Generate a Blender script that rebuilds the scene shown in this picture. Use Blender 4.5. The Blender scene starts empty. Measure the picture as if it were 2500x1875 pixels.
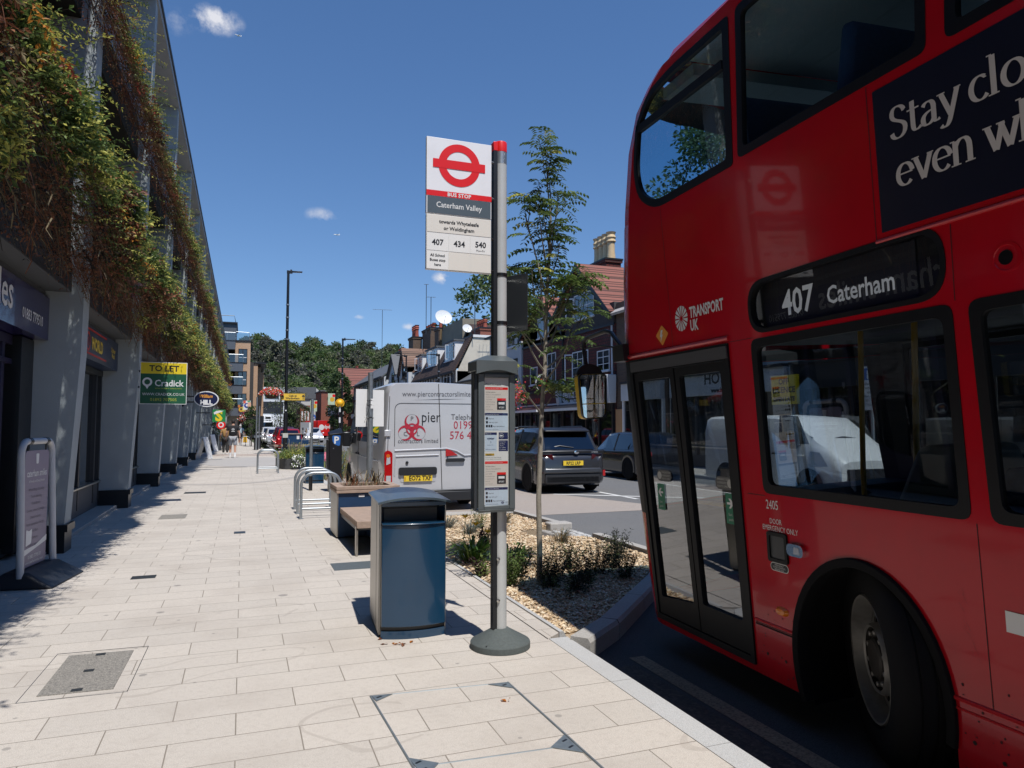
import bpy, bmesh, math, random
from math import sin, cos, pi, radians
from mathutils import Vector, Matrix, noise as mnoise
from mathutils.geometry import tessellate_polygon

random.seed(7)
SC = bpy.context.scene
COL = SC.collection

# ------------------------------------------------------------------ camera
CAM_H = 1.5
cd = bpy.data.cameras.new('camera'); cam = bpy.data.objects.new('camera', cd); COL.objects.link(cam)
cam.location = (0, 0, CAM_H)
cam.rotation_euler = (radians(90 + 3.4508), 0, radians(-20.757))
cd.sensor_fit = 'HORIZONTAL'; cd.sensor_width = 36.0; cd.lens = 36.0 * 1733.0 / 2500.0
cd.clip_start = 0.05; cd.clip_end = 20000
SC.camera = cam

# ------------------------------------------------------------------ light
SUN_DIR = Vector((-0.05, 0.45, -0.885)).normalized()      # direction the light travels
EL = math.asin(-SUN_DIR.z); AZ = math.atan2(-SUN_DIR.x, -SUN_DIR.y)   # compass angle of the sun from +Y
sl = bpy.data.lights.new('sun', 'SUN'); sun = bpy.data.objects.new('sun', sl); COL.objects.link(sun)
sl.energy = 4.3; sl.angle = radians(0.5); sl.color = (1.0, 0.965, 0.92)
sun.rotation_euler = SUN_DIR.to_track_quat('-Z', 'Y').to_euler(); sun.location = (5, -20, 40)

W = bpy.data.worlds.new('World'); SC.world = W; W.use_nodes = True
nt = W.node_tree; nt.nodes.clear()
sky = nt.nodes.new('ShaderNodeTexSky'); sky.sky_type = 'NISHITA'; sky.sun_disc = False
sky.sun_elevation = EL; sky.sun_rotation = AZ
sky.air_density = 1.0; sky.dust_density = 0.0; sky.ozone_density = 1.6; sky.altitude = 150
SKY_STRENGTH = 0.122
CLOUDS = [  # x, y in photo px as direction, radius, stretch, amount
]
def vm(op, a, b=None):
    n = nt.nodes.new('ShaderNodeVectorMath'); n.operation = op
    for i, v in enumerate((a, b)):
        if v is None: continue
        if isinstance(v, (tuple, list, Vector)): n.inputs[i].default_value = tuple(v)
        else: nt.links.new(v, n.inputs[i])
    return n
def mm(op, a, b=None, clamp=False):
    n = nt.nodes.new('ShaderNodeMath'); n.operation = op; n.use_clamp = clamp
    for i, v in enumerate((a, b)):
        if v is None: continue
        if isinstance(v, (int, float)): n.inputs[i].default_value = v
        else: nt.links.new(v, n.inputs[i])
    return n.outputs[0]
tc = nt.nodes.new('ShaderNodeTexCoord')
nz = nt.nodes.new('ShaderNodeTexNoise'); nz.inputs['Scale'].default_value = 52; nz.inputs['Detail'].default_value = 7; nz.inputs['Roughness'].default_value = 0.62
nt.links.new(tc.outputs['Generated'], nz.inputs['Vector'])
cov = None
for (az, el, ra, re, amt) in [(-2.6, 28.5, 2.0, 1.1, 1.0), (-5.3, 27.9, 1.3, 1.0, 0.22), (5.5, 16.3, 1.5, 0.65, 0.5), (15.1, 11.9, 0.95, 0.62, 1.0), (8.4, 8.65, 0.6, 0.24, 0.55), (12.4, 8.0, 0.6, 0.36, 0.7)]:
    c = Vector((sin(radians(az))*cos(radians(el)), cos(radians(az))*cos(radians(el)), sin(radians(el))))
    e = Vector((cos(radians(az)), -sin(radians(az)), 0)); u = e.cross(c)
    d = vm('SUBTRACT', tc.outputs['Generated'], c).outputs[0]
    a = mm('DIVIDE', vm('DOT_PRODUCT', d, e).outputs['Value'], radians(ra))
    b = mm('DIVIDE', vm('DOT_PRODUCT', d, u).outputs['Value'], radians(re))
    cc = mm('ADD', mm('DIVIDE', vm('DOT_PRODUCT', d, c).outputs['Value'], 0.5), 0.0)
    r2 = mm('ADD', mm('ADD', mm('MULTIPLY', a, a), mm('MULTIPLY', b, b)), mm('ABSOLUTE', cc))
    g = mm('SUBTRACT', 1.0, mm('SQRT', r2))
    v = mm('ADD', mm('MULTIPLY', g, 0.95), mm('MULTIPLY', mm('SUBTRACT', nz.outputs['Fac'], 0.5), 3.6))
    v = mm('MULTIPLY', mm('MULTIPLY', v, 0.95, True), mm('MULTIPLY', mm('MULTIPLY', g, 1.7, True), amt))
    cov = v if cov is None else mm('MAXIMUM', cov, v)
mix = nt.nodes.new('ShaderNodeMixRGB'); nt.links.new(cov, mix.inputs['Fac'])
hs = nt.nodes.new('ShaderNodeHueSaturation'); hs.inputs['Saturation'].default_value = 1.2; hs.inputs['Hue'].default_value = 0.505
up = vm('MULTIPLY', tc.outputs['Generated'], (1, 1, 0.94)).outputs[0]
up = vm('ADD', up, (0, 0, 0.075)).outputs[0]; up = vm('NORMALIZE', up).outputs[0]
nt.links.new(up, sky.inputs['Vector']); nt.links.new(sky.outputs[0], hs.inputs['Color'])
nt.links.new(hs.outputs[0], mix.inputs['Color1']); mix.inputs['Color2'].default_value = (5.6, 5.7, 6.2, 1)
bg = nt.nodes.new('ShaderNodeBackground'); bg.inputs['Strength'].default_value = SKY_STRENGTH
nt.links.new(mix.outputs[0], bg.inputs['Color'])
wo = nt.nodes.new('ShaderNodeOutputWorld'); nt.links.new(bg.outputs[0], wo.inputs['Surface'])

SC.render.engine = 'CYCLES'
SC.view_settings.view_transform = 'Standard'; SC.view_settings.look = 'None'
SC.view_settings.exposure = 0.15; SC.view_settings.gamma = 1.0
SC.cycles.max_bounces = 8; SC.cycles.transparent_max_bounces = 24; SC.cycles.caustics_reflective = False; SC.cycles.caustics_refractive = False

# ------------------------------------------------------------------ materials
MATS = {}
def _new(name):
    m = bpy.data.materials.new(name); m.use_nodes = True; n = m.node_tree; n.nodes.clear()
    out = n.nodes.new('ShaderNodeOutputMaterial'); return m, n, out
class NT:
    def __init__(s, n): s.n = n
    def node(s, t, **kw):
        x = s.n.nodes.new(t)
        for k, v in kw.items():
            if k.startswith('_'): setattr(x, k[1:], v)
            else:
                k2 = k.replace('__', ' ')
                if hasattr(v, 'links') or isinstance(v, bpy.types.NodeSocket): s.n.links.new(v, x.inputs[k2])
                else: x.inputs[k2].default_value = v
        return x
    def math(s, op, a, b=0.0, clamp=False):
        x = s.n.nodes.new('ShaderNodeMath'); x.operation = op; x.use_clamp = clamp
        for i, v in enumerate((a, b)):
            if isinstance(v, (int, float)): x.inputs[i].default_value = v
            else: s.n.links.new(v, x.inputs[i])
        return x.outputs[0]
    def mix(s, fac, a, b, blend='MIX'):
        x = s.n.nodes.new('ShaderNodeMixRGB'); x.blend_type = blend
        for i, v in enumerate((fac, a, b)):
            if isinstance(v, (int, float)): x.inputs[i].default_value = v
            elif isinstance(v, tuple): x.inputs[i].default_value = v if len(v) == 4 else (*v, 1)
            else: s.n.links.new(v, x.inputs[i])
        return x.outputs[0]
    def ramp(s, fac, stops):
        x = s.n.nodes.new('ShaderNodeValToRGB'); s.n.links.new(fac, x.inputs[0])
        e = x.color_ramp.elements
        while len(e) < len(stops): e.new(0.5)
        for i, (p, c) in enumerate(stops):
            e[i].position = p; e[i].color = c if len(c) == 4 else (*c, 1)
        return x.outputs[0]
    def noise(s, vec, scale, detail=4, rough=0.55):
        return s.node('ShaderNodeTexNoise', Vector=vec, Scale=scale, Detail=detail, Roughness=rough).outputs['Fac']

def mat(name, col, rough=0.6, metal=0.0, var=0.12, scale=9.0, bump=0.0, bscale=60.0, coat=0.0, spec=0.5, sheen=None, emit=0.0, dirt=None, dscale=2.2, back=None, trans=0.0):
    if name in MATS: return MATS[name]
    m, n, out = _new(name); T = NT(n)
    co = T.node('ShaderNodeTexCoord').outputs['Object']
    p = n.nodes.new('ShaderNodeBsdfPrincipled')
    nf = T.noise(co, scale, 5)
    f = T.math('MULTIPLY', T.math('SUBTRACT', nf, 0.5), var * 2)
    f = T.math('ADD', f, 1.0)
    c = T.mix(1.0, (*col, 1), T.node('ShaderNodeCombineColor', Red=f, Green=f, Blue=f).outputs[0], 'MULTIPLY')
    if dirt:
        dn = T.noise(co, dscale, 7, 0.65)
        c = T.mix(T.math('MULTIPLY', T.math('SUBTRACT', dn, 0.48), 4.0 * dirt[3], True), c, (*dirt[:3], 1))
    n.links.new(c, p.inputs['Base Color'])
    p.inputs['Roughness'].default_value = rough; p.inputs['Metallic'].default_value = metal
    if rough > 0.12:
        rr = T.math('ADD', T.math('MULTIPLY', T.math('SUBTRACT', nf, 0.5), 0.25 * min(rough, 0.6)), rough, True); n.links.new(rr, p.inputs['Roughness'])
    p.inputs['Specular IOR Level'].default_value = spec
    p.inputs['Coat Weight'].default_value = coat; p.inputs['Coat Roughness'].default_value = 0.05
    if trans: p.inputs['Transmission Weight'].default_value = trans
    if emit:
        p.inputs['Emission Color'].default_value = (*col, 1); p.inputs['Emission Strength'].default_value = emit
    if bump:
        b = T.node('ShaderNodeBump', Strength=bump, Distance=0.01, Height=T.noise(co, bscale, 4)); n.links.new(b.outputs[0], p.inputs['Normal'])
    n.links.new(p.outputs[0], out.inputs[0]); MATS[name] = m; return m

def leaf_mat(name, col, col2=None, rough=0.5, translu=0.35):
    if name in MATS: return MATS[name]
    m, n, out = _new(name); T = NT(n)
    co = T.node('ShaderNodeTexCoord').outputs['Object']
    c = T.mix(T.math('MULTIPLY', T.math('SUBTRACT', T.noise(co, 3.1, 3), 0.3), 2.2, True), (*col, 1), (*(col2 or tuple(x * 1.6 for x in col)), 1))
    c = T.mix(T.math('MULTIPLY', T.math('SUBTRACT', T.noise(co, 41, 2), 0.45), 1.6, True), c, tuple(x * 0.6 for x in col) + (1,))
    d = T.node('ShaderNodeBsdfPrincipled', Roughness=rough); n.links.new(c, d.inputs['Base Color'])
    d.inputs['Specular IOR Level'].default_value = 0.35
    t = T.node('ShaderNodeBsdfTranslucent'); n.links.new(c, t.inputs['Color'])
    x = T.node('ShaderNodeMixShader', Fac=translu); n.links.new(d.outputs[0], x.inputs[1]); n.links.new(t.outputs[0], x.inputs[2])
    n.links.new(x.outputs[0], out.inputs[0]); MATS[name] = m; return m

def glass_mat(name, tint=(0.45, 0.5, 0.52), rough=0.0, refl=1.0, wav=0.0, ior=1.5):
    if name in MATS: return MATS[name]
    m, n, out = _new(name); T = NT(n)
    t = T.node('ShaderNodeBsdfTransparent', Color=(*tint, 1))
    g = T.node('ShaderNodeBsdfGlossy', Color=(0.95, 0.97, 1, 1), Roughness=rough)
    lw = T.node('ShaderNodeLayerWeight', Blend=0.5)
    frv = T.math('ADD', 0.075, T.math('MULTIPLY', T.math('POWER', lw.outputs['Facing'], 5.0), 0.925))
    if wav:
        co = T.node('ShaderNodeTexCoord').outputs['Object']
        b = T.node('ShaderNodeBump', Strength=wav, Distance=0.05, Height=T.noise(co, 1.3, 1))
        n.links.new(b.outputs[0], g.inputs['Normal']); 
    x = T.node('ShaderNodeMixShader', Fac=T.math('MULTIPLY', frv, refl, True)); n.links.new(t.outputs[0], x.inputs[1]); n.links.new(g.outputs[0], x.inputs[2])
    n.links.new(x.outputs[0], out.inputs[0]); MATS[name] = m; return m

def brick_mat(name, c1, c2, mortar, bw=0.225, rh=0.075, ms=0.01, axis='XZ', rough=0.85, bump=0.4, stain=(0.1, 0.09, 0.08), stainamt=0.4, off=0.5, bias=0.0, mixn=0.3):
    """bricks / tiles laid in the object's own coordinates; axis = the two axes of the wall"""
    if name in MATS: return MATS[name]
    m, n, out = _new(name); T = NT(n)
    co = T.node('ShaderNodeTexCoord').outputs['Object']
    sp = T.node('ShaderNodeSeparateXYZ', Vector=co)
    if axis == 'WALL':   # vertical walls at any angle: run along x+y, up z
        h = T.math('ADD', sp.outputs[0], sp.outputs[1]); v = sp.outputs[2]
    else:
        h = sp.outputs['XYZ'.index(axis[0])]; v = sp.outputs['XYZ'.index(axis[1])]
    vec = T.node('ShaderNodeCombineXYZ', X=h, Y=v, Z=0.0).outputs[0]
    b = T.node('ShaderNodeTexBrick', Vector=vec, Color1=(*c1, 1), Color2=(*c2, 1), Mortar=(*mortar, 1), Scale=1.0)
    b.inputs['Mortar Size'].default_value = ms; b.inputs['Brick Width'].default_value = bw; b.inputs['Row Height'].default_value = rh
    b.inputs['Bias'].default_value = bias; b.offset = off
    c = T.mix(T.math('MULTIPLY', T.noise(co, 26, 4), mixn), b.outputs['Color'], tuple(x * 0.55 for x in c1) + (1,))
    c = T.mix(T.math('MULTIPLY', T.math('SUBTRACT', T.noise(co, 0.9, 7, 0.65), 0.5), 3 * stainamt, True), c, (*stain, 1))
    p = n.nodes.new('ShaderNodeBsdfPrincipled'); n.links.new(c, p.inputs['Base Color']); p.inputs['Roughness'].default_value = rough
    bp = T.node('ShaderNodeBump', Strength=bump, Distance=0.012, Height=T.math('SUBTRACT', 1.0, b.outputs['Fac']))
    n.links.new(bp.outputs[0], p.inputs['Normal']); n.links.new(p.outputs[0], out.inputs[0]); MATS[name] = m; return m

# ------------------------------------------------------------------ mesh builder
MW = {}
def wm(o): return MW.get(o.name, Matrix.Identity(4))
_tc = {}
def text_geo(s, size, bold=0.0, align='LEFT', space=1.0, res=2, shear=0.0):
    key = (s, size, bold, align, space, res, shear)
    if key in _tc: return _tc[key]
    cu = bpy.data.curves.new('t', 'FONT'); cu.body = s; cu.size = size; cu.align_x = align; cu.offset = bold; cu.space_character = space; cu.resolution_u = res; cu.shear = shear
    o = bpy.data.objects.new('t', cu); me = bpy.data.meshes.new_from_object(o)
    g = ([v.co.copy() for v in me.vertices], [tuple(p.vertices) for p in me.polygons])
    bpy.data.objects.remove(o); bpy.data.curves.remove(cu); bpy.data.meshes.remove(me)
    _tc[key] = g; return g

def arcpts(cx, cy, r, a0, a1, n=8, ry=None):
    ry = r if ry is None else ry
    return [(cx + r * cos(a0 + (a1 - a0) * i / n), cy + ry * sin(a0 + (a1 - a0) * i / n)) for i in range(n + 1)]
def rrect(x0, y0, x1, y1, r, n=5):
    r = min(r, (x1 - x0) / 2 - 1e-4, (y1 - y0) / 2 - 1e-4)
    return arcpts(x1 - r, y1 - r, r, 0, pi / 2, n) + arcpts(x0 + r, y1 - r, r, pi / 2, pi, n) + arcpts(x0 + r, y0 + r, r, pi, 1.5 * pi, n) + arcpts(x1 - r, y0 + r, r, 1.5 * pi, 2 * pi, n)
def circle(cx, cy, r, n=28, ry=None): return arcpts(cx, cy, r, 0, 2 * pi * (n - 1) / n, n - 1, ry)
def round_poly(pts, r, n=4):
    out = []; k = len(pts)
    for i in range(k):
        p = Vector(pts[i]); a = Vector(pts[i - 1]); b = Vector(pts[(i + 1) % k])
        ri = r[i] if isinstance(r, (list, tuple)) else r
        da = (a - p); db = (b - p); t = min(ri, da.length * .48, db.length * .48)
        s0 = p + da.normalized() * t; s1 = p + db.normalized() * t
        for j in range(n + 1):
            u = j / n; q = s0 * (1 - u) ** 2 + p * 2 * u * (1 - u) + s1 * u * u; out.append((q.x, q.y))
    return out

class MB:
    def __init__(s): s.v = []; s.f = []; s.m = []; s.mats = []
    def mi(s, m):
        if m not in s.mats: s.mats.append(m)
        return s.mats.index(m)
    def add(s, vs, fs, m, M=None):
        k = len(s.v)
        s.v += [tuple(M @ Vector(v)) if M is not None else tuple(v) for v in vs]
        i = s.mi(m)
        for f in fs: s.f.append(tuple(a + k for a in f)); s.m.append(i)
        return s
    def box(s, x0, x1, y0, y1, z0, z1, m, M=None):
        if x0 > x1: x0, x1 = x1, x0
        if y0 > y1: y0, y1 = y1, y0
        if z0 > z1: z0, z1 = z1, z0
        vs = [(x, y, z) for z in (z0, z1) for y in (y0, y1) for x in (x0, x1)]
        return s.add(vs, [(0, 2, 3, 1), (4, 5, 7, 6), (0, 1, 5, 4), (2, 6, 7, 3), (0, 4, 6, 2), (1, 3, 7, 5)], m, M)
    def hexa(s, b, t, m):  # 4 bottom pts, 4 top pts (ccw from above)
        return s.add(list(b) + list(t), [(3, 2, 1, 0), (4, 5, 6, 7), (0, 1, 5, 4), (1, 2, 6, 5), (2, 3, 7, 6), (3, 0, 4, 7)], m)
    def quad(s, pts, m, M=None): return s.add(pts, [tuple(range(len(pts)))], m, M)
    def tube(s, pts, r, m, n=10, caps=True, M=None):
        pts = [Vector(p) for p in pts]; k = len(pts); vs = []; fs = []
        rs = r if isinstance(r, (list, tuple)) else [r] * k
        T = []
        for i in range(k):
            t = (pts[min(i + 1, k - 1)] - pts[max(i - 1, 0)])
            T.append(t.normalized() if t.length > 1e-9 else Vector((0, 0, 1)))
        up = Vector((0, 0, 1)) if abs(T[0].z) < .9 else Vector((1, 0, 0))
        a = T[0].cross(up).normalized()
        for i in range(k):
            a = (a - T[i] * a.dot(T[i])).normalized(); b = T[i].cross(a)
            for j in range(n):
                an = 2 * pi * j / n; vs.append(pts[i] + (a * cos(an) + b * sin(an)) * rs[i])
        for i in range(k - 1):
            for j in range(n):
                j2 = (j + 1) % n; fs.append((i * n + j, i * n + j2, (i + 1) * n + j2, (i + 1) * n + j))
        if caps: fs.append(tuple(range(n - 1, -1, -1))); fs.append(tuple((k - 1) * n + j for j in range(n)))
        return s.add(vs, fs, m, M)
    def lathe(s, prof, m, n=24, c=(0, 0, 0), axis='Z', M=None, sx=1.0, sy=1.0, caps=True):
        vs = []; fs = []; k = len(prof)
        for (r, z) in prof:
            for j in range(n):
                a = 2 * pi * j / n; x, y = r * cos(a) * sx, r * sin(a) * sy
                v = (x, y, z) if axis == 'Z' else ((z, x, y) if axis == 'X' else (y, z, x))
                vs.append((v[0] + c[0], v[1] + c[1], v[2] + c[2]))
        for i in range(k - 1):
            for j in range(n):
                j2 = (j + 1) % n; fs.append((i * n + j, i * n + j2, (i + 1) * n + j2, (i + 1) * n + j))
        if caps and prof[0][0] > 1e-6: fs.append(tuple(range(n - 1, -1, -1)))
        if caps and prof[-1][0] > 1e-6: fs.append(tuple((k - 1) * n + j for j in range(n)))
        return s.add(vs, fs, m, M)
    def plate(s, outer, holes, d0, d1, m, fr, sides=True, mside=None):
        """2-D outline with holes, from depth d0 (front) to d1 (back); fr(a,b,d) -> xyz"""
        polys = [outer] + list(holes)
        flat = [p for q in polys for p in q]
        tris = tessellate_polygon([[Vector((p[0], p[1], 0)) for p in q] for q in polys])
        nn = len(flat)
        vs = [fr(p[0], p[1], d0) for p in flat]
        fs = [tuple(t) for t in tris]
        # orient
        if fs:
            def area(t):
                a, b, c = (flat[i] for i in t); return (b[0]-a[0])*(c[1]-a[1])-(b[1]-a[1])*(c[0]-a[0])
            fs = [t if area(t) > 0 else (t[0], t[2], t[1]) for t in fs]
        if d1 is None or abs(d1 - d0) < 1e-9:
            return s.add(vs, fs, m)
        vs2 = [fr(p[0], p[1], d1) for p in flat]
        s.add(vs, fs, m); s.add(vs2, [(t[0], t[2], t[1]) for t in fs], mside or m)
        if sides:
            k = 0
            for q in polys:
                L = len(q); sv = [vs[k + i] for i in range(L)] + [vs2[k + i] for i in range(L)]
                s.add(sv, [(i, i + L, (i + 1) % L + L, (i + 1) % L) for i in range(L)], mside or m); k += L
        return s
    def text(s, t, size, m, fr, at=(0, 0), d=0.0, bold=0.0, align='LEFT', sx=1.0, rot=0.0, space=1.0, res=2, shear=0.0):
        vs, fs = text_geo(t, size, bold, align, space, res, shear)
        c, sn = cos(rot), sin(rot)
        out = []
        for v in vs:
            x, y = v.x * sx, v.y
            out.append(fr(at[0] + x * c - y * sn, at[1] + x * sn + y * c, d))
        return s.add(out, fs, m)
    def loft(s, rings, m, closed=True, caps=(False, False)):
        n = len(rings[0]); vs = [p for r in rings for p in r]; fs = []
        for i in range(len(rings) - 1):
            for j in range(n if closed else n - 1):
                j2 = (j + 1) % n; fs.append((i * n + j, i * n + j2, (i + 1) * n + j2, (i + 1) * n + j))
        if caps[0]: fs.append(tuple(range(n - 1, -1, -1)))
        if caps[1]: fs.append(tuple((len(rings) - 1) * n + j for j in range(n)))
        return s.add(vs, fs, m)
    def build(s, name, parent=None, world=False, smooth=35, bevel=0.0, loc=None, label=None, cat=None, group=None, kind=None, bseg=2, subsurf=0):
        me = bpy.data.meshes.new(name)
        v = s.v
        if world and parent is not None:
            I = wm(parent).inverted(); v = [tuple(I @ Vector(p)) for p in v]
        elif loc is not None and world:
            L = Vector(loc); v = [tuple(Vector(p) - L) for p in v]
        me.from_pydata(v, [], s.f); 
        for m in s.mats: me.materials.append(m)
        me.polygons.foreach_set('material_index', s.m)
        if smooth:
            me.polygons.foreach_set('use_smooth', [True] * len(s.f)); me.set_sharp_from_angle(angle=radians(smooth))
        me.update()
        o = bpy.data.objects.new(name, me); COL.objects.link(o)
        if parent is not None: o.parent = parent
        if loc is not None: o.location = loc
        if bevel:
            b = o.modifiers.new('bevel', 'BEVEL'); b.width = bevel; b.segments = bseg; b.limit_method = 'ANGLE'; b.angle_limit = radians(40); b.harden_normals = False
        if subsurf:
            b = o.modifiers.new('sub', 'SUBSURF'); b.levels = subsurf; b.render_levels = subsurf
        tag(o, label, cat, group, kind); 
        if parent is None and loc is not None: MW[o.name] = Matrix.Translation(Vector(loc))
        return o
def tag(o, label=None, cat=None, group=None, kind=None):
    if label: o['label'] = label
    if cat: o['category'] = cat
    if group: o['group'] = group
    if kind: o['kind'] = kind
    return o
def thing(name, label, cat, loc=(0, 0, 0), rz=0.0, group=None, M=None):
    o = bpy.data.objects.new(name, None); COL.objects.link(o); o.empty_display_size = 0.2
    if M is None: M = Matrix.Translation(Vector(loc)) @ Matrix.Rotation(rz, 4, 'Z')
    o.matrix_world = M; MW[o.name] = M.copy()
    return tag(o, label, cat, group)
def dup(root, loc, rz=0.0, label=None, group=None):
    r = root.copy(); COL.objects.link(r)
    M = Matrix.Translation(Vector(loc)) @ Matrix.Rotation(rz, 4, 'Z'); r.matrix_world = M; MW[r.name] = M
    if label: r['label'] = label
    if group: r['group'] = group
    for ch in list(root.children):
        c = ch.copy(); COL.objects.link(c); c.parent = r
        for g in list(ch.children):
            d = g.copy(); COL.objects.link(d); d.parent = c
    return r
# frames: map (a, b, depth) to xyz; depth grows away from the viewer side
def FY(y0, x0=0.0, z0=0.0):            # faces -Y (towards the camera): a = +x, b = z
    return lambda a, b, d: (x0 + a, y0 + d, z0 + b)
def FX(x0, y0=0.0, z0=0.0):            # faces +X: a = +y ... reading direction +y
    return lambda a, b, d: (x0 - d, y0 + a, z0 + b)
def FXm(x0, y0=0.0, z0=0.0):           # faces -X: reading direction -y
    return lambda a, b, d: (x0 + d, y0 - a, z0 + b)
def FZ(z0): return lambda a, b, d: (a, b, z0 - d)

# common paints
BLACK = mat('black_paint', (0.012, 0.012, 0.014), 0.35)
RUBBER = mat('rubber', (0.006, 0.006, 0.007), 0.85, var=0.3, spec=0.2)
WHITE = mat('white_paint', (0.78, 0.78, 0.77), 0.4, var=0.04)
GALV = mat('galvanised_steel', (0.36, 0.39, 0.41), 0.42, 0.75, var=0.25, scale=22)
STEEL = mat('brushed_steel', (0.55, 0.54, 0.5), 0.3, 0.95, var=0.14, scale=6)
DARKMETAL = mat('dark_grey_metal', (0.05, 0.056, 0.062), 0.4, 0.3)
WTEXT = mat('white_lettering', (0.75, 0.75, 0.74), 0.5, var=0.02)
KTEXT = mat('black_lettering', (0.015, 0.015, 0.018), 0.5, var=0.02)
# ------------------------------------------------------------------ ground, road, pavement
ROAD = -0.12
def grain_mat(name, base, dark, light, scale=220, rough=0.9, patch=(0.5, 0.5, 0.5), patchamt=0.2, cracks=False):
    m, n, out = _new(name); T = NT(n)
    co = T.node('ShaderNodeNewGeometry').outputs['Position']
    g = T.noise(co, scale, 3, 0.7)
    c = T.ramp(g, [(0.3, dark), (0.5, base), (0.72, light)])
    big = T.noise(co, 0.6, 6, 0.6)
    c = T.mix(T.math('MULTIPLY', T.math('SUBTRACT', big, 0.45), 4 * patchamt, True), c, (*patch, 1))
    sp = T.noise(co, 3.7, 6, 0.7)
    c = T.mix(T.math('MULTIPLY', T.math('SUBTRACT', sp, 0.6), 2.5, True), c, tuple(x * 0.7 for x in base) + (1,))
    p = n.nodes.new('ShaderNodeBsdfPrincipled'); n.links.new(c, p.inputs['Base Color']); p.inputs['Roughness'].default_value = rough
    b = T.node('ShaderNodeBump', Strength=0.5, Distance=0.006, Height=g); n.links.new(b.outputs[0], p.inputs['Normal'])
    n.links.new(p.outputs[0], out.inputs[0]); MATS[name] = m; return m
ASPHALT = grain_mat('asphalt', (0.135, 0.135, 0.135), (0.07, 0.07, 0.072), (0.24, 0.24, 0.235), 160, patch=(0.17, 0.165, 0.155), patchamt=0.4)
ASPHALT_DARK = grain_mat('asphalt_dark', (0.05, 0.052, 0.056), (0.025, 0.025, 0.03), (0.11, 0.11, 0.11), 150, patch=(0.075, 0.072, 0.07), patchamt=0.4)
ASPHALT_TAN = grain_mat('asphalt_tan', (0.34, 0.29, 0.25), (0.2, 0.17, 0.15), (0.5, 0.45, 0.4), 150, patch=(0.3, 0.27, 0.25), patchamt=0.4)
ROADPAINT = grain_mat('road_paint', (0.62, 0.62, 0.6), (0.45, 0.45, 0.44), (0.75, 0.75, 0.73), 90, patch=(0.4, 0.4, 0.39), patchamt=0.5)
OLDPAINT = grain_mat('worn_yellow_paint', (0.30, 0.22, 0.14), (0.1, 0.08, 0.06), (0.42, 0.33, 0.22), 60, patch=(0.1, 0.09, 0.08), patchamt=0.6)
KERBSTONE = grain_mat('kerb_granite', (0.47, 0.47, 0.46), (0.34, 0.34, 0.34), (0.58, 0.58, 0.57), 190, patch=(0.38, 0.37, 0.36), patchamt=0.4)
CONCRETE = grain_mat('concrete', (0.4, 0.38, 0.35), (0.28, 0.27, 0.25), (0.5, 0.48, 0.45), 120, patch=(0.3, 0.28, 0.26), patchamt=0.5)
GRASSLAND = grain_mat('grassland', (0.06, 0.075, 0.03), (0.03, 0.04, 0.015), (0.1, 0.11, 0.05), 3, patch=(0.05, 0.06, 0.03), patchamt=0.4)

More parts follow.
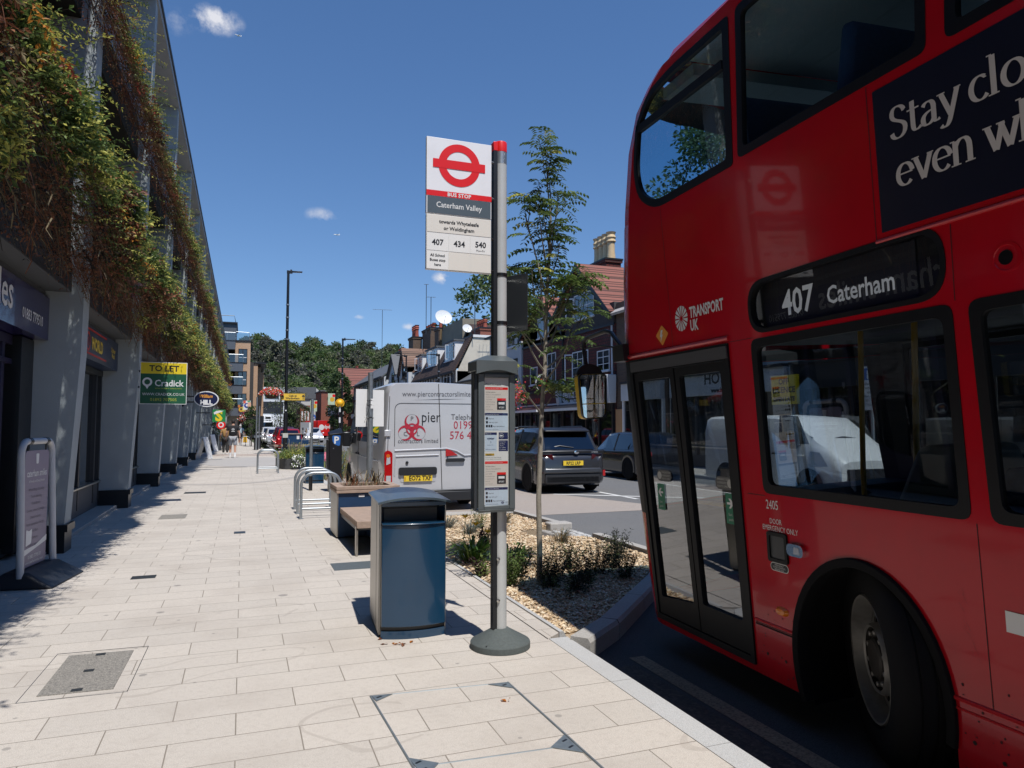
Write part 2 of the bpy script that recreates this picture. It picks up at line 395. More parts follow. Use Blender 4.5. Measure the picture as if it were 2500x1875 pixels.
def paver_mat(name, bw=0.6, rh=0.2833, y0=3.52, base=(0.54, 0.495, 0.44), tan=1.0):
    m, n, out = _new(name); T = NT(n)
    pos = T.node('ShaderNodeNewGeometry').outputs['Position']
    off = T.node('ShaderNodeVectorMath', _operation='SUBTRACT'); n.links.new(pos, off.inputs[0]); off.inputs[1].default_value = (0, y0 - 40 * rh, 0)
    vec = off.outputs[0]
    b = T.node('ShaderNodeTexBrick', Vector=vec, Color1=(0.95, 0.95, 0.95, 1), Color2=(1.03, 1.025, 1.02, 1), Mortar=(0.47, 0.45, 0.42, 1), Scale=1.0)
    b.inputs['Mortar Size'].default_value = 0.0036; b.inputs['Mortar Smooth'].default_value = 0.3; b.inputs['Brick Width'].default_value = bw; b.inputs['Row Height'].default_value = rh
    g1 = T.noise(pos, 210, 3, 0.75); g2 = T.noise(pos, 30, 5, 0.75); g3 = T.noise(pos, 1.1, 7, 0.62); g4 = T.noise(pos, 5.0, 6, 0.7)
    c = T.ramp(g1, [(0.3, tuple(x * 0.6 for x in base)), (0.5, base), (0.7, tuple(min(x * 1.18, .8) for x in base))])
    c = T.mix(T.math('MULTIPLY', T.math('SUBTRACT', g2, 0.49), 3.0, True), c, (0.42, 0.38, 0.335, 1))
    c = T.mix(1.0, c, b.outputs['Color'], 'MULTIPLY')
    # worn stains
    c = T.mix(T.math('MULTIPLY', T.math('SUBTRACT', g3, 0.48), 2.6, True), c, (0.40, 0.355, 0.31, 1))
    c = T.mix(T.math('MULTIPLY', T.math('SUBTRACT', g4, 0.60), 2.6, True), c, (0.33, 0.29, 0.25, 1))
    # old chewing-gum spots
    for sc, th, col in ((2.3, 0.11, (0.23, 0.215, 0.2, 1)), (5.1, 0.10, (0.28, 0.26, 0.235, 1))):
        v = T.node('ShaderNodeTexVoronoi', Vector=pos, Scale=sc); v.inputs['Randomness'].default_value = 1.0
        rnd = T.node('ShaderNodeSeparateColor', Color=v.outputs['Color']).outputs[0]
        spot = T.math('MULTIPLY', T.math('LESS_THAN', T.math('ADD', v.outputs['Distance'], T.math('MULTIPLY', T.math('SUBTRACT', g2, 0.5), 0.06)), T.math('MULTIPLY', rnd, th)), T.math('GREATER_THAN', rnd, 0.45))
        c = T.mix(T.math('MULTIPLY', spot, 0.75), c, col)
    # drip trails: thin wandering lines
    dv = T.node('ShaderNodeVectorMath', _operation='MULTIPLY'); n.links.new(pos, dv.inputs[0]); dv.inputs[1].default_value = (0.55, 0.9, 1)
    w = T.noise(dv.outputs[0], 0.85, 2, 0.4)
    line = T.math('MULTIPLY', T.math('LESS_THAN', T.math('ABSOLUTE', T.math('SUBTRACT', w, 0.555)), 0.0042), T.math('GREATER_THAN', T.noise(pos, 0.75, 3), 0.47))
    c = T.mix(T.math('MULTIPLY', line, T.math('MULTIPLY', g4, 0.75)), c, (0.34, 0.30, 0.26, 1))
    p = n.nodes.new('ShaderNodeBsdfPrincipled'); n.links.new(c, p.inputs['Base Color']); p.inputs['Roughness'].default_value = 0.82; p.inputs['Specular IOR Level'].default_value = 0.25
    h = T.math('ADD', T.math('SUBTRACT', 1.0, b.outputs['Fac']), T.math('MULTIPLY', g1, 0.25))
    bp = T.node('ShaderNodeBump', Strength=0.5, Distance=0.006, Height=h); n.links.new(bp.outputs[0], p.inputs['Normal'])
    n.links.new(p.outputs[0], out.inputs[0]); MATS[name] = m; return m
PAVER = paver_mat('paving_slabs')
SETT = paver_mat('paving_setts', 0.2, 0.1, 3.5, (0.45, 0.42, 0.39))

def sheet(name, pts, z, m, z1=None, label=None):
    b = MB()
    if z1 is None: b.plate(pts, [], 0, 0, m, FZ(z))
    else: b.plate(pts, [], 0, z - z1, m, FZ(z))
    return b.build(name, smooth=0, kind='structure')
# one terrain sheet out to the horizon
b = MB(); b.plate([(-4000, -3000), (4000, -3000), (4000, 6000), (-4000, 6000)], [], 0, 0, GRASSLAND, FZ(-0.5)); b.build('ground', smooth=0, kind='structure')
# the carriageway, with a parking lay-by along the near kerb
sheet('road', [(2.0, -60), (13.4, -60), (13.4, 190), (-30, 190), (-30, 150), (2.0, 150)], ROAD, ASPHALT, ROAD - 0.3)
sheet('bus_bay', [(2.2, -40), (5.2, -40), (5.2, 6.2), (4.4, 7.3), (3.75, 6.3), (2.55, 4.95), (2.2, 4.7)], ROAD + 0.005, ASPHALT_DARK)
sheet('parking_bay_surface', [(2.3, 12.1), (8.2, 12.1), (6.9, 16.4), (5.2, 22), (4.5, 60), (2.3, 60)], ROAD + 0.004, ASPHALT_TAN)
# pavement (footway) with its kerb line
sheet('pavement', [(-3.4, -40), (2.06, -40), (2.06, 30), (2.3, 45), (1.35, 52), (0.95, 75), (0.4, 120), (-3.4, 120)], 0.0, PAVER, -0.3)
sheet('far_pavement', [(13.55, -40), (16.6, -40), (16.6, 60), (15.5, 75), (14.6, 170), (12.6, 170), (13.55, 75)], 0.0, SETT, -0.3)
def kerbrun(name, path, w=0.14, z=0.004, z0=-0.3, m=None, seg=0.915, side=1):
    """kerb stones along a path, each with a fine joint"""
    b = MB(); m = m or KERBSTONE
    for (p, q) in zip(path[:-1], path[1:]):
        p = Vector((*p, 0)); q = Vector((*q, 0)); L = (q - p).length; d = (q - p) / L; nr = Vector((d.y, -d.x, 0)) * side
        n = max(1, round(L / seg))
        for i in range(n):
            a = p + d * (L * i / n + 0.003); c = p + d * (L * (i + 1) / n - 0.003)
            ch = 0.018
            ring0 = [a, a + nr * (w - ch), a + nr * w]; 
            bt = [(a.x, a.y, z0), ((a + nr * w).x, (a + nr * w).y, z0), ((c + nr * w).x, (c + nr * w).y, z0), (c.x, c.y, z0)]
            tp = [(a.x, a.y, z), ((a + nr * (w - ch)).x, (a + nr * (w - ch)).y, z), ((c + nr * (w - ch)).x, (c + nr * (w - ch)).y, z), (c.x, c.y, z)]
            lo = [((a + nr * w).x, (a + nr * w).y, z - 0.03), ((c + nr * w).x, (c + nr * w).y, z - 0.03)]
            vs = bt + tp + lo
            fs = [(4, 5, 6, 7), (5, 8, 9, 6), (8, 1, 2, 9), (1, 0, 3, 2), (0, 4, 7, 3), (0, 1, 8, 5, 4), (2, 3, 7, 6, 9)]
            if side < 0: fs = [tuple(reversed(f)) for f in fs]
            b.add(vs, fs, m)
    return b.build(name, smooth=0, kind='structure')
sheet('pavement', [(2.05, 4.7), (2.195, 4.82), (2.195, 12.06), (2.05, 12.06)], 0.0, PAVER, -0.3)
kerbrun('kerb_strip', [(2.06, -40), (2.06, 4.7)], 0.16)
kerbrun('kerb_strip', [(2.06, 12.0), (2.06, 30), (2.3, 45)], 0.16)
kerbrun('kerb_strip', [(13.55, -40), (13.55, 75)], 0.14, side=-1)
# painted lines
def strip(name, x0, x1, y0, y1, z, m, M=None):
    return sheet(name, [(x0, y0), (x1, y0), (x1, y1), (x0, y1)], z, m)
strip('road_marking', 4.75, 4.87, -40, 5.4, ROAD + 0.009, ROADPAINT)
strip('road_marking', 2.56, 2.68, -40, 4.45, ROAD + 0.009, OLDPAINT)
sheet('road_marking', [(2.34, -40), (2.52, -40), (2.52, 4.3), (2.34, 4.3)], ROAD + 0.008, grain_mat('gutter_dirt', (0.07, 0.06, 0.05), (0.03, 0.03, 0.03), (0.14, 0.12, 0.1), 40, patch=(0.04, 0.04, 0.04), patchamt=0.6))
for i in range(12): strip('road_marking', 8.25, 8.37, -10 + i * 6, -7 + i * 6, ROAD + 0.006, ROADPAINT)
sheet('road_marking', [(6.95, 15.6), (12.4, 11.6), (12.5, 11.74), (7.05, 15.74)], ROAD + 0.009, ROADPAINT)
sheet('road_marking', [(11.1, 24.0), (11.22, 24.0), (11.22, 12.4), (11.1, 12.4)], ROAD + 0.006, ROADPAINT)
for i in range(7): strip('zebra_stripe', 3.2 + i * 1.3, 3.85 + i * 1.3, 61.5, 64.5, ROAD + 0.006, ROADPAINT)
# curved bands in the paving further on
def arcband(name, cx, cy, r0, r1, a0, a1, m, z=0.004, sx=1.0, sy=1.0):
    o = arcpts(cx, cy, r1, radians(a0), radians(a1), 40); i = arcpts(cx, cy, r0, radians(a0), radians(a1), 40)
    o = [(cx + (p[0] - cx) * sx, cy + (p[1] - cy) * sy) for p in o]; i = [(cx + (p[0] - cx) * sx, cy + (p[1] - cy) * sy) for p in i]
    return sheet(name, o + i[::-1], z, m)
arcband('paving_band', -0.6, 24.9, 2.42, 2.6, -168, 168, SETT, sy=1.9)
arcband('paving_band', 0.3, 33.0, 0.0, 2.0, 1, 359, mat('grey_paving', (0.4, 0.38, 0.36), 0.85, var=0.15), z=0.005, sy=2.2)
strip('paving_band', -2.0, 2.0, 39.6, 39.9, 0.005, mat('red_paving', (0.38, 0.22, 0.17), 0.85))
strip('paving_band', -2.0, 2.0, 41.0, 41.3, 0.005, MATS['red_paving'])
strip('paving_band', -1.9, 0.2, 28.4, 28.55, 0.005, DARKMETAL)
# ------------------------------------------------------------------ the red double-decker
BUSRED = mat('bus_red', (0.47, 0.004, 0.014), 0.2, var=0.06, scale=2.5, coat=0.3, spec=0.2, dirt=(0.25, 0.012, 0.016, 0.3), dscale=3.0)
BUSBLACK = mat('bus_black_trim', (0.005, 0.0055, 0.007), 0.5, var=0.3, scale=14, spec=0.25)
BUSGLASS = glass_mat('bus_glass', (0.5, 0.56, 0.58), refl=1.5, wav=0.04)
BUSGLASS_UP = glass_mat('bus_upper_glass', (0.62, 0.82, 0.92), refl=1.5, wav=0.03)
DOORGLASS = glass_mat('bus_door_glass', (0.66, 0.7, 0.7), refl=2.4, wav=0.03)
INTDARK = mat('bus_interior_dark', (0.03, 0.034, 0.04), 0.6)
INTGREY = mat('bus_interior_grey', (0.32, 0.35, 0.36), 0.6)
SEATBLUE = mat('bus_seat_blue', (0.02, 0.05, 0.12), 0.85, var=0.4, scale=40)
HANDRAIL = mat('yellow_handrail', (0.62, 0.36, 0.02), 0.35)
def busM():
    h, r = radians(2), radians(3)
    fw = Vector((sin(h), cos(h), 0)); rt = Vector((cos(h), -sin(h), 0)); up = Vector((0, 0, 1))
    up2 = up * cos(r) - rt * sin(r); rt2 = rt * cos(r) + up * sin(r)
    M = Matrix.Identity(4)
    for i in range(3): M[i][0] = rt2[i]; M[i][1] = fw[i]; M[i][2] = up2[i]; M[i][3] = (2.80, 2.57, -0.12)[i]
    return M
bus = thing('double_decker_bus', 'red double decker bus standing at the stop with its front doors beside the gravel bed', 'bus', M=busM())
BW = 2.52; REAR = -7.6
def FB(a, b, d): return (d, a, b)          # side plane of the bus: a = along (forward +), b = up, d = inwards
def FBt(a0, b0): return lambda a, b, d: (d, a0 - a, b0 + b)   # for lettering: reads towards the rear
# --- window outlines
uw1 = round_poly([(0.79, 3.165), (1.68, 3.165), (1.90, 3.30), (1.95, 3.52), (1.88, 3.83), (1.68, 4.0), (1.38, 4.035), (0.75, 4.035)], [.03, .12, .12, .12, .08, .1, .1, .03])
def upwin(y0, y1): return round_poly([(y0, 3.185), (y1, 3.185), (y1 - 0.06, 4.04), (y0 - 0.06, 4.04)], 0.04)
uwins = [uw1, upwin(-0.51, 0.73)] + [upwin(-0.56 - 1.32 * (i + 1), -0.56 - 1.32 * i - 0.05) for i in range(5)]
def lowin(y0, y1): return round_poly([(y0, 1.255), (y1, 1.255), (y1 + 0.03, 2.115), (y0 + 0.015, 2.115)], 0.05)
lwins = [lowin(-0.555, 0.69)] + [lowin(-0.6 - 1.3 * (i + 1), -0.6 - 1.3 * i - 0.05) for i in range(5)]
dest = round_poly([(-0.525, 2.155), (0.72, 2.155), (0.72, 2.44), (-0.525, 2.455)], 0.145, 8)
door = [(0.855, 0.245), (1.955, 0.245), (2.16, 2.125), (0.935, 2.125)]
def front(z):   # where the flat side ends and the corner curve starts
    K = [(0.0, 1.80), (0.25, 1.93), (0.6, 1.99), (1.0, 2.05), (1.3, 2.10), (1.7, 2.15), (2.12, 2.18), (2.75, 2.13), (3.25, 2.06), (3.68, 1.95), (3.93, 1.80), (4.04, 1.62), (4.12, 1.42), (4.2, 1.2), (4.26, .8)]
    for (z0, a), (z1, c) in zip(K[:-1], K[1:]):
        if z0 <= z <= z1: return a + (c - a) * (z - z0) / (z1 - z0)
    return K[-1][1] if z > 4.26 else K[0][1]
arch = arcpts(0.045, 0.42, 0.465, 0, pi, 22, 0.56)
zs = [0.205, 0.25, 0.4, 0.6, 0.8, 1.0, 1.3, 1.7, 2.12, 2.45, 2.75, 3.0, 3.25, 3.5, 3.68, 3.82, 3.93, 4.04, 4.10]
outer = [(front(z), z) for z in zs] + [(0.3, 4.135), (-3, 4.135), (REAR, 4.10), (REAR, 0.205), (-5.6, 0.205)] + arcpts(-5.1, 0.42, 0.5, pi, 0, 16, 0.56) + [(-4.6, 0.205), (-0.42, 0.205)] + arch[::-1] + [(0.51, 0.205)]
def big(poly, k):
    cx = sum(p[0] for p in poly) / len(poly); cy = sum(p[1] for p in poly) / len(poly)
    w = max(p[0] for p in poly) - min(p[0] for p in poly); h = max(p[1] for p in poly) - min(p[1] for p in poly)
    return [(cx + (p[0] - cx) * (1 + 2 * k / w), cy + (p[1] - cy) * (1 + 2 * k / h)) for p in poly]
holes = [uw for uw in uwins] + lwins + [dest, door]
b = MB(); b.plate(outer, holes, 0.0, 0.05, BUSRED, FB, mside=INTDARK)
# far side: same outline without the doors
b.plate(outer, uwins + [[(1.95, 1.25), (1.95, 2.2), (0.8, 2.2), (0.8, 1.25)]] + lwins, BW, BW - 0.05, BUSRED, FB, mside=INTDARK)
# curved nose between the two sides; the windscreen bands stay open
def nose_ring(z, R=0.62, bul=0.12):
    f = front(z); pts = []
    for i in range(9):
        a = pi / 2 * i / 8; pts.append((R - R * cos(a), f + 0.42 * sin(a)))
    for i in range(1, 8):
        t = i / 8; pts.append((R + (BW - 2 * R) * t, f + 0.42 + bul * sin(pi * t)))
    for i in range(9):
        a = pi / 2 * i / 8; pts.append((BW - R + R * sin(a), f + 0.42 * cos(a)))
    return [(p[0], p[1], z) for p in pts]
def shift(ring, k): return [(p[0], p[1] + k, p[2]) for p in ring]
def band(z0, z1, m, j0=0, j1=24, off=0.0):
    zz = [z0] + [z for z in zs if z0 + .01 < z < z1 - .01] + [z1]
    b.loft([[(p[0] - (off if j < 8 else (-off if j > 16 else 0)), p[1] + off, p[2]) for j, p in enumerate(nose_ring(z))][j0:j1 + 1] for z in zz], m, closed=False)
band(0.205, 0.98, BUSRED); band(2.125, 3.16, BUSRED); band(4.0, 4.10, BUSRED)
band(0.98, 2.125, BUSBLACK, 0, 3); band(0.98, 2.125, BUSRED, 22, 24); band(3.16, 4.0, BUSRED, 0, 1); band(3.16, 4.0, BUSRED, 23, 24)
b.build('body', bus)
b = MB()
for (z0, z1, j0, j1) in ((.34, .97, 0, 24), (2.5, 3.15, 0, 24), (2.13, 2.22, 0, 24), (3.98, 4.08, 0, 24), (.98, 2.125, 22, 24), (.98, 2.125, 0, 2), (3.16, 4.0, 23, 24)): band(z0, z1, INTDARK, j0, j1, -0.03)
b.build('inner_lining', bus)
b = MB()  # roof shell
rings = []
for k, (ins, z) in enumerate([(0.0, 4.10), (0.03, 4.16), (0.10, 4.21), (0.25, 4.25), (0.6, 4.275), (1.25, 4.285)]):
    f = front(4.10) + 0.35 - ins * 0.9
    y1 = f
    rings.append([(ins, REAR + ins * .3, z), (ins, y1 - .42, z), (ins + .15, y1 - .14, z), (ins + .55 if ins < .7 else 1.25, y1, z), (BW - ins - .55 if ins < .7 else 1.27, y1, z), (BW - ins - .15, y1 - .14, z), (BW - ins, y1 - .42, z), (BW - ins, REAR + ins * .3, z)])
b.loft(rings, BUSRED, closed=True, caps=(False, True)); b.box(0.3, 2.2, REAR - 0.02, REAR + 0.05, 0.3, 4.1, BUSRED)
b.tube([(0.25, 1.35, 4.2), (0.22, 1.28, 4.27), (0.22, 1.1, 4.28)], 0.03, BUSBLACK)
b.build('roof', bus)
b = MB(); b.loft([shift(nose_ring(z)[3:23], -.004) for z in (0.98, 1.3, 1.7, 2.125)], DOORGLASS, closed=False); b.build('windscreen', bus)
b = MB(); b.loft([shift(nose_ring(z)[1:24], -.004) for z in (3.16, 3.4, 3.68, 3.93, 4.0)], BUSGLASS_UP, closed=False); b.build('upper_windscreen', bus)
# side glazing: rubber surround + pane, window by window
def ringplate(b, poly, kout, kin, d0, d1, m): b.plate(big(poly, kout), [big(poly, -kin)], d0, d1, m, FB)
for i, w in enumerate(uwins):
    b = MB(); ringplate(b, w, 0.006, 0.045, -0.004, 0.03, BUSBLACK)
    if i == 0:
        b.plate([(0.83, 3.76), (1.86, 3.775), (1.88, 3.83), (0.83, 3.815)], [], -0.004, 0.03, BUSBLACK, FB)
    f = b.build('upper_window', bus, bevel=0.004)
    b = MB(); b.plate(big(w, -0.05), [], 0.012, None, BUSGLASS_UP if i < 3 else BUSGLASS, FB); b.build('pane', f)
for i, w in enumerate(lwins):
    b = MB(); ringplate(b, w, 0.006, 0.042, -0.004, 0.03, BUSBLACK); f = b.build('lower_window', bus, bevel=0.004)
    b = MB(); b.plate(big(w, -0.04), [], 0.012, None, BUSGLASS, FB); b.build('pane', f)
for d in (BW,):
    for poly, nm in [(uwins[0], 'upper_window'), (uwins[1], 'upper_window'), (uwins[2], 'upper_window'), (lwins[0], 'lower_window'), ([(1.95, 1.25), (1.95, 2.2), (0.8, 2.2), (0.8, 1.25)], 'lower_window')]:
        b = MB(); b.plate(big(poly, 0.012), [big(poly, -0.05)], d + 0.006, d - 0.03, BUSBLACK, FB); f = b.build(nm, bus)
        b = MB(); b.plate(big(poly, -0.04), [], d - 0.012, None, BUSGLASS_UP if nm[0] == 'u' else DOORGLASS, FB); b.build('pane', f)
# --- destination display
b = MB(); ringplate(b, dest, 0.008, 0.016, -0.005, 0.04, BUSBLACK)
b.plate(big(dest, -0.01), [], 0.045, 0.06, mat('display_black', (0.006, 0.006, 0.008), 0.4), FB)
b.plate([(-0.36, 2.17), (0.52, 2.17), (0.52, 2.43), (-0.36, 2.43)], [], 0.04, None, mat('blind_cloth', (0.013, 0.014, 0.022), 0.75, var=0.3), FB)
LED = mat('blind_lettering', (0.72, 0.75, 0.78), 0.6, var=0.05, emit=0.12)
b.text('407', 0.19, LED, FBt(0.49, 2.225), d=0.037, bold=0.004, sx=0.82)
b.text('Caterham', 0.125, LED, FBt(0.165, 2.235), d=0.037, bold=0.002, sx=0.82)
dd = b.build('destination_display', bus, bevel=0.004)
b = MB(); b.plate(big(dest, -0.02), [], 0.015, None, glass_mat('display_glass', (0.8, 0.82, 0.84), refl=0.8), FB); b.build('pane', dd)
# --- mouldings and panel gaps
GAP = mat('panel_gap', (0.02, 0.002, 0.003), 0.7)
REDTRIM = mat('bus_red_trim', (0.5, 0.015, 0.02), 0.3, coat=0.3)
def moulding(y0, y1, z, h=0.018, t=0.014, m=REDTRIM):
    b2 = MB(); b2.tube([(0.0, y0, z), (0.0, y1, z)], t, m, 8); return b2
b = MB()
for (y0, y1, z, t, m) in [(-0.2, REAR, 2.455, 0.010, REDTRIM), (0.5, 2.0, 0.0, 0, None), (0.93, 2.24, 2.155, 0.016, REDTRIM), (0.84, 0.52, 0.515, 0.008, REDTRIM), (0.84, 0.52, 0.49, 0.005, GAP), (-0.42, REAR, 0.515, 0.010, REDTRIM), (-0.42, REAR, 0.475, 0.006, REDTRIM)]:
    if m: b.tube([(0.0, y0, z), (0.0, y1, z)], t, m, 8)
b.build('moulding', bus)
b = MB()
def gap(a0, b0, a1, b1, w=0.004):
    v = Vector((a1 - a0, b1 - b0)); n = Vector((-v.y, v.x)).normalized() * w / 2
    b = MB(); b.plate([(a0 - n.x, b0 - n.y), (a1 - n.x, b1 - n.y), (a1 + n.x, b1 + n.y), (a0 + n.x, b0 + n.y)], [], -0.0012, None, GAP, FB); b.build('panel_seam', bus, smooth=0)
gap(1.61, 3.15, 1.55, 2.17); gap(-0.2, 3.17, -0.2, 2.46); gap(-0.58, 1.24, -0.59, 0.52); gap(0.84, 1.235, 0.69, 1.235); gap(-0.565, 2.44, -0.56, 2.13); gap(-1.9, 1.24, -1.9, 0.52)
gap(1.55, 2.14, 1.55, 2.17, 0.003); gap(0.93, 2.13, 0.7, 2.13, 0.003); gap(0.84, 0.5, 0.52, 0.5, 0.005)
# --- wheel arch lip and tub
b = MB()
lo = arcpts(0.045, 0.42, 0.478, -0.45, pi + 0.2, 30, 0.573); li = arcpts(0.045, 0.42, 0.435, -0.45, pi + 0.2, 30, 0.53)
b.loft([[(0.05, p[0], p[1]) for p in lo], [(-0.022, p[0], p[1]) for p in lo], [(-0.022, p[0], p[1]) for p in li], [(0.06, p[0], p[1]) for p in li]], RUBBER, closed=False)
b.build('wheel_arch', bus, bevel=0.005)
b = MB(); tub = arcpts(0.045, 0.42, 0.45, -0.5, pi + 0.5, 24, 0.545)
b.loft([[(0.04, p[0], p[1]) for p in tub], [(0.75, p[0], p[1]) for p in tub]], RUBBER, closed=False); b.quad([(0.75, p[0], p[1]) for p in tub], RUBBER)
b.build('wheel_tub', bus)
# --- wheels
RIM = mat('wheel_rim_steel', (0.3, 0.29, 0.27), 0.5, 0.6, var=0.3, scale=8, dirt=(0.08, 0.07, 0.06, 0.5), dscale=6)
def bus_wheel(y, x, z, steer=0.0, sgn=1):
    w = bpy.data.objects.new('wheel', None)
    COL.objects.link(w); w.parent = bus; w.location = (x, y, z); w.rotation_euler = (0, 0, steer)
    b = MB()
    prof = [(0.30, 0.02), (0.315, -0.005), (0.36, -0.012), (0.42, -0.005), (0.455, 0.012), (0.478, 0.035), (0.485, 0.06), (0.478, 0.062), (0.478, 0.068), (0.486, 0.07), (0.486, 0.12), (0.478, 0.122), (0.478, 0.13), (0.486, 0.132), (0.486, 0.19), (0.478, 0.2), (0.478, 0.205), (0.485, 0.21), (0.47, 0.25), (0.30, 0.26)]
    b.lathe(prof, RUBBER, 56, axis='X', caps=False); b.build('tyre', w)
    b = MB()
    b.lathe([(0.302, 0.012), (0.295, 0.0), (0.286, 0.004), (0.278, 0.05), (0.262, 0.09)], RIM, 48, axis='X', caps=False)
    # dished disc with round hand holes
    hol = [circle(0.208 * cos(2 * pi * k / 10), 0.208 * sin(2 * pi * k / 10), 0.031, 14) for k in range(10)]
    b.plate(circle(0, 0, 0.272, 48), hol + [circle(0, 0, 0.17, 40)], 0.092, 0.10, RIM, lambda a, c, d: (d, a, c))
    b.lathe([(0.172, 0.095), (0.165, 0.035), (0.155, 0.02), (0.145, 0.028)], RIM, 48, axis='X', caps=False)
    b.lathe([(0.15, 0.03), (0.145, 0.055), (0.10, 0.06)], mat('hub_dark', (0.05, 0.045, 0.04), 0.6, 0.4), 40, axis='X', caps=False)
    b.lathe([(0.10, 0.06), (0.095, 0.03), (0.085, 0.02), (0.0, 0.018)], MATS['hub_dark'], 32, axis='X')
    for k in range(10):
        a = 2 * pi * k / 10 + .3; b.lathe([(0.013, 0.055), (0.013, 0.03), (0.009, 0.026), (0, 0.026)], RIM, 8, c=(0, 0.122 * cos(a), 0.122 * sin(a)), axis='X')
    b.lathe([(0.20, 0.20), (0.0, 0.2)], RUBBER, 24, axis='X')
    b.build('rim', w); return w
bus_wheel(0.12, 0.10, 0.49, radians(-29)); bus_wheel(-5.1, 0.05, 0.49)
for y in (0.03, -5.1):
    w = bus_wheel(y, BW - 0.05, 0.36); w.rotation_euler = (0, 0, pi)
# --- doors: two leaves, each with frame, pane, stickers
def leaf(o0, i0, o1, i1, gl):   # bottom outer/inner s, top outer/inner s
    pass
def lerp(p, q, t): return (p[0] + (q[0] - p[0]) * t, p[1] + (q[1] - p[1]) * t)
b = MB(); b.plate([(0.855, 0.245), (1.955, 0.245), (2.18, 2.125), (0.935, 2.125)], [[(0.895, 0.285), (1.925, 0.285), (2.125, 2.03), (0.975, 2.03)]], -0.012, 0.06, BUSBLACK, FB)
b.plate([(0.935, 2.035), (2.135, 2.035), (2.14, 2.11), (0.94, 2.11)], [], -0.02, -0.012, mat('grey_door_header', (0.075, 0.075, 0.078), 0.5, 0.2), FB)
b.build('door_frame', bus, bevel=0.004)
GREENSTK = mat('green_sticker', (0.02, 0.19, 0.1), 0.5)
for (bl, br, tl, tr, side) in [((1.92, 0.29), (1.415, 0.29), (2.115, 2.025), (1.565, 2.025), 0), ((1.405, 0.29), (0.9, 0.29), (1.55, 2.025), (0.98, 2.025), 1)]:
    out = [br, bl, tl, tr]
    inn = []
    x = lambda p, q, t: lerp(p, q, t)
    fw_ = 0.048
    ib = 0.16 if side == 0 else 0.18
    def at(u, z):  # u across 0..1 from rear edge to front edge, z height
        t = (z - 0.29) / (2.025 - 0.29); a = lerp(br, tr, t); c = lerp(bl, tl, t); return (a[0] + (c[0] - a[0]) * u, z)
    wd = bl[0] - br[0]; e = fw_ / wd
    inn = [at(e, 0.29 + ib), at(1 - e, 0.29 + ib - (0.04 if side == 0 else -.0)), at(1 - e, 1.965), at(e, 1.965)]
    b = MB(); b.plate(out, [round_poly(inn, 0.02)], -0.004, 0.035, BUSBLACK, FB)
    lf = b.build('door_leaf', bus, bevel=0.004)
    b = MB(); b.plate([at(e * .8, 0.29 + ib - .05), at(1 - e * .8, 0.29 + ib - .05), at(1 - e * .8, 1.975), at(e * .8, 1.975)], [], 0.016, None, DOORGLASS, FB); b.build('pane', lf)
    b = MB()
    u0 = at(0.78 if side == 0 else 0.1, 1.0)[0]
    # pill sticker and arrow sticker
    if side == 0: px, gx = (1.88, 1.69), (1.885, 1.79)
    else: px, gx = (1.17, 0.985), (1.075, 0.985)
    b.plate(rrect(px[1], 1.235, px[0], 1.315, 0.04), [circle(px[1] + .035 if side else px[0] - .035, 1.275, 0.027)], 0.009, None, mat('grey_sticker', (0.12, 0.12, 0.115), 0.6), FB)
    b.plate(circle(px[1] + .035 if side else px[0] - .035, 1.275, 0.027), [], 0.0085, None, mat('pale_sticker', (0.5, 0.5, 0.46), 0.6), FB)
    for k, tx in enumerate(['EMERGENCY EXIT', 'IN EMERGENCY', 'PUSH TO OPEN']): b.text(tx, 0.019, MATS['pale_sticker'], FBt(px[0] - (.02 if side else .065), 1.292 - k * .022), d=0.008, sx=0.8)
    b.plate([(gx[1], 1.03), (gx[0], 1.03), (gx[0], 1.215), (gx[1], 1.215)], [], 0.009, None, GREENSTK, FB)
    cx = (gx[0] + gx[1]) / 2; s = -1 if side else 1
    b.plate([(cx - s * .03, 1.148), (cx + s * .005, 1.148), (cx - s * .012, 1.125), (cx + s * .008, 1.125), (cx + s * .035, 1.155), (cx + s * .008, 1.185), (cx - s * .012, 1.185), (cx + s * .005, 1.162), (cx - s * .03, 1.162)], [], 0.007, None, WTEXT, FB)
    for k, tx in enumerate(['Exit', 'push']): b.text(tx, 0.024, MATS['pale_sticker'], FBt(gx[0] - .025, 1.08 - k * .03), d=0.007)
    b.build('stickers', lf, smooth=0)
# --- lettering and emblems
b = MB()
BT = WTEXT
b.text('TRANSPORT', 0.098, BT, FBt(1.325, 2.335), d=-0.003, bold=0.003, sx=0.66)
b.text('UK', 0.098, BT, FBt(1.325, 2.25), d=-0.003, bold=0.003, sx=0.66)
cx, cz, R = 1.425, 2.345, 0.078
for k in range(14):
    a0 = 2 * pi * k / 14 + .06; a1 = 2 * pi * (k + 1) / 14 - .06
    b.plate([(cx + 0.16 * R * cos((a0 + a1) / 2), cz + .16 * R * sin((a0 + a1) / 2))] + [(cx + R * .96 * cos(a0 + (a1 - a0) * t / 4), cz + 1.08 * R * sin(a0 + (a1 - a0) * t / 4)) for t in range(5)], [], -0.003, None, BT, FB)
b.build('operator_emblem', bus, smooth=0); b = MB()
b.text('2405', 0.072, BT, FBt(0.685, 1.165), d=-0.002, sx=0.72)
b.build('fleet_number', bus, smooth=0); b = MB()
b.text('DOOR', 0.042, BT, FBt(0.662, 1.085), d=-0.002, sx=0.78)
b.text('EMERGENCY ONLY', 0.042, BT, FBt(0.725, 1.045), d=-0.002, sx=0.78)
b.build('door_notice', bus, smooth=0)
b = MB()
b.plate(round_poly([(1.68, 2.19), (1.765, 2.268), (1.68, 2.335), (1.597, 2.268)], 0.012), [], -0.003, None, mat('orange_sticker', (0.78, 0.30, 0.04), 0.5), FB)
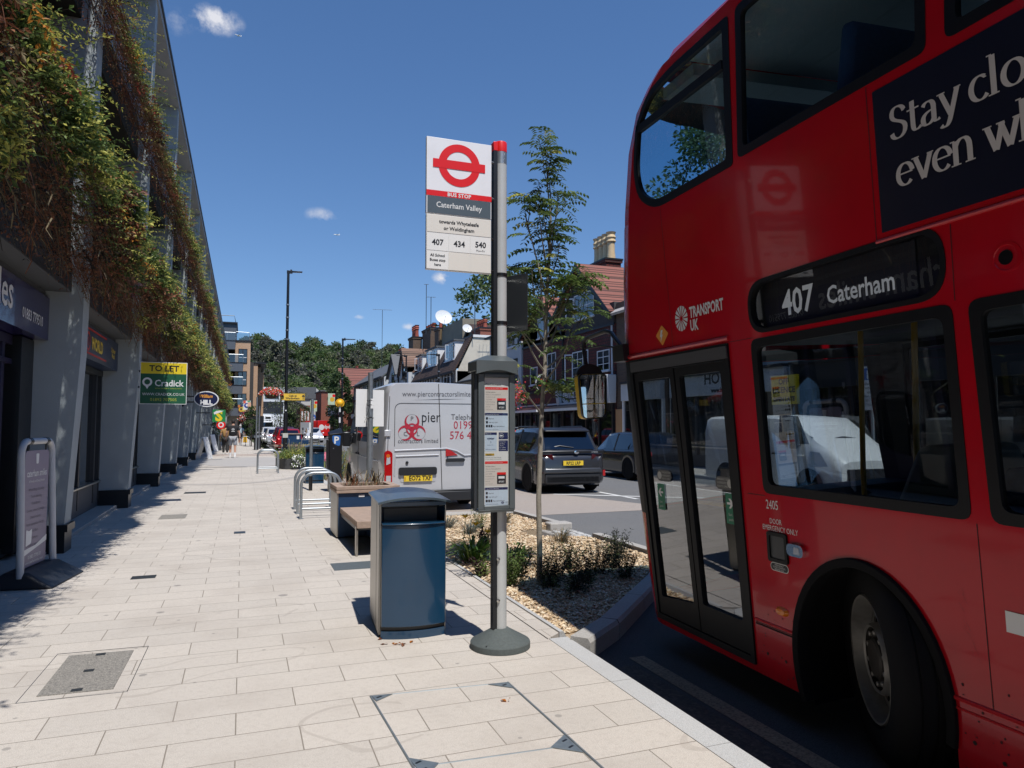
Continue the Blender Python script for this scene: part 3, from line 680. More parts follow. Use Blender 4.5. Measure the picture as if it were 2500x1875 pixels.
b.plate([(1.69, 2.30), (1.665, 2.30), (1.682, 2.268), (1.668, 2.268), (1.70, 2.215), (1.694, 2.253), (1.708, 2.253)], [], -0.005, None, WTEXT, FB)
b.build('warning_sticker', bus, smooth=0)
b = MB(); cx, cz = -0.86, 0.885
b.plate(circle(cx, cz, 0.125, 40), [circle(cx, cz, 0.085, 32)], -0.003, None, BT, FB)
b.plate([(cx - .19, cz - .04), (cx + .19, cz - .04), (cx + .19, cz + .04), (cx - .19, cz + .04)], [], -0.004, None, BT, FB)
b.build('roundel_emblem', bus, smooth=0)
# --- advertisement panel with serif lettering drawn with a broad nib
ADBLUE = mat('advert_navy', (0.006, 0.007, 0.022), 0.35, var=0.06)
CREAM = mat('advert_lettering', (0.62, 0.58, 0.54), 0.55, var=0.03)
b = MB(); b.plate([(-0.235, 2.49), (-6.6, 2.49), (-6.6, 3.13), (-0.235, 3.13)][::-1], [], -0.004, 0.0, ADBLUE, FB)
adv = b.build('advert_panel', bus, smooth=0)
def bez(p0, p1, p2, p3, n=10):
    r = []
    for i in range(n + 1):
        t = i / n; u = 1 - t
        r.append((u**3*p0[0] + 3*u*u*t*p1[0] + 3*u*t*t*p2[0] + t**3*p3[0], u**3*p0[1] + 3*u*u*t*p1[1] + 3*u*t*t*p2[1] + t**3*p3[1]))
    return r
def ell(cx, cy, rx, ry, a0, a1, n=18): return arcpts(cx, cy, rx, radians(a0), radians(a1), n, ry)
NX, NY = 0.115, 0.032     # nib half sizes (fraction of the x-height)
G = {  # unit: x-height = 1
 'l': ([[(.2, 0), (.2, 1.5)]], [(-.02, 0, .42), (-.02, 1.5, .2)], .5),
 'h': ([[(.2, 0), (.2, 1.5)], bez((.2, .7), (.35, 1.12), (.82, 1.12), (.8, .55)) + [(.8, 0)]], [(-.02, 0, .42), (.58, 0, .42), (-.02, 1.5, .2)], 1.1),
 'n': ([[(.2, 0), (.2, .96)], bez((.2, .7), (.35, 1.12), (.82, 1.12), (.8, .55)) + [(.8, 0)]], [(-.02, 0, .42), (.58, 0, .42), (-.02, .95, .2)], 1.1),
 'o': ([ell(.5, .49, .38, .46, 0, 360, 30)], [], 1.0),
 'c': ([ell(.5, .49, .36, .46, 52, 318, 24)], [(.66, .8, .12)], .92),
 'e': ([ell(.48, .49, .36, .46, 318, 360, 3)[::-1] * 0 + ell(.48, .49, .36, .46, 8, 318, 26), [(.14, .53), (.84, .53)]], [], .95),
 'a': ([bez((.18, .8), (.3, 1.04), (.7, 1.0), (.66, .6)) + [(.66, .2)] + bez((.66, .2), (.68, 0), (.8, 0), (.92, .08), 6), bez((.66, .56), (.2, .55), (.08, .3), (.2, .08)) + bez((.2, .08), (.34, -.06), (.58, .05), (.66, .22))], [], .95),
 't': ([[(.3, 1.3), (.3, .3)] + bez((.3, .3), (.3, -.02), (.5, -.02), (.68, .12)), [(.04, .95), (.62, .95)]], [], .68),
 'v': ([[(.16, .97), (.5, .02)], [(.52, .02), (.86, .97)]], [(-.02, .95, .36), (.7, .95, .3)], 1.0),
 'w': ([[(.14, .97), (.44, .02)], [(.46, .02), (.74, .97)], [(.66, .97), (.96, .02)], [(.98, .02), (1.28, .97)]], [(-.04, .95, .36), (.5, .95, .32), (1.12, .95, .3)], 1.42),
 'y': ([[(.16, .97), (.52, .05)], [(.88, .97), (.5, -.15)] + bez((.5, -.15), (.4, -.42), (.2, -.45), (.1, -.3))], [(-.02, .95, .36), (.72, .95, .3)], 1.0),
 'S': ([bez((.78, 1.12), (.68, 1.48), (.12, 1.5), (.16, 1.05)) + bez((.16, 1.05), (.2, .72), (.84, .75), (.8, .36)) + bez((.8, .36), (.76, -.06), (.16, -.1), (.12, .3))], [(.68, 1.1, .12), (.1, .12, .1)], .98),
 's': ([bez((.6, .74), (.55, 1.02), (.08, 1.02), (.12, .72)) + bez((.12, .72), (.16, .5), (.68, .5), (.64, .24)) + bez((.64, .24), (.6, -.05), (.12, -.06), (.08, .2))], [], .78),
 'r': ([[(.2, 0), (.2, .96)], bez((.2, .6), (.3, .98), (.5, 1.05), (.68, .92), 6)], [(-.02, 0, .42), (-.02, .95, .2)], .72),
 ' ': ([], [], .42)}
def nib_text(b, s, x, z, xh, m):
    lay = 0
    for ch in s:
        st, se, adv_ = G[ch]
        for pl in st:
            P = [Vector((p[0], p[1])) for p in pl]
            n = len(P); L = []; Rr = []
            for i in range(n):
                d = (P[min(i + 1, n - 1)] - P[max(i - 1, 0)]); d.normalize(); nr = Vector((-d.y, d.x))
                k = math.sqrt((NX * nr.x) ** 2 + (NY * nr.y) ** 2)
                L.append(P[i] + nr * k); Rr.append(P[i] - nr * k)
            dep = -0.0055 - 0.0004 * (lay % 5); lay += 1
            vs = [(dep, x - q.x * xh, z + q.y * xh) for q in L + Rr]
            b.add(vs, [(i, i + 1, n + i + 1, n + i) for i in range(n - 1)], m)
        for (sx, sz, sw) in se:
            dep = -0.0055 - 0.0004 * (lay % 5); lay += 1
            t = .05
            b.add([(dep, x - q[0] * xh, z + q[1] * xh) for q in [(sx, sz), (sx + sw, sz), (sx + sw, sz + t), (sx, sz + t)]], [(0, 1, 2, 3)], m)
        x -= adv_ * xh * 0.91
    return x
b = MB(); nib_text(b, 'Stay close', -0.315, 2.872, 0.101, CREAM); nib_text(b, 'even when', -0.33, 2.66, 0.101, CREAM)
b.build('advert_lettering', adv, smooth=0)
# --- small fittings
b = MB(); b.plate(rrect(0.525, 0.875, 0.685, 1.04, 0.015), [rrect(0.545, 0.895, 0.665, 1.02, 0.008)], -0.012, 0.0, BUSBLACK, FB); b.plate(rrect(0.545, 0.895, 0.665, 1.02, 0.008), [], -0.004, None, mat('flap_grey', (0.06, 0.062, 0.065), 0.3, 0.2), FB); b.build('emergency_flap', bus, bevel=0.003)
b = MB(); b.plate(rrect(0.53, 0.826, 0.675, 0.872, 0.022), [], -0.003, None, WTEXT, FB); b.plate(rrect(0.534, 0.83, 0.671, 0.868, 0.019), [], -0.004, None, KTEXT, FB)
for k, t in enumerate(['EMERGENCY', 'DOOR CONTROL', 'BEHIND FLAP']): b.text(t, 0.0125, WTEXT, FBt(0.6025, 0.8555 - k * .0115), d=-0.005, align='CENTER')
b.build('emergency_notice', bus, smooth=0)
b = MB(); ls = rrect(0.39, 0.935, 0.515, 1.0, 0.028); b.plate(ls, [], -0.022, 0, mat('chrome', (0.75, 0.76, 0.78), 0.08, 1.0, var=0.03), FB); b.plate([(0.415, 0.95), (0.46, 0.95), (0.455, 0.985), (0.42, 0.985)], [], -0.024, -0.02, mat('repeater_clear', (0.6, 0.62, 0.65), 0.1, 0.3), FB); b.build('side_lamp', bus, bevel=0.008)
b = MB(); b.lathe([(0.0, -0.02), (0.02, -0.018), (0.026, -0.008), (0.03, 0.0)], mat('amber_lens', (0.75, 0.2, 0.01), 0.15, var=0.1), 20, c=(0, 0.605, 0.61), axis='X', sx=1.7, sy=0.85); b.build('side_marker', bus)
b = MB(); b.lathe([(0.06, 0.002), (0.06, -0.002), (0.048, -0.003), (0.03, 0.02), (0.0, 0.021)], BUSRED, 24, c=(0, -0.78, 2.255), axis='X'); b.lathe([(0.028, -.0035), (0.0, -.0035)], BLACK, 20, c=(0, -0.78, 2.255), axis='X'); b.build('filler_cap', bus)
b = MB()   # scuff marks on the lower panel
SC_ = mat('scuff', (0.05, 0.008, 0.012), 0.8)
rs = random.Random(5)
for k in range(46):
    t = rs.random(); y = -0.475 - 0.03 * rs.random() - (0.07 * (t - .4) if t > .4 else 0); z = 0.98 - 0.28 * t + rs.uniform(-.01, .01); L = rs.uniform(.008, .04); a = rs.uniform(-1.3, -0.5)
    b.plate([(y, z), (y - L * .45, z + L * a * .6), (y - L * .45 + .002, z + L * a * .6 + .002), (y + .002, z + .002)], [], -0.0012 - k * 1e-5, None, SC_, FB)
for k in range(70):
    y, z = rs.choice([rs.uniform(.53, .83), rs.uniform(-.95, -.44), rs.uniform(-.95, -.44)]), rs.uniform(.22, .62); r_ = rs.uniform(.0015, .006)
    b.plate(circle(y, z, r_, 6, r_ * rs.uniform(.4, 1.6)), [], -0.0014 - k * 1e-5, None, SC_, FB)
for (y, z) in ((.75, .34), (.6, .34), (-.5, .36), (-.62, .33), (-.85, .36)): b.plate(circle(y, z, .009, 10), [], -.0022, None, GAP, FB)
b.build('scuff_marks', bus, smooth=0)
b = MB(); b.tube([(0.0, 2.22, 2.2), (-0.02, 2.33, 2.30), (-0.02, 2.42, 2.375), (-0.02, 2.52, 2.40), (-0.03, 2.86, 2.385), (-0.03, 2.92, 2.36), (-0.03, 2.93, 2.28), (-0.03, 2.88, 2.05)], 0.018, BLACK, 10)
b.tube([(-0.01, 2.36, 2.25), (-0.02, 2.6, 2.29), (-0.03, 2.92, 2.3)], 0.008, BLACK, 8)
b.box(-0.05, 0.12, 2.18, 2.36, 2.13, 2.26, BLACK)
arm = b.build('mirror_arm', bus, bevel=0.006)
MIRYEL = mat('yellow_mirror_shell', (0.66, 0.42, 0.015), 0.35, var=0.1)
def mirfr(a, c, d):     # a across, c up, d depth; the mirror faces back towards the driver
    ang = radians(-6); y0, x0 = 2.80, -0.035
    a *= 1.3; c *= 1.02
    return (x0 + a * cos(ang), y0 - a * sin(ang) + d, 1.885 + c)
b = MB(); shell = round_poly([(-0.085, -0.19), (0.1, -0.19), (0.115, 0.19), (-0.1, 0.19)], 0.05)
b.plate(shell, [], 0.015, 0.085, MIRYEL, mirfr); b.plate(shell, [big(shell, -0.006)], -0.01, 0.02, BLACK, mirfr)
b.plate(arcpts(0.0, 0.17, 0.1, 0, pi, 14), [], 0.03, 0.08, BLACK, mirfr)
mh = b.build('mirror', bus, bevel=0.012)
b = MB(); MIRROR = mat('mirror_glass', (0.9, 0.9, 0.92), 0.02, 1.0, var=0.0)
b.plate([(-0.075, -0.06), (0.095, -0.06), (0.105, 0.178), (-0.085, 0.178)], [], 0.004, None, MIRROR, mirfr)
b.plate([(-0.07, -0.178), (0.085, -0.178), (0.095, -0.068), (-0.075, -0.068)], [], 0.004, None, MIRROR, mirfr)
b.plate([(-0.08, -0.068), (0.098, -0.068), (0.098, -0.06), (-0.08, -0.06)], [], 0.0, None, MIRYEL, mirfr)
b.build('mirror_glass', mh, smooth=0)
# --- inside
b = MB()
b.box(0.06, BW - 0.06, 0.56, 2.05, 0.28, 0.34, INTGREY); b.box(0.8, BW - 0.8, -0.5, 0.56, 0.28, 0.34, INTGREY); b.box(0.06, BW - 0.06, REAR + .1, -0.5, 0.28, 0.34, INTGREY)
b.box(0.06, BW - 0.06, REAR + .1, 2.15, 2.22, 2.5, INTDARK)          # intermediate ceiling/floor
b.box(0.06, BW - 0.06, REAR + .1, 1.35, 4.08, 4.1, INTGREY)
b.box(0.16, BW - 0.16, 1.35, 1.74, 3.99, 4.07, INTGREY); b.box(0.06, BW - 0.06, REAR + .08, REAR + .12, 0.3, 4.1, INTDARK)
b.box(0.06, 0.8, -0.5, 0.62, 0.985, 1.0, INTDARK); b.box(0.76, 0.8, -0.5, 0.62, 0.34, 0.985, INTDARK)
b.box(1.35, BW - .06, 0.55, 0.62, 0.34, 1.35, INTDARK)     # cab partition
b.box(1.3, BW - .06, 1.9, 2.2, 0.34, 1.05, INTDARK)
b.build('interior', bus)
def seat(x, y, z, w=0.9, m=SEATBLUE):
    b = MB(); b.hexa([(x, y, z + .38), (x + w, y, z + .38), (x + w, y + .45, z + .40), (x, y + .45, z + .40)], [(x, y, z + .47), (x + w, y, z + .47), (x + w, y + .45, z + .49), (x, y + .45, z + .49)], m)
    b.hexa([(x, y - .02, z + .42), (x + w, y - .02, z + .42), (x + w, y + .09, z + .42), (x, y + .09, z + .42)], [(x, y - .14, z + 1.1), (x + w, y - .14, z + 1.1), (x + w, y - .06, z + 1.12), (x, y - .06, z + 1.12)], m)
    b.box(x + .1, x + w - .1, y + .05, y + .35, z, z + .4, INTDARK)
    return b.build('seat', bus, bevel=0.03)
for y in (-0.55, -1.4, -2.3, -3.2): seat(0.12, y, 0.34); seat(1.5, y, 0.34)
for y in (0.95, 0.1, -0.75, -1.6, -2.5): seat(0.12, y, 2.5); seat(1.5, y, 2.5)
b = MB()
for (x, y, z0, z1) in [(0.95, 0.55, .34, 2.22), (0.9, -0.25, .34, 2.22), (1.5, -1.2, .34, 2.22), (1.0, 1.0, .34, 2.22), (0.95, 0.2, 2.5, 4.08), (1.5, -1.0, 2.5, 4.08)]:
    b.tube([(x, y, z0), (x + .02, y, (z0 + z1) / 2), (x, y - .08, z1)], 0.017, HANDRAIL, 10)
b.tube([(0.35, 1.95, 1.05), (0.4, 1.6, 1.05), (0.45, 1.2, 1.02), (0.45, 1.1, 0.9), (0.45, 1.1, .35)], 0.016, HANDRAIL, 8)
b.build('handrail', bus)
b = MB(); b.hexa([(0.45, -0.2, 0.98), (1.0, -0.2, 0.98), (1.0, 0.35, 0.98), (0.45, 0.35, 0.98)], [(0.5, -0.1, 1.5), (0.95, -0.1, 1.5), (0.95, 0.12, 1.5), (0.5, 0.12, 1.5)], INTGREY); b.build('luggage_pen', bus, bevel=0.04)
# ------------------------------------------------------------------ the grey shop building on the left, with its green wall
RENDER = mat('grey_render', (0.345, 0.385, 0.40), 0.85, var=0.1, scale=3, bump=0.25, bscale=90, dirt=(0.26, 0.275, 0.29, 0.35), dscale=1.4)
RENDER_PALE = mat('pale_grey_render', (0.33, 0.345, 0.36), 0.85, var=0.08, scale=2, bump=0.15, dirt=(0.25, 0.26, 0.27, 0.3))
CHAR = mat('charcoal_cladding', (0.022, 0.025, 0.029), 0.45, var=0.25)
PLINTH = mat('black_plinth', (0.008, 0.009, 0.011), 0.35, var=0.3)
SOFFIT = mat('grey_soffit', (0.085, 0.09, 0.096), 0.6, var=0.15)
PURPLE = mat('purple_fascia', (0.018, 0.014, 0.085), 0.22, coat=0.4, var=0.05)
PURPLE_FRAME = mat('purple_door_frame', (0.02, 0.016, 0.05), 0.35)
SHOPGLASS = glass_mat('shop_glass', (0.35, 0.38, 0.39), refl=1.4, wav=0.02)
CX0 = [5.05 * k + 10.05 for k in range(-9, 18)]
bld = thing('shop_building', 'long grey rendered building with leaning fins and shops under a green wall', 'building', loc=(-2.5, 30, 0))
Y0, Y1 = CX0[0] - 0.2, CX0[-1] + 0.3
b = MB(); b.box(-14, -2.85, Y0, Y1, 0, 9.9, RENDER_PALE)
for z0, z1 in ((3.22, 3.5), (5.15, 6.25), (7.6, 8.1)): b.box(-2.85, -2.42, Y0, Y1, z0, z1, CHAR)
b.box(-2.85, -2.5, Y0, Y1, 3.5, 5.15, CHAR); b.box(-2.85, -2.35, Y0, Y1, 6.25, 7.6, CHAR); b.box(-2.85, -2.3, Y0, Y1, 8.1, 9.82, RENDER_PALE)
b.build('wall', bld, world=True)
b = MB(); b.box(-14.2, -1.72, Y0 - .1, Y1 + .1, 9.82, 9.98, RENDER_PALE); b.box(-14.2, -1.69, Y0 - .12, Y1 + .12, 9.98, 10.06, CHAR); b.build('roof', bld, world=True)
def fx(z): return -1.98 + 0.053 * min(z, 2.4) if z < 2.4 else -1.853 + 0.014 * (z - 2.4)
for i, y in enumerate(CX0):
    b = MB(); t = 0.17
    prof = [(z, fx(z)) for z in (0.33, 2.4, 3.3, 6.4, 9.82)]
    for (z0, x0), (z1, x1) in zip(prof[:-1], prof[1:]):
        b.hexa([(-2.5, y - t, z0), (x0, y - t, z0), (x0, y + t, z0), (-2.5, y + t, z0)], [(-2.5, y - t, z1), (x1, y - t, z1), (x1, y + t, z1), (-2.5, y + t, z1)], RENDER)
    c = b.build('column', bld, world=True, smooth=20)
    if -14 < i - 9 < 14:
        b = MB(); b.box(-2.5, -1.95, y - t - .02, y + t + .02, 0, 0.25, PLINTH); b.box(-2.5, -1.92, y - t - .035, y + t + .035, 0.25, 0.335, PLINTH); 
        pl = b.build('plinth', c, world=False); 
        me = pl.data; L = wm(bld).inverted()
        for v in me.vertices: v.co = L @ v.co
for i, y in enumerate(CX0[:-1]):
    y0, y1 = y + 0.17, y + 4.88
    b = MB(); b.box(-2.5, -1.98, y0, y1, 3.13, 3.2, SOFFIT); b.box(-2.02, -1.975, y0, y1, 3.14, 3.42, CHAR); b.box(-2.5, -2.25, y0, y1, 3.05, 3.13, SOFFIT); b.build('soffit', bld, world=True)
    # shop front: step, stall riser, frame, glazing, dark room behind
    near = 3 < y < 40
    pur = i == 8
    if not near:
        b = MB(); b.box(-2.6, -2.46, y0, y1, 0, 0.45, SOFFIT); b.box(-2.6, -2.46, y0, y1, 2.5, 3.05, PURPLE if i % 2 else CHAR); w = b.build('shop_front', bld, world=True)
        b = MB(); b.quad([(-2.5, y0, .45), (-2.5, y1, .45), (-2.5, y1, 2.5), (-2.5, y0, 2.5)], SHOPGLASS); b.build('pane', w, world=False); w.children[0].data.transform(wm(bld).inverted())
        continue
    fm = PURPLE_FRAME if pur else CHAR
    b = MB()
    b.box(-2.62, -2.13, y0, y1, 0, 0.06 if not pur else 0.03, CONCRETE)
    b.box(-2.6, -2.45, y0, y1, 0.06, 0.5 if not pur else 0.16, SOFFIT if not pur else PLINTH)
    b.box(-2.62, -2.4, y0, y1, 0.5, 0.53, STEEL) if not pur else None
    muls = [y0 + .03, y0 + 1.25, y1 - 1.75, y1 - .5, y1 - .03] if not pur else [y0 + .1, y0 + 1.6, y0 + 3.15, y0 + 3.95, y1 - .45]
    for my in muls: b.box(-2.56, -2.44, my - .045, my + .045, 0.16, 2.5, fm)
    b.box(-2.56, -2.43, y0, y1, 2.42, 2.52, fm)
    if pur:
        b.box(-2.56, -2.43, y0, y1, 2.2, 2.26, fm); b.box(-2.5, -2.34, y1 - .5, y1, 0.1, 2.52, PLINTH)
    w = b.build('shop_front', bld, world=True, bevel=0.004)
    b = MB(); b.quad([(-2.5, y0, .2), (-2.5, y1, .2), (-2.5, y1, 2.45), (-2.5, y0, 2.45)], SHOPGLASS); o = b.build('pane', w); o.data.transform(wm(bld).inverted())
    b = MB(); b.box(-2.84, -2.83, y0, y1, 0.06, 2.5, mat('shop_interior', (0.16, 0.165, 0.17), 0.8, var=0.5, scale=1.5)); b.box(-2.83, -2.6, y0 + .5, y0 + 1.6, .06, 1.3, mat('shop_counter', (0.2, 0.19, 0.17), 0.7)); [b.box(-2.66, -2.65, y0 + .2 + k * 1.15, y0 + 1.2 + k * 1.15, .55, 2.4 - .35 * (k % 2), mat('window_blind', (.30, .31, .305), .8, var=.15, scale=2)) for k in range(4)] if not pur else None; o = b.build('display', w); o.data.transform(wm(bld).inverted())
# fascia signs
b = MB(); y0, y1 = CX0[8] + .17, CX0[9] - .17
b.box(-2.45, -2.2, y0, y1, 2.53, 3.04, PURPLE)
b.text('caterham smiles', 0.5, WTEXT, FX(-2.196, 0, 0), at=(y1 - 1.43, 2.69), bold=0.006, sx=0.9, align='RIGHT')
b.text('01883 779510', 0.165, WTEXT, FX(-2.196, 0, 0), at=(y1 - 1.10, 2.66), bold=0.002, sx=0.86)
b.build('fascia_sign', bld, world=True, bevel=0.004)
b = MB(); y0, y1 = CX0[9] + .17, CX0[10] - .17; SGB = mat('blue_fascia', (0.018, 0.032, 0.075), 0.35, var=0.08); YEL = mat('yellow_lettering', (0.78, 0.56, 0.06), 0.5); REDL = mat('red_lettering', (0.55, 0.03, 0.02), 0.5)
b.box(-2.45, -2.2, y0, y1, 2.53, 3.04, SGB)
b.text('TOR', 0.26, YEL, FX(-2.196), at=(y0 + 1.1, 2.7), bold=0.012, sx=.95); b.text('WORLD', 0.26, YEL, FX(-2.196), at=(y0 + 2.25, 2.7), bold=0.012, sx=0.95)
b.plate(circle(y0 + 1.98, 2.79, 0.15, 24), [circle(y0 + 1.98, 2.79, .11, 20)], -.004, None, REDL, FX(-2.2)); b.text('0', .2, REDL, FX(-2.196), at=(y0 + 1.91, 2.72))
for z in (2.6, 2.97): b.plate([(y0 + .9, z), (y0 + 3.5, z), (y0 + 3.5, z + .03), (y0 + .9, z + .03)], [], -.004, None, REDL, FX(-2.2))
b.text('Outdoor', 0.12, YEL, FX(-2.196), at=(y1 - .75, 2.82), bold=.002); b.text('World', 0.12, YEL, FX(-2.196), at=(y1 - .68, 2.72), bold=.002)
b.build('fascia_sign', bld, world=True, bevel=0.004)
for i in range(11, 16):
    b = MB(); y0, y1 = CX0[i - 1] + .17, CX0[i] - .17; b.box(-2.45, -2.2, y0, y1, 2.53, 3.04, [SOFFIT, CHAR, SGB][i % 3]); b.build('fascia_sign', bld, world=True)
# window vinyl on the dentist's door
b = MB(); y1 = CX0[9] - .17; vin = mat('window_vinyl', (0.35, 0.36, 0.38), 0.6)
for k, (t, z) in enumerate([('Opening Times', 1.36), ('Monday to Friday 9am - 5pm', 1.27), ('Saturday & Sunday Closed', 1.18)]): b.text(t, 0.065, vin, FX(-2.495), at=(y1 - 1.35, z), align='CENTER', sx=.8)
b.plate([(y1 - 1.40, 1.5), (y1 - 1.36, 1.5), (y1 - 1.35, 1.6), (y1 - 1.41, 1.6)], [], -.003, None, vin, FX(-2.5))
b.plate([(y1 - 2.6, 0.18), (y1 - .9, 0.18), (y1 - .9, .75), (y1 - 1.3, .5), (y1 - 1.7, .78), (y1 - 2.6, .5)], [], -.002, None, mat('purple_vinyl', (0.02, 0.012, 0.06), 0.4), FX(-2.5))
b.plate([(y1 - 2.0, .2), (y1 - 1.85, .2), (y1 - 1.5, .4), (y1 - .92, .66), (y1 - .92, .72), (y1 - 1.55, .48)], [], -.004, None, vin, FX(-2.5))
b.plate([(y1 - 1.55, .56), (y1 - 1.36, .56), (y1 - 1.33, .95), (y1 - 1.45, .86), (y1 - 1.58, .95)], [], -.004, None, vin, FX(-2.5))
b.plate([(y1 - 1.42, .9), (y1 - 1.2, .9), (y1 - 1.2, 1.15), (y1 - 1.42, 1.15)], [], -.004, None, WTEXT, FX(-2.494))
b.build('window_vinyl', bld, world=True, smooth=0)

# ------------------------------------------------------------------ leaves
LEAFM = [leaf_mat('leaf_deep_green', (0.055, 0.10, 0.026), (0.13, 0.19, 0.05)), leaf_mat('leaf_mid_green', (0.14, 0.215, 0.055), (0.25, 0.31, 0.09)),
         leaf_mat('leaf_yellow_green', (0.46, 0.46, 0.09), (0.6, 0.56, 0.15)), leaf_mat('leaf_dry_brown', (0.21, 0.075, 0.035), (0.32, 0.14, 0.07), 0.75, 0.2),
         leaf_mat('leaf_straw', (0.22, 0.17, 0.09), (0.34, 0.27, 0.15), 0.75, 0.2), leaf_mat('leaf_red', (0.25, 0.03, 0.025), (0.4, 0.10, 0.05)), leaf_mat('leaf_orange', (0.5, 0.14, 0.02), (0.6, 0.3, 0.05)),
         leaf_mat('leaf_dark_stem', (0.022, 0.016, 0.012), (0.04, 0.03, 0.02), 0.8, 0.05), leaf_mat('leaf_pink_brown', (0.26, 0.12, 0.09), (0.36, 0.2, 0.15), 0.7, 0.2)]
class Leaves:
    def __init__(s): s.v = []; s.f = []; s.m = []
    def leaf(s, p, d, n, L, w, mi):
        """one pointed leaf: from p along d, width w across, blade normal n, folded a little"""
        sx = d.cross(n)
        if sx.length < 1e-6: sx = Vector((1, 0, 0))
        sx = sx.normalized() * w; k = len(s.v)
        mid = p + d * (L * .5) 
        s.v += [p[:], (mid + sx * .5 + n * w * .15)[:], (p + d * L - n * L * .08)[:], (mid - sx * .5 + n * w * .15)[:]]
        s.f.append((k, k + 1, k + 2, k + 3)); s.m.append(mi)
    def blade(s, pts, w, mi):
        for a, c in zip(pts[:-1], pts[1:]):
            t = (c - a); sx = t.cross(Vector((.3, .2, .9))); 
            if sx.length < 1e-6: continue
            sx = sx.normalized() * w * .5; k = len(s.v)
            s.v += [(a - sx)[:], (a + sx)[:], (c + sx * .7)[:], (c - sx * .7)[:]]; s.f.append((k, k + 1, k + 2, k + 3)); s.m.append(mi)
    def build(s, name, parent=None, mats=None, loc=None, world=True, **kw):
        b = MB(); b.v = s.v; b.f = s.f; b.m = s.m; b.mats = mats or LEAFM
        return b.build(name, parent, world=world, smooth=0, loc=loc, **kw)
def rv(rs, s=1.0): return Vector((rs.gauss(0, s), rs.gauss(0, s), rs.gauss(0, s)))
def sprig(Lv, rs, p, d, n, L, lw, mi, droop=0.4, stem=True, mi2=None):
    """a stem with paired leaflets"""
    d = d.normalized(); pts = [p.copy()]; q = p.copy(); dd = d.copy(); st = L / n
    for k in range(n):
        dd = (dd + Vector((0, 0, -droop / n)) + rv(rs, .09)).normalized(); q = q + dd * st; pts.append(q.copy())
        side = dd.cross(Vector((rs.gauss(0, .5), rs.gauss(0, .5), 1))).normalized()
        for sg in (-1, 1):
            ld = (side * sg + dd * .7 + rv(rs, .25)).normalized()
            Lv.leaf(q, ld, (Vector((0, 0, 1)) + rv(rs, .5)).normalized(), lw * rs.uniform(.7, 1.3), lw * rs.uniform(.35, .55), mi2 if (mi2 is not None and k > n * .6) else mi)
    if stem: Lv.blade([pts[0], pts[len(pts) // 2], pts[-1]], lw * .10, 7)
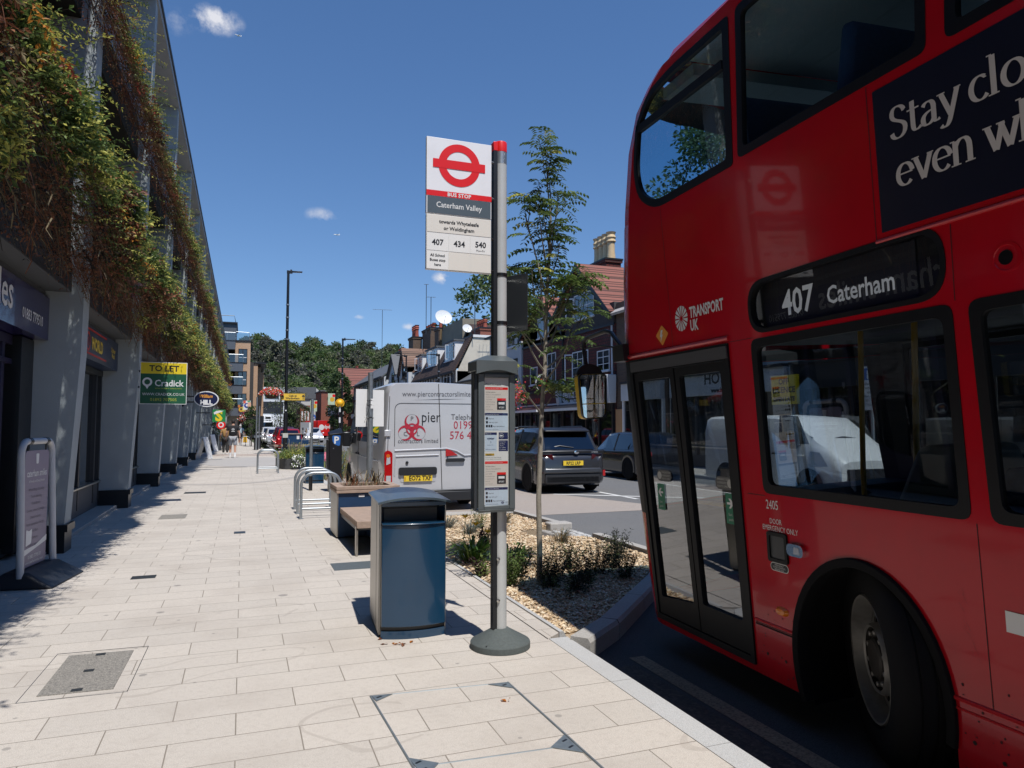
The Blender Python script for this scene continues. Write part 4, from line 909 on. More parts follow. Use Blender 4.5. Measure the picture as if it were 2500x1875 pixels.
def green_wall(name, label, zb, zt, xin, bulge, ya, yb, seed, dense=1.0, tier=1):
    rs = random.Random(seed); Lv = Leaves(); root = thing(name, label, 'green wall', loc=(-2.4, (ya + yb) / 2, zb))
    y = ya
    core = MB()
    # backing felt of the planting modules
    core.box(-2.45, xin, ya, yb, zb + .12, zt - .1, mat('planting_felt', (0.012, 0.012, 0.009), 0.95, var=0.4, scale=6)); core.build('planting_modules', root, world=True)
    npl = 0
    while y < yb:
        far = max(0.0, (y - 12) / 12.0); lod = 1.0 / (1.0 + far * .75)
        if y < 2: lod = .22
        step = 0.05 / dense / lod
        sz = 1.0 / lod ** .5
        cols = max(1, int(round((zt - zb) / (0.062 / lod ** .5))))
        for j in range(cols):
            t = (j + rs.random()) / cols; yy = y + rs.uniform(0, step)
            z = zb + (zt - zb) * t
            big1 = mnoise.noise(Vector((yy * .55, z * .8, seed))); big2 = mnoise.noise(Vector((yy * .9 + 30, z * 1.3, seed + 4)))
            big3 = mnoise.noise(Vector((yy * 1.5 + 9, z * 1.9, seed + 11)))
            prof = (sin(pi * min(1, max(0, t * .85 + .12))) ** .55)
            x = xin + bulge * prof * (.80 + .45 * big1) * (1.0 - .75 * rs.random() ** 2.2)
            p = Vector((x, yy, z)); out = Vector((1.0, rs.gauss(0, .45), rs.gauss(0.05, .4)))
            # colour patches
            low = 1 - t
            dry = low * 1.35 + big2 * 1.6 - 0.84 + (0.62 if tier == 2 else 0) + max(0, .45 - .05 * abs(yy - 9.5))
            r = rs.random()
            if dry > .25: mi = 3 if r < .62 else (7 if r < .8 else 4)
            elif dry > .05: mi = (3, 4, 0, 7)[int(r * 4)]
            elif big3 > .3: mi = 2 if r < .6 else 1
            elif big3 < -.38: mi = 8 if r < .2 else (5 if r < .3 else 0)
            else: mi = 0 if r < .52 else (1 if r < .86 else (2 if r < .985 else 6))
            if mi in (3, 4, 7) and rs.random() < .9:
                d = (out * .35 + Vector((0.1, rs.gauss(0, .35), -1.0))).normalized()
                L = rs.uniform(.14, .42) * sz
                if rs.random() < .55:
                    q = p; pts = [p]
                    for k in range(3): q = q + (d + Vector((.12 * (2 - k), 0, -.25 * k))).normalized() * L * .45; pts.append(q)
                    Lv.blade(pts, .009 * sz, mi)
                else: sprig(Lv, rs, p, d, 4, L * .8, .032 * sz, mi, .6, False)
            else:
                d = (out + Vector((0, 0, .1))).normalized()
                L = rs.uniform(.10, .24) * sz * (1.6 if rs.random() < .06 else 1)
                sprig(Lv, rs, p, d, 5, L, (.046 if mi != 8 else .065) * sz * rs.uniform(.8, 1.3) * (1.0 + .9 * max(0, big1 + .15)), mi, rs.uniform(0, .8), True, (2 if mi in (0, 1) and rs.random() < .22 else None))
            npl += 1
        # long reaching shoots and trailing strands
        if y > 3:
            for k in range(2):
                if rs.random() < .42:
                    z = zb + (zt - zb) * rs.uniform(.15, 1.0); p = Vector((xin + bulge * .75, y, z))
                    sprig(Lv, rs, p, Vector((1, rs.gauss(.1, .5), rs.uniform(-.2, .55))), 9, rs.uniform(.22, .48), .036 * sz, rs.choice([1, 1, 2, 0]), .5, True, rs.choice([2, 2, None, 1]))
            if rs.random() < .5:
                p = Vector((xin + bulge * rs.uniform(.3, .9), y, zb + .15)); L = rs.uniform(.25, .6); pts = [p]
                for k in range(4): pts.append(pts[-1] + Vector((rs.gauss(0.02, .03), rs.gauss(0, .04), -L / 4)))
                Lv.blade(pts, .012 * sz, rs.choice([3, 3, 4, 7]))
        y += step
    Lv.build('foliage', root)
    # patches of big red and bronze leaves
    L2 = Leaves()
    for k in range(int((min(yb, 34) - max(ya, 4)) * .7)):
        yy = rs.uniform(max(ya, 4), min(yb, 34)); z = zb + (zt - zb) * rs.uniform(.2, .85); x = xin + bulge * 1.0
        mi = rs.choice([5, 6, 8, 8, 5]); n = rs.randint(2, 5)
        for j in range(n): sprig(L2, rs, Vector((x + rs.uniform(-.08, .05), yy + rs.uniform(-.12, .12), z + rs.uniform(-.12, .12))), Vector((.6, rs.gauss(0, .4), -.8)), 4, rs.uniform(.12, .26), .055, mi, .6)
    L2.build('bronze_leaves', root)
    return root
green_wall('green_wall', 'lower green wall of trailing shrubs, directly above the shop signs', 3.2, 4.85, -2.0, 0.62, -6.0, 88.0, 3, dense=1.15, tier=1)
green_wall('green_wall', 'upper green wall of browner shrubs, below the roof of the grey building', 6.45, 7.4, -1.98, 0.44, 0.0, 88.0, 8, dense=1.0, tier=2)
# ------------------------------------------------------------------ bus stop
ALU = mat('anodised_aluminium', (0.52, 0.53, 0.52), 0.4, 0.1, var=0.12, scale=5)
SIGNWHITE = mat('sign_white', (0.84, 0.84, 0.86), 0.35, var=0.04, scale=3, dirt=(0.55, 0.55, 0.54, 0.15), dscale=8)
SIGNRED = mat('sign_red', (0.76, 0.014, 0.012), 0.35, var=0.05)
SIGNGREY = mat('sign_grey_blue', (0.085, 0.11, 0.13), 0.4, var=0.05)
TILE = mat('cream_tile', (0.76, 0.72, 0.65), 0.4, var=0.03); TILE2 = mat('white_tile', (0.82, 0.81, 0.78), 0.4, var=0.03)
NAVY = mat('poster_navy', (0.012, 0.018, 0.085), 0.5)
stop = thing('bus_stop', 'bus stop pole with white and red roundel flag and timetable case on a cone base', 'bus stop', loc=(1.68, 4.66, 0))
b = MB(); b.lathe([(0.205, 0.0), (0.205, 0.04), (0.198, 0.048), (0.06, 0.125), (0.055, 0.13), (0.05, 0.13)], mat('recycled_rubber_base', (0.085, 0.10, 0.098), 0.85, var=0.35, scale=60, bump=0.3, bscale=150), 48)
b.box(-0.004, 0.004, -0.2, -0.055, 0.05, 0.056, BLACK, Matrix.Rotation(radians(-48), 4, 'Z') @ Matrix.Rotation(0.0, 4, 'X'))
b.build('base', stop, bevel=0.004)
b = MB(); b.lathe([(0.043, 0.12), (0.043, 3.44)], ALU, 36); b.box(-0.062, -0.03, -0.028, 0.028, 0.12, 3.47, mat('dark_channel', (0.03, 0.032, 0.035), 0.4, 0.5))
for z in (0.32, 0.6): b.lathe([(0.012, 0), (0.012, .012), (0, .014)], STEEL, 12, M=Matrix.Translation((-0.03, -0.036, z)) @ Matrix.Rotation(radians(90), 4, 'X'))
b.lathe([(0.0435, 3.36), (0.0436, 3.45)], GALV, 36)
b.build('pole', stop)
b = MB(); b.lathe([(0.0445, 3.445), (0.0445, 3.515), (0.042, 3.522), (0, 3.523)], SIGNRED, 36); b.box(-0.063, -0.03, -0.03, 0.03, 3.45, 3.515, SIGNRED); b.build('cap', stop, bevel=0.003)
# flag
x0, x1 = -0.55, -0.085; zt, zb_ = 3.475, 2.56
b = MB(); b.box(x0, x1, -0.045, -0.015, 2.945, zt, SIGNWHITE); b.box(x0 + .002, x1 - .002, -0.045, -0.015, zb_, 2.94, TILE2)
fl = b.build('flag', stop, bevel=0.002)
F = FY(-0.046)
cx = (x0 + x1) / 2 - .002; cz = 3.297; w = x1 - x0
b = MB()
b.plate(circle(cx, cz, 0.149, 56), [circle(cx, cz, 0.095, 44)], -0.001, None, SIGNRED, F)
b.plate([(cx - .187, cz - .03), (cx + .187, cz - .03), (cx + .187, cz + .03), (cx - .187, cz + .03)], [], -0.002, None, SIGNRED, F)
b.build('roundel_emblem', fl, smooth=0)
b = MB()
b.plate([(x0, 3.068), (x1, 3.068), (x1, 3.106), (x0, 3.106)], [], -0.001, None, SIGNRED, F)
b.text('BUS STOP', 0.036, WTEXT, F, at=(cx, 3.0745), d=-0.002, bold=0.0012, align='CENTER', space=1.08)
b.plate([(x0 + .007, 2.948), (x1 - .006, 2.948), (x1 - .006, 3.064), (x0 + .007, 3.064)], [], -0.001, None, SIGNGREY, F)
b.text('Caterham Valley', 0.054, WTEXT, F, at=(cx, 2.992), d=-0.002, bold=0.0006, align='CENTER', sx=0.9)
b.build('name_plate', fl, smooth=0)
b = MB()
def tile(a0, a1, c0, c1, m): b.plate([(a0, c0), (a1, c0), (a1, c1), (a0, c1)], [], -0.001, None, m, F)
g = .0022; t3 = w / 3
tile(x0 + .005, x1 - .005, 2.815 + g, 2.937, TILE)
for k in range(3):
    tile(x0 + .005 + k * t3 * .985, x0 + .005 + (k + 1) * t3 * .985 - g, 2.69 + g, 2.813, TILE2)
    tile(x0 + .005 + k * t3 * .985, x0 + .005 + (k + 1) * t3 * .985 - g, 2.565, 2.689, TILE if k else TILE2)
b.text('towards Whyteleafe', 0.035, KTEXT, F, at=(cx, 2.882), d=-0.002, align='CENTER', sx=0.98, bold=.0009); b.text('or Woldingham', 0.035, KTEXT, F, at=(cx, 2.838), d=-0.002, align='CENTER', sx=0.98, bold=.0009)
for k, t in enumerate(('407', '434', '540')): b.text(t, 0.056, KTEXT, F, at=(x0 + .08 + k * t3 * .985, 2.73 + (.008 if k == 2 else 0)), d=-0.002, bold=.0014, align='CENTER', sx=0.95)
b.text('Mon-Fri', 0.02, KTEXT, F, at=(x0 + .08 + 2 * t3 * .985, 2.708), d=-0.002, align='CENTER')
for k, t in enumerate(('All School', 'Buses stop', 'here')): b.text(t, 0.0265, KTEXT, F, at=(x0 + .08, 2.65 - k * .032), d=-0.002, align='CENTER', sx=.95, bold=.0006)
b.build('route_tiles', fl, smooth=0)
b = MB()
for z in (3.36, 3.1, 2.81, 2.585): b.tube([(-0.086, -.03, z), (-0.04, -.01, z)], 0.009, STEEL if z > 3 else BLACK, 10)
b.build('bracket', stop)
# timetable case
CASE = mat('grey_case', (0.125, 0.145, 0.15), 0.42, 0.35, var=0.1, dirt=(0.2, 0.21, 0.21, 0.2))
b = MB()
b.box(-0.2, 0.062, -0.105, -0.035, 0.955, 1.89, CASE); b.box(-0.222, -0.2, -0.1, -0.02, 0.95, 1.90, DARKMETAL); b.box(-0.2, 0.062, -0.034, 0.03, 1.0, 1.2, CASE)
for (a, c, e, f) in ((-0.2, -0.158, 0.945, 1.86), (0.024, 0.064, 0.945, 1.86), (-0.158, 0.024, 0.945, 0.972), (-0.158, 0.024, 1.835, 1.86)): b.box(a, c, -0.122, -0.106, e, f, CASE)
b.hexa([(-0.19, -.11, .925), (0.055, -.11, .925), (0.055, .02, .925), (-0.19, .02, .925)], [(-0.2, -.125, .945), (0.064, -.125, .945), (0.064, .03, .945), (-0.2, .03, .945)], CASE)
cs = b.build('timetable_case', stop, bevel=0.004)
b = MB()   # hood
out = [(-0.225, 1.862), (0.068, 1.862), (0.068, 1.945), (-0.02, 1.982), (-0.16, 1.982), (-0.225, 1.945)]
arcb = [(-0.2 + .25 * i / 12, 1.862 + 0.022 * sin(pi * i / 12)) for i in range(13)]
b.plate([(-0.225, 1.855)] + arcb + [(0.068, 1.855), (0.068, 1.945), (-0.225, 1.945)], [], -0.155, -0.13, CASE, FY(0))
b.box(-0.225, 0.068, -0.13, 0.05, 1.875, 1.945, CASE)
b.hexa([(-0.226, -.156, 1.945), (0.069, -.156, 1.945), (0.069, .05, 1.945), (-0.226, .05, 1.945)], [(-0.12, -.06, 1.99), (0.03, -.06, 1.99), (0.03, .04, 1.99), (-0.12, .04, 1.99)], CASE)
b.build('hood', cs, bevel=0.006)
b = MB(); P = FY(-0.107); PAPER = mat('poster_paper', (0.70, 0.68, 0.64), 0.6, var=0.06, scale=4); PBLUE = mat('poster_pale_blue', (0.52, 0.60, 0.68), 0.6, var=.03); PPINK = mat('poster_beige', (0.64, 0.57, 0.5), .6, var=.03); GTEXT = mat('poster_grey_text', (0.12, 0.12, 0.13), 0.6)
pl, pr_, pb, pt = -0.153, 0.019, 0.975, 1.833
def pq(a0, z0, a1, z1, m, d=-.0006): b.plate([(a0, z0), (a1, z0), (a1, z1), (a0, z1)], [], d, None, m, P)
pq(pl, pb, pr_, pt, PAPER, -.0002)
def ptx(t, s, a, z, m=KTEXT, sx=.9, bd=0.0): b.text(t, s, m, P, at=(a, z), d=-.0014, sx=sx, bold=bd, res=1)
ptx('Travel information', .0165, pl + .006, 1.782, KTEXT, .9, .0003)
for base, big_ in ((1.764, True), (1.262, False)):
    pq(pl + .004, base - .012, pr_ - .004, base + .005, SIGNRED); ptx('To find out when your next bus is arriving', .0075, pl + .008, base - .006, WTEXT, .95)
    pq(pl + .004, base - .16, pr_ - .004, base - .013, PPINK)
    for k, (t, s_) in enumerate([('Visit tfl.gov.uk/buses', .0095), ('Follow us on Twitter @tflbusalerts', .0085), ('Or text your bus stop', .0085), ('code to 87287', .0085), ('Look out for the sign', .0085), ('on your bus stop for', .0085), ('your code', .0085), ('Standard charges apply', .006)]):
        ptx(t, s_, pl + .008, base - .032 - k * .0165, GTEXT if s_ < .0095 else KTEXT, .9)
    pq(pr_ - .082, base - .148, pr_ - .018, base - .07, KTEXT, -.0012); pq(pr_ - .082, base - .085, pr_ - .018, base - .07, SIGNRED, -.0018); pq(pr_ - .072, base - .112, pr_ - .028, base - .096, WHITE, -.0018); b.text('87287', .0155, WTEXT, P, at=(pr_ - .05, base - .138), d=-.002, align='CENTER', bold=.0002)
    z = base - .185
    pq(pl + .002, z - .002, pr_ - .004, z + .015, NAVY); ptx('For general travel information', .0085, pl + .006, z + .003, WTEXT, .95)
    pq(pl + .004, z - .105, pr_ - .004, z - .003, PBLUE)
    for k, t in enumerate(('tfl.gov.uk', '0343 222 1234*', 'tfl.gov.uk/socialmedia')):
        pq(pl + .01, z - .03 - k * .026, pl + .024, z - .014 - k * .026, KTEXT, -.0012); ptx(t, .011, pl + .03 + (.03 if k == 2 else 0), z - .027 - k * .026)
        if k == 2:
            pq(pl + .028, z - .03 - k * .026, pl + .04, z - .014 - k * .026, KTEXT, -.0012); pq(pl + .044, z - .03 - k * .026, pl + .056, z - .014 - k * .026, KTEXT, -.0012)
    ptx('*Service and network charges may apply', .006, pl + .01, z - .098, GTEXT)
z = 1.445
pq(pl + .002, z, pl + .088, z + .017, NAVY); ptx('Ways to pay', .009, pl + .006, z + .005, WTEXT); pq(pl + .002, z - .11, pl + .088, z, PBLUE)
ptx('oyster', .02, pl + .018, z - .03, NAVY, 1.0, .0006); ptx('))', .016, pl + .04, z - .052, NAVY); ptx('contactless cards', .007, pl + .018, z - .07, NAVY); ptx('Cash not accepted', .0105, pl + .006, z - .1, NAVY)
pq(pr_ - .07, z - .03, pr_ - .003, z + .017, NAVY); pq(pr_ - .07, z - .11, pr_ - .003, z - .037, NAVY); b.plate(circle(pr_ - .05, z - .006, .016, 20), [circle(pr_ - .05, z - .006, .0145, 20)], -.0016, None, WTEXT, P); pq(pr_ - .06, z - .01, pr_ - .042, z - .001, WTEXT, -.0016)
for k, t in enumerate(('For security', 'and safety,', 'cameras', 'are installed', 'on every bus')): ptx(t, .0095, pr_ - .065, z - .05 - k * .013, WTEXT, .95)
pq(pl + .006, 1.305, pl + .07, 1.32, mat('badge_gold', (0.45, .28, .03), .5)); ptx('Cabwise', .012, pl + .014, 1.307, KTEXT, .9, .0004); ptx('Download our free taxi-booking app', .0085, pl + .006, 1.291, GTEXT); ptx('to book a minicab in three easy steps', .0085, pl + .006, 1.279, GTEXT)
b.plate(circle(pr_ - .042, .988, .0085, 20), [circle(pr_ - .042, .988, .0055, 16)], -.0012, None, NAVY, P); pq(pr_ - .053, .9865, pr_ - .031, .9895, NAVY, -.0014); ptx('TRANSPORT', .0055, pr_ - .027, .990, GTEXT); ptx('FOR LONDON', .0055, pr_ - .027, .984, GTEXT)
b.build('timetable_poster', cs, smooth=0)
b = MB(); b.quad([(pl, -.113, pb), (pr_, -.113, pb), (pr_, -.113, pt), (pl, -.113, pt)], glass_mat('case_glass', (0.93, 0.95, 0.96), refl=0.8)); b.build('pane', cs)
# the back of a second plate clamped to the pole
sgn = thing('road_sign', 'grey back of a road sign clamped to the bus stop pole below its flag', 'sign', loc=(1.80, 4.80, 2.2))
p_, q_ = Vector((1.785, 4.86, 0)), Vector((1.885, 4.66, 0)); t_ = (q_ - p_).normalized(); n_ = Vector((t_.y, -t_.x, 0)) 
def SG(a, c, d): v = p_ + t_ * a + n_ * d; return (v.x, v.y, c)
b = MB(); b.plate([(-.01, 2.19), (.225, 2.19), (.225, 2.60), (-.01, 2.60)], [], 0, .004, DARKMETAL, SG); b.build('plate', sgn, world=True)
b = MB()
for z in (2.225, 2.565):
    b.plate([(0.0, z - .012), (.215, z - .012), (.215, z + .012), (0.0, z + .012)], [], -.014, -.001, DARKMETAL, SG); b.plate([(.19, z - .014), (.205, z - .014), (.205, z + .014), (.19, z + .014)], [], -.022, -.014, STEEL, SG)
    b.lathe([(0.0445, z - .012), (0.0475, z - .012), (0.0475, z + .012), (0.0445, z + .012)], BLACK, 28, c=(1.68, 4.66, 0), caps=False); b.tube([(1.72, 4.68, z), (1.79, 4.83, z)], .009, STEEL, 6)
b.build('clamp', sgn, world=True)
b = MB(); b.plate([(.17, 2.28), (.205, 2.28), (.205, 2.37), (.17, 2.37)], [], -.002, None, mat('sticker_grey', (0.28, 0.29, 0.29), 0.6), SG); b.build('sticker', sgn, world=True)

# ------------------------------------------------------------------ litter bins
BINBLUE = mat('bin_blue', (0.006, 0.040, 0.088), 0.26, coat=0.5, var=0.12, scale=4, dirt=(0.02, 0.05, 0.1, 0.12))
STAIN = mat('stainless_panel', (0.40, 0.38, 0.34), 0.36, 0.85, var=0.22, scale=3, dirt=(0.35, 0.33, 0.29, 0.3))
def make_bin(label, loc, rz):
    r = thing('litter_bin', label, 'bin', loc=loc, rz=rz)
    W_, D_, H_ = 0.485, 0.68, 0.975
    b = MB()
    b.box(-W_/2, -W_/2 + .012, 0.05, D_, 0.02, H_ - .01, STAIN); b.box(W_/2 - .012, W_/2, 0.05, D_, 0.02, H_ - .01, STAIN); b.box(-W_/2, W_/2, D_ - .012, D_ + .002, 0.02, H_ - .02, STAIN)
    b.box(-W_/2 - .002, -W_/2 + .001, 0.05, 0.056, 0.02, H_ - .02, BLACK); b.box(-W_/2 - .0015, -W_/2 + .001, 0.235, 0.24, 0.02, H_ - .02, BLACK)
    b.build('side_panels', r, bevel=0.003)
    b = MB(); b.box(-W_/2 + .012, W_/2 - .012, 0.18, D_ - .012, 0.0, H_ - .06, BLACK); b.build('inner_box', r)
    def bow(a, k=0.055): return -k * (1 - (2 * a / W_) ** 2)
    def bowed(z0, z1, m, off=0.0, k=.055, y1=0.16, inset=0.012):
        xs = [-W_/2 + inset + (W_ - 2 * inset) * i / 18 for i in range(19)]
        r0 = [(x, bow(x, k) + off, z0) for x in xs] + [(xs[-1], y1, z0), (xs[0], y1, z0)]
        b.loft([r0, [(p[0], p[1], z1) for p in r0]], m, closed=True, caps=(True, True))
    b = MB(); bowed(0.085, 0.80, BINBLUE); b.build('door', r, bevel=0.006)
    b = MB(); bowed(0.80, 0.812, BINBLUE, off=-0.012, k=0.06); b.build('door_lip', r, bevel=0.005)
    b = MB(); bowed(0.0, 0.055, BINBLUE, off=0.012); bowed(0.055, 0.085, BLACK, off=0.03); b.build('foot', r)
    b = MB(); 
    for s in (-1, 1): b.hexa([(s * (W_/2 - .012), .04, .805), (s * (W_/2 - .045), .16, .805), (s * (W_/2 - .012), .2, .805), (s * (W_/2 - .012), .2, .805)], [(s * (W_/2 - .012), .02, .93), (s * (W_/2 - .045), .16, .9), (s * (W_/2 - .012), .2, .93), (s * (W_/2 - .012), .2, .93)], BINBLUE)
    b.box(-W_/2 + .012, W_/2 - .012, -0.01, 0.03, 0.93, 0.958, BINBLUE); b.box(-W_/2 + .04, W_/2 - .04, 0.17, 0.175, 0.8, 0.9, BLACK)
    b.build('chute', r, bevel=0.003)
    b = MB(); n = 16; rings = []
    for i in range(n + 1):
        u = -1 + 2 * i / n; x = u * (W_/2 + .02); z = H_ - .012 + 0.034 * (1 - abs(u) ** 2.2)
        rings.append([(x, -0.035 - .03 * (1 - u * u), z), (x, D_ + .012, z + .012), (x, D_ + .012, z - .003), (x, -0.035 - .03 * (1 - u * u), z - .016)])
    b.loft(rings, mat('bin_hood_steel', (0.11, 0.15, 0.18), 0.3, 0.6, var=0.3, scale=7, dirt=(0.3, 0.3, 0.3, 0.25)), closed=True, caps=(True, True)); b.build('hood', r, smooth=50)
    return r
make_bin('blue litter bin with a steel hood beside the bus stop', (1.175, 5.09, 0), radians(-4))
make_bin('blue litter bin behind the bicycle hoops, next to the parking meter', (1.82, 19.6, 0), radians(-4))

# ------------------------------------------------------------------ planter with a timber bench
TIMBER = mat('weathered_timber', (0.36, 0.265, 0.205), 0.8, var=0.3, scale=14, bump=0.3, bscale=40, dirt=(0.25, 0.2, 0.17, 0.5), dscale=5)
pb_ = thing('planter_bench', 'timber slat bench joined to a blue and steel planter with a wooden rim', 'bench', loc=(1.62, 9.2, 0))
b = MB(); b.box(1.23, 2.03, 9.85, 9.87, 0.02, 0.6, mat('planter_blue', (0.010, 0.04, 0.10), 0.35, var=.1)); b.box(1.23, 2.03, 10.55, 10.57, 0.02, .6, MATS['planter_blue']); b.box(1.212, 1.23, 9.84, 10.58, 0.02, 0.6, STAIN); b.box(2.03, 2.048, 9.84, 10.58, 0.02, .6, STAIN); b.box(1.5, 1.58, 9.845, 9.85, .545, .575, WHITE)
b.build('planter_box', pb_, world=True, bevel=0.003)
b = MB()
for (z0, z1) in ((0.604, 0.642), (0.648, 0.692)):
    b.box(1.2, 2.06, 9.82, 9.93, z0, z1, TIMBER); b.box(1.2, 2.06, 10.49, 10.6, z0, z1, TIMBER); b.box(1.2, 1.31, 9.932, 10.488, z0, z1, TIMBER); b.box(1.95, 2.06, 9.932, 10.488, z0, z1, TIMBER)
b.build('timber_rim', pb_, world=True, bevel=0.004)
b = MB(); b.box(1.31, 1.95, 9.93, 10.49, .5, .6, mat('planter_soil', (0.05, .035, .025), .95, bump=.6)); b.build('soil', pb_, world=True)
b = MB()
for k in range(19): y = 8.34 + k * 0.079; b.box(1.25, 1.86, y, y + .068, 0.345, 0.415, TIMBER)
b.box(1.25, 1.86, 8.31, 8.335, 0.335, 0.415, TIMBER)
b.build('seat', pb_, world=True, bevel=0.003)
for x in (1.27, 1.82):
    b = MB(); b.box(x - .012, x + .012, 8.42, 8.5, 0, 0.34, STAIN); b.build('leg', pb_, world=True, bevel=0.003)
b = MB(); b.box(1.262, 1.85, 8.42, 9.84, 0.30, 0.343, DARKMETAL); b.box(1.6, 1.9, 8.5, 9.84, 0.05, 0.3, MATS['planter_blue']); b.build('frame', pb_, world=True)
rs = random.Random(4); L = Leaves()
for k in range(120):
    p = Vector((1.35 + .5 * rs.random(), 10.0 + .4 * rs.random(), .6)); d = Vector((rs.gauss(0, .25), rs.gauss(0, .25), 1)).normalized(); h = rs.uniform(.1, .34); pts = [p, p + d * h * .5, p + d * h + Vector((rs.gauss(0, .05), rs.gauss(0, .05), -.02))]
    L.blade(pts, .012, rs.choice([4, 4, 3]))
L.build('dried_grass', None, loc=(1.6, 10.2, .6), label='clump of dead straw coloured grass standing in the bench planter', cat='plant')

# ------------------------------------------------------------------ bicycle hoops
def hoop(x0, x1, h=0.74, r=0.024, cr=0.2, rail=0.16):
    b = MB(); pts = [(x0, 0, 0), (x0, 0, h - cr)] + [(x0 + cr - cr * cos(a), 0, h - cr + cr * sin(a)) for a in [pi / 2 * i / 7 for i in range(1, 8)]] + [(x1 - cr + cr * sin(a), 0, h - cr + cr * cos(a)) for a in [pi / 2 * i / 7 for i in range(0, 8)]] + [(x1, 0, 0)]
    b.tube(pts, r, GALV, 14)
    return b, (x0, x1, rail, r)
root = thing('bicycle_hoop', 'galvanised bicycle hoop closest to the timber bench', 'bicycle stand', loc=(1.235, 12.15, 0), group='bicycle hoops on the pavement')
b, q = hoop(-.315, .315); b.build('hoop', root, smooth=60)
b = MB(); b.tube([(q[0], 0, q[2]), (q[1], 0, q[2])], .018, GALV, 12); b.build('rail', root, smooth=60)
b = MB()
for x in (q[0], q[1]): b.lathe([(.045, 0), (.045, .006), (.026, .008)], GALV, 16, c=(x, 0, 0))
b.build('foot_plate', root)
for (x, y, a, lab) in [(1.235, 12.9, 0, 'galvanised bicycle hoop in the middle of the row of three behind the bench'), (1.235, 13.6, 0, 'galvanised bicycle hoop at the back of the row of three behind the bench'), (.80, 24.3, -.0, 'galvanised bicycle hoop beside the flower trough, nearer of two'), (.80, 25.1, 0, 'galvanised bicycle hoop beside the flower trough, farther of two'), (0.25, 60, 0, 'small far bicycle hoop by the little clipped tree')]:
    dup(root, (x, y, 0), a, lab)
# ------------------------------------------------------------------ sign posts
pst = thing('sign_post', 'galvanised post with blank white boards tied on, between the bench and the van', 'post', loc=(1.835, 11.0, 0))
b = MB(); b.tube([(0, 0, 0), (0, 0, 1.78)], .045, GALV, 20); b.tube([(0.0, 0, 1.5), (0.0, 0, 2.33)], .0385, GALV, 20); b.lathe([(.041, 2.29), (.041, 2.335), (0, 2.34)], GALV, 20); b.build('post', pst)
b = MB(); Mx = Matrix.Rotation(radians(-3), 4, 'Z'); b.box(-.215, .0, .046, .05, 1.50, 2.08, mat('white_card', (0.8, .8, .79), .6, var=.03), Mx); b.box(.0, .215, .047, .051, 1.505, 2.07, MATS['white_card'], Mx); b.box(.0, .045, -.047, -.045, 1.78, 1.93, MATS['white_card'], Mx); b.build('card', pst, bevel=.001)
b = MB()
for z in (1.64, 1.83, 1.9): b.tube([(.05 * cos(a), .05 * sin(a), z + .01 * sin(3 * a)) for a in [2 * pi * i / 16 for i in range(17)]], .004, BLACK, 6)
b.tube([(-.03, -.045, 1.9), (-.02, -.06, 1.82), (-.06, -.05, 1.66), (-.1, -.045, 1.56)], .0025, BLACK, 6); b.tube([(-.1, -.045, 1.64), (.05, -.046, 1.64)], .0025, BLACK, 6); b.tube([(-.1, -.045, 1.57), (-.03, -.05, 1.58), (-.02, -.05, 1.72)], .0025, BLACK, 6)
b.build('cable_tie', pst)
p2 = thing('sign_post', 'plain galvanised post with a black sleeve, in front of the far blue bin', 'post', loc=(1.53, 17.44, 0))
b = MB(); b.tube([(0, 0, 0), (0, 0, .34)], .043, BLACK, 16); b.tube([(0, 0, .33), (0, 0, 1.8)], .038, GALV, 16); b.tube([(.01, 0, 1.5), (.01, 0, 2.16)], .036, GALV, 16); b.build('post', p2)
b = MB(); b.box(-.06, -.02, -.05, -.037, 1.36, 1.6, WHITE); b.build('sticker', p2)
# ------------------------------------------------------------------ parking meter
pm = thing('parking_meter', 'black parking ticket machine with a blue letter P panel', 'parking meter', loc=(2.03, 17.0, 0), rz=radians(4))
b = MB(); b.box(-.14, .14, -.12, .12, 0, 1.32, BLACK); b.hexa([(-.15, -.13, 1.32), (.15, -.13, 1.32), (.15, .13, 1.32), (-.15, .13, 1.32)], [(-.15, -.13, 1.33), (.15, -.13, 1.36), (.15, .13, 1.48), (-.15, .13, 1.38)], BLACK); b.box(-.19, -.14, -.08, .1, .35, 1.2, BLACK); b.build('cabinet', pm, bevel=.01)
b = MB(); sh = round_poly([(-.09, 1.30), (-.085, 1.17), (-.05, 1.10), (.05, 1.06), (.09, 1.07), (.1, 1.30)], [.03, .03, .05, .03, .03, .03]); b.plate(sh[::-1], [], -.003, None, mat('parking_blue', (.03, .13, .42), .4), FY(-.12)); b.text('P', .23, WTEXT, FY(-.12), at=(-.055, 1.115), d=-.006, bold=.006); b.lathe([(.012, 0), (.012, .006), (0, .006)], GALV, 12, M=Matrix.Translation((-.06, -.12, 1.0)) @ Matrix.Rotation(radians(90), 4, 'X')); b.build('sign_panel', pm, smooth=0)
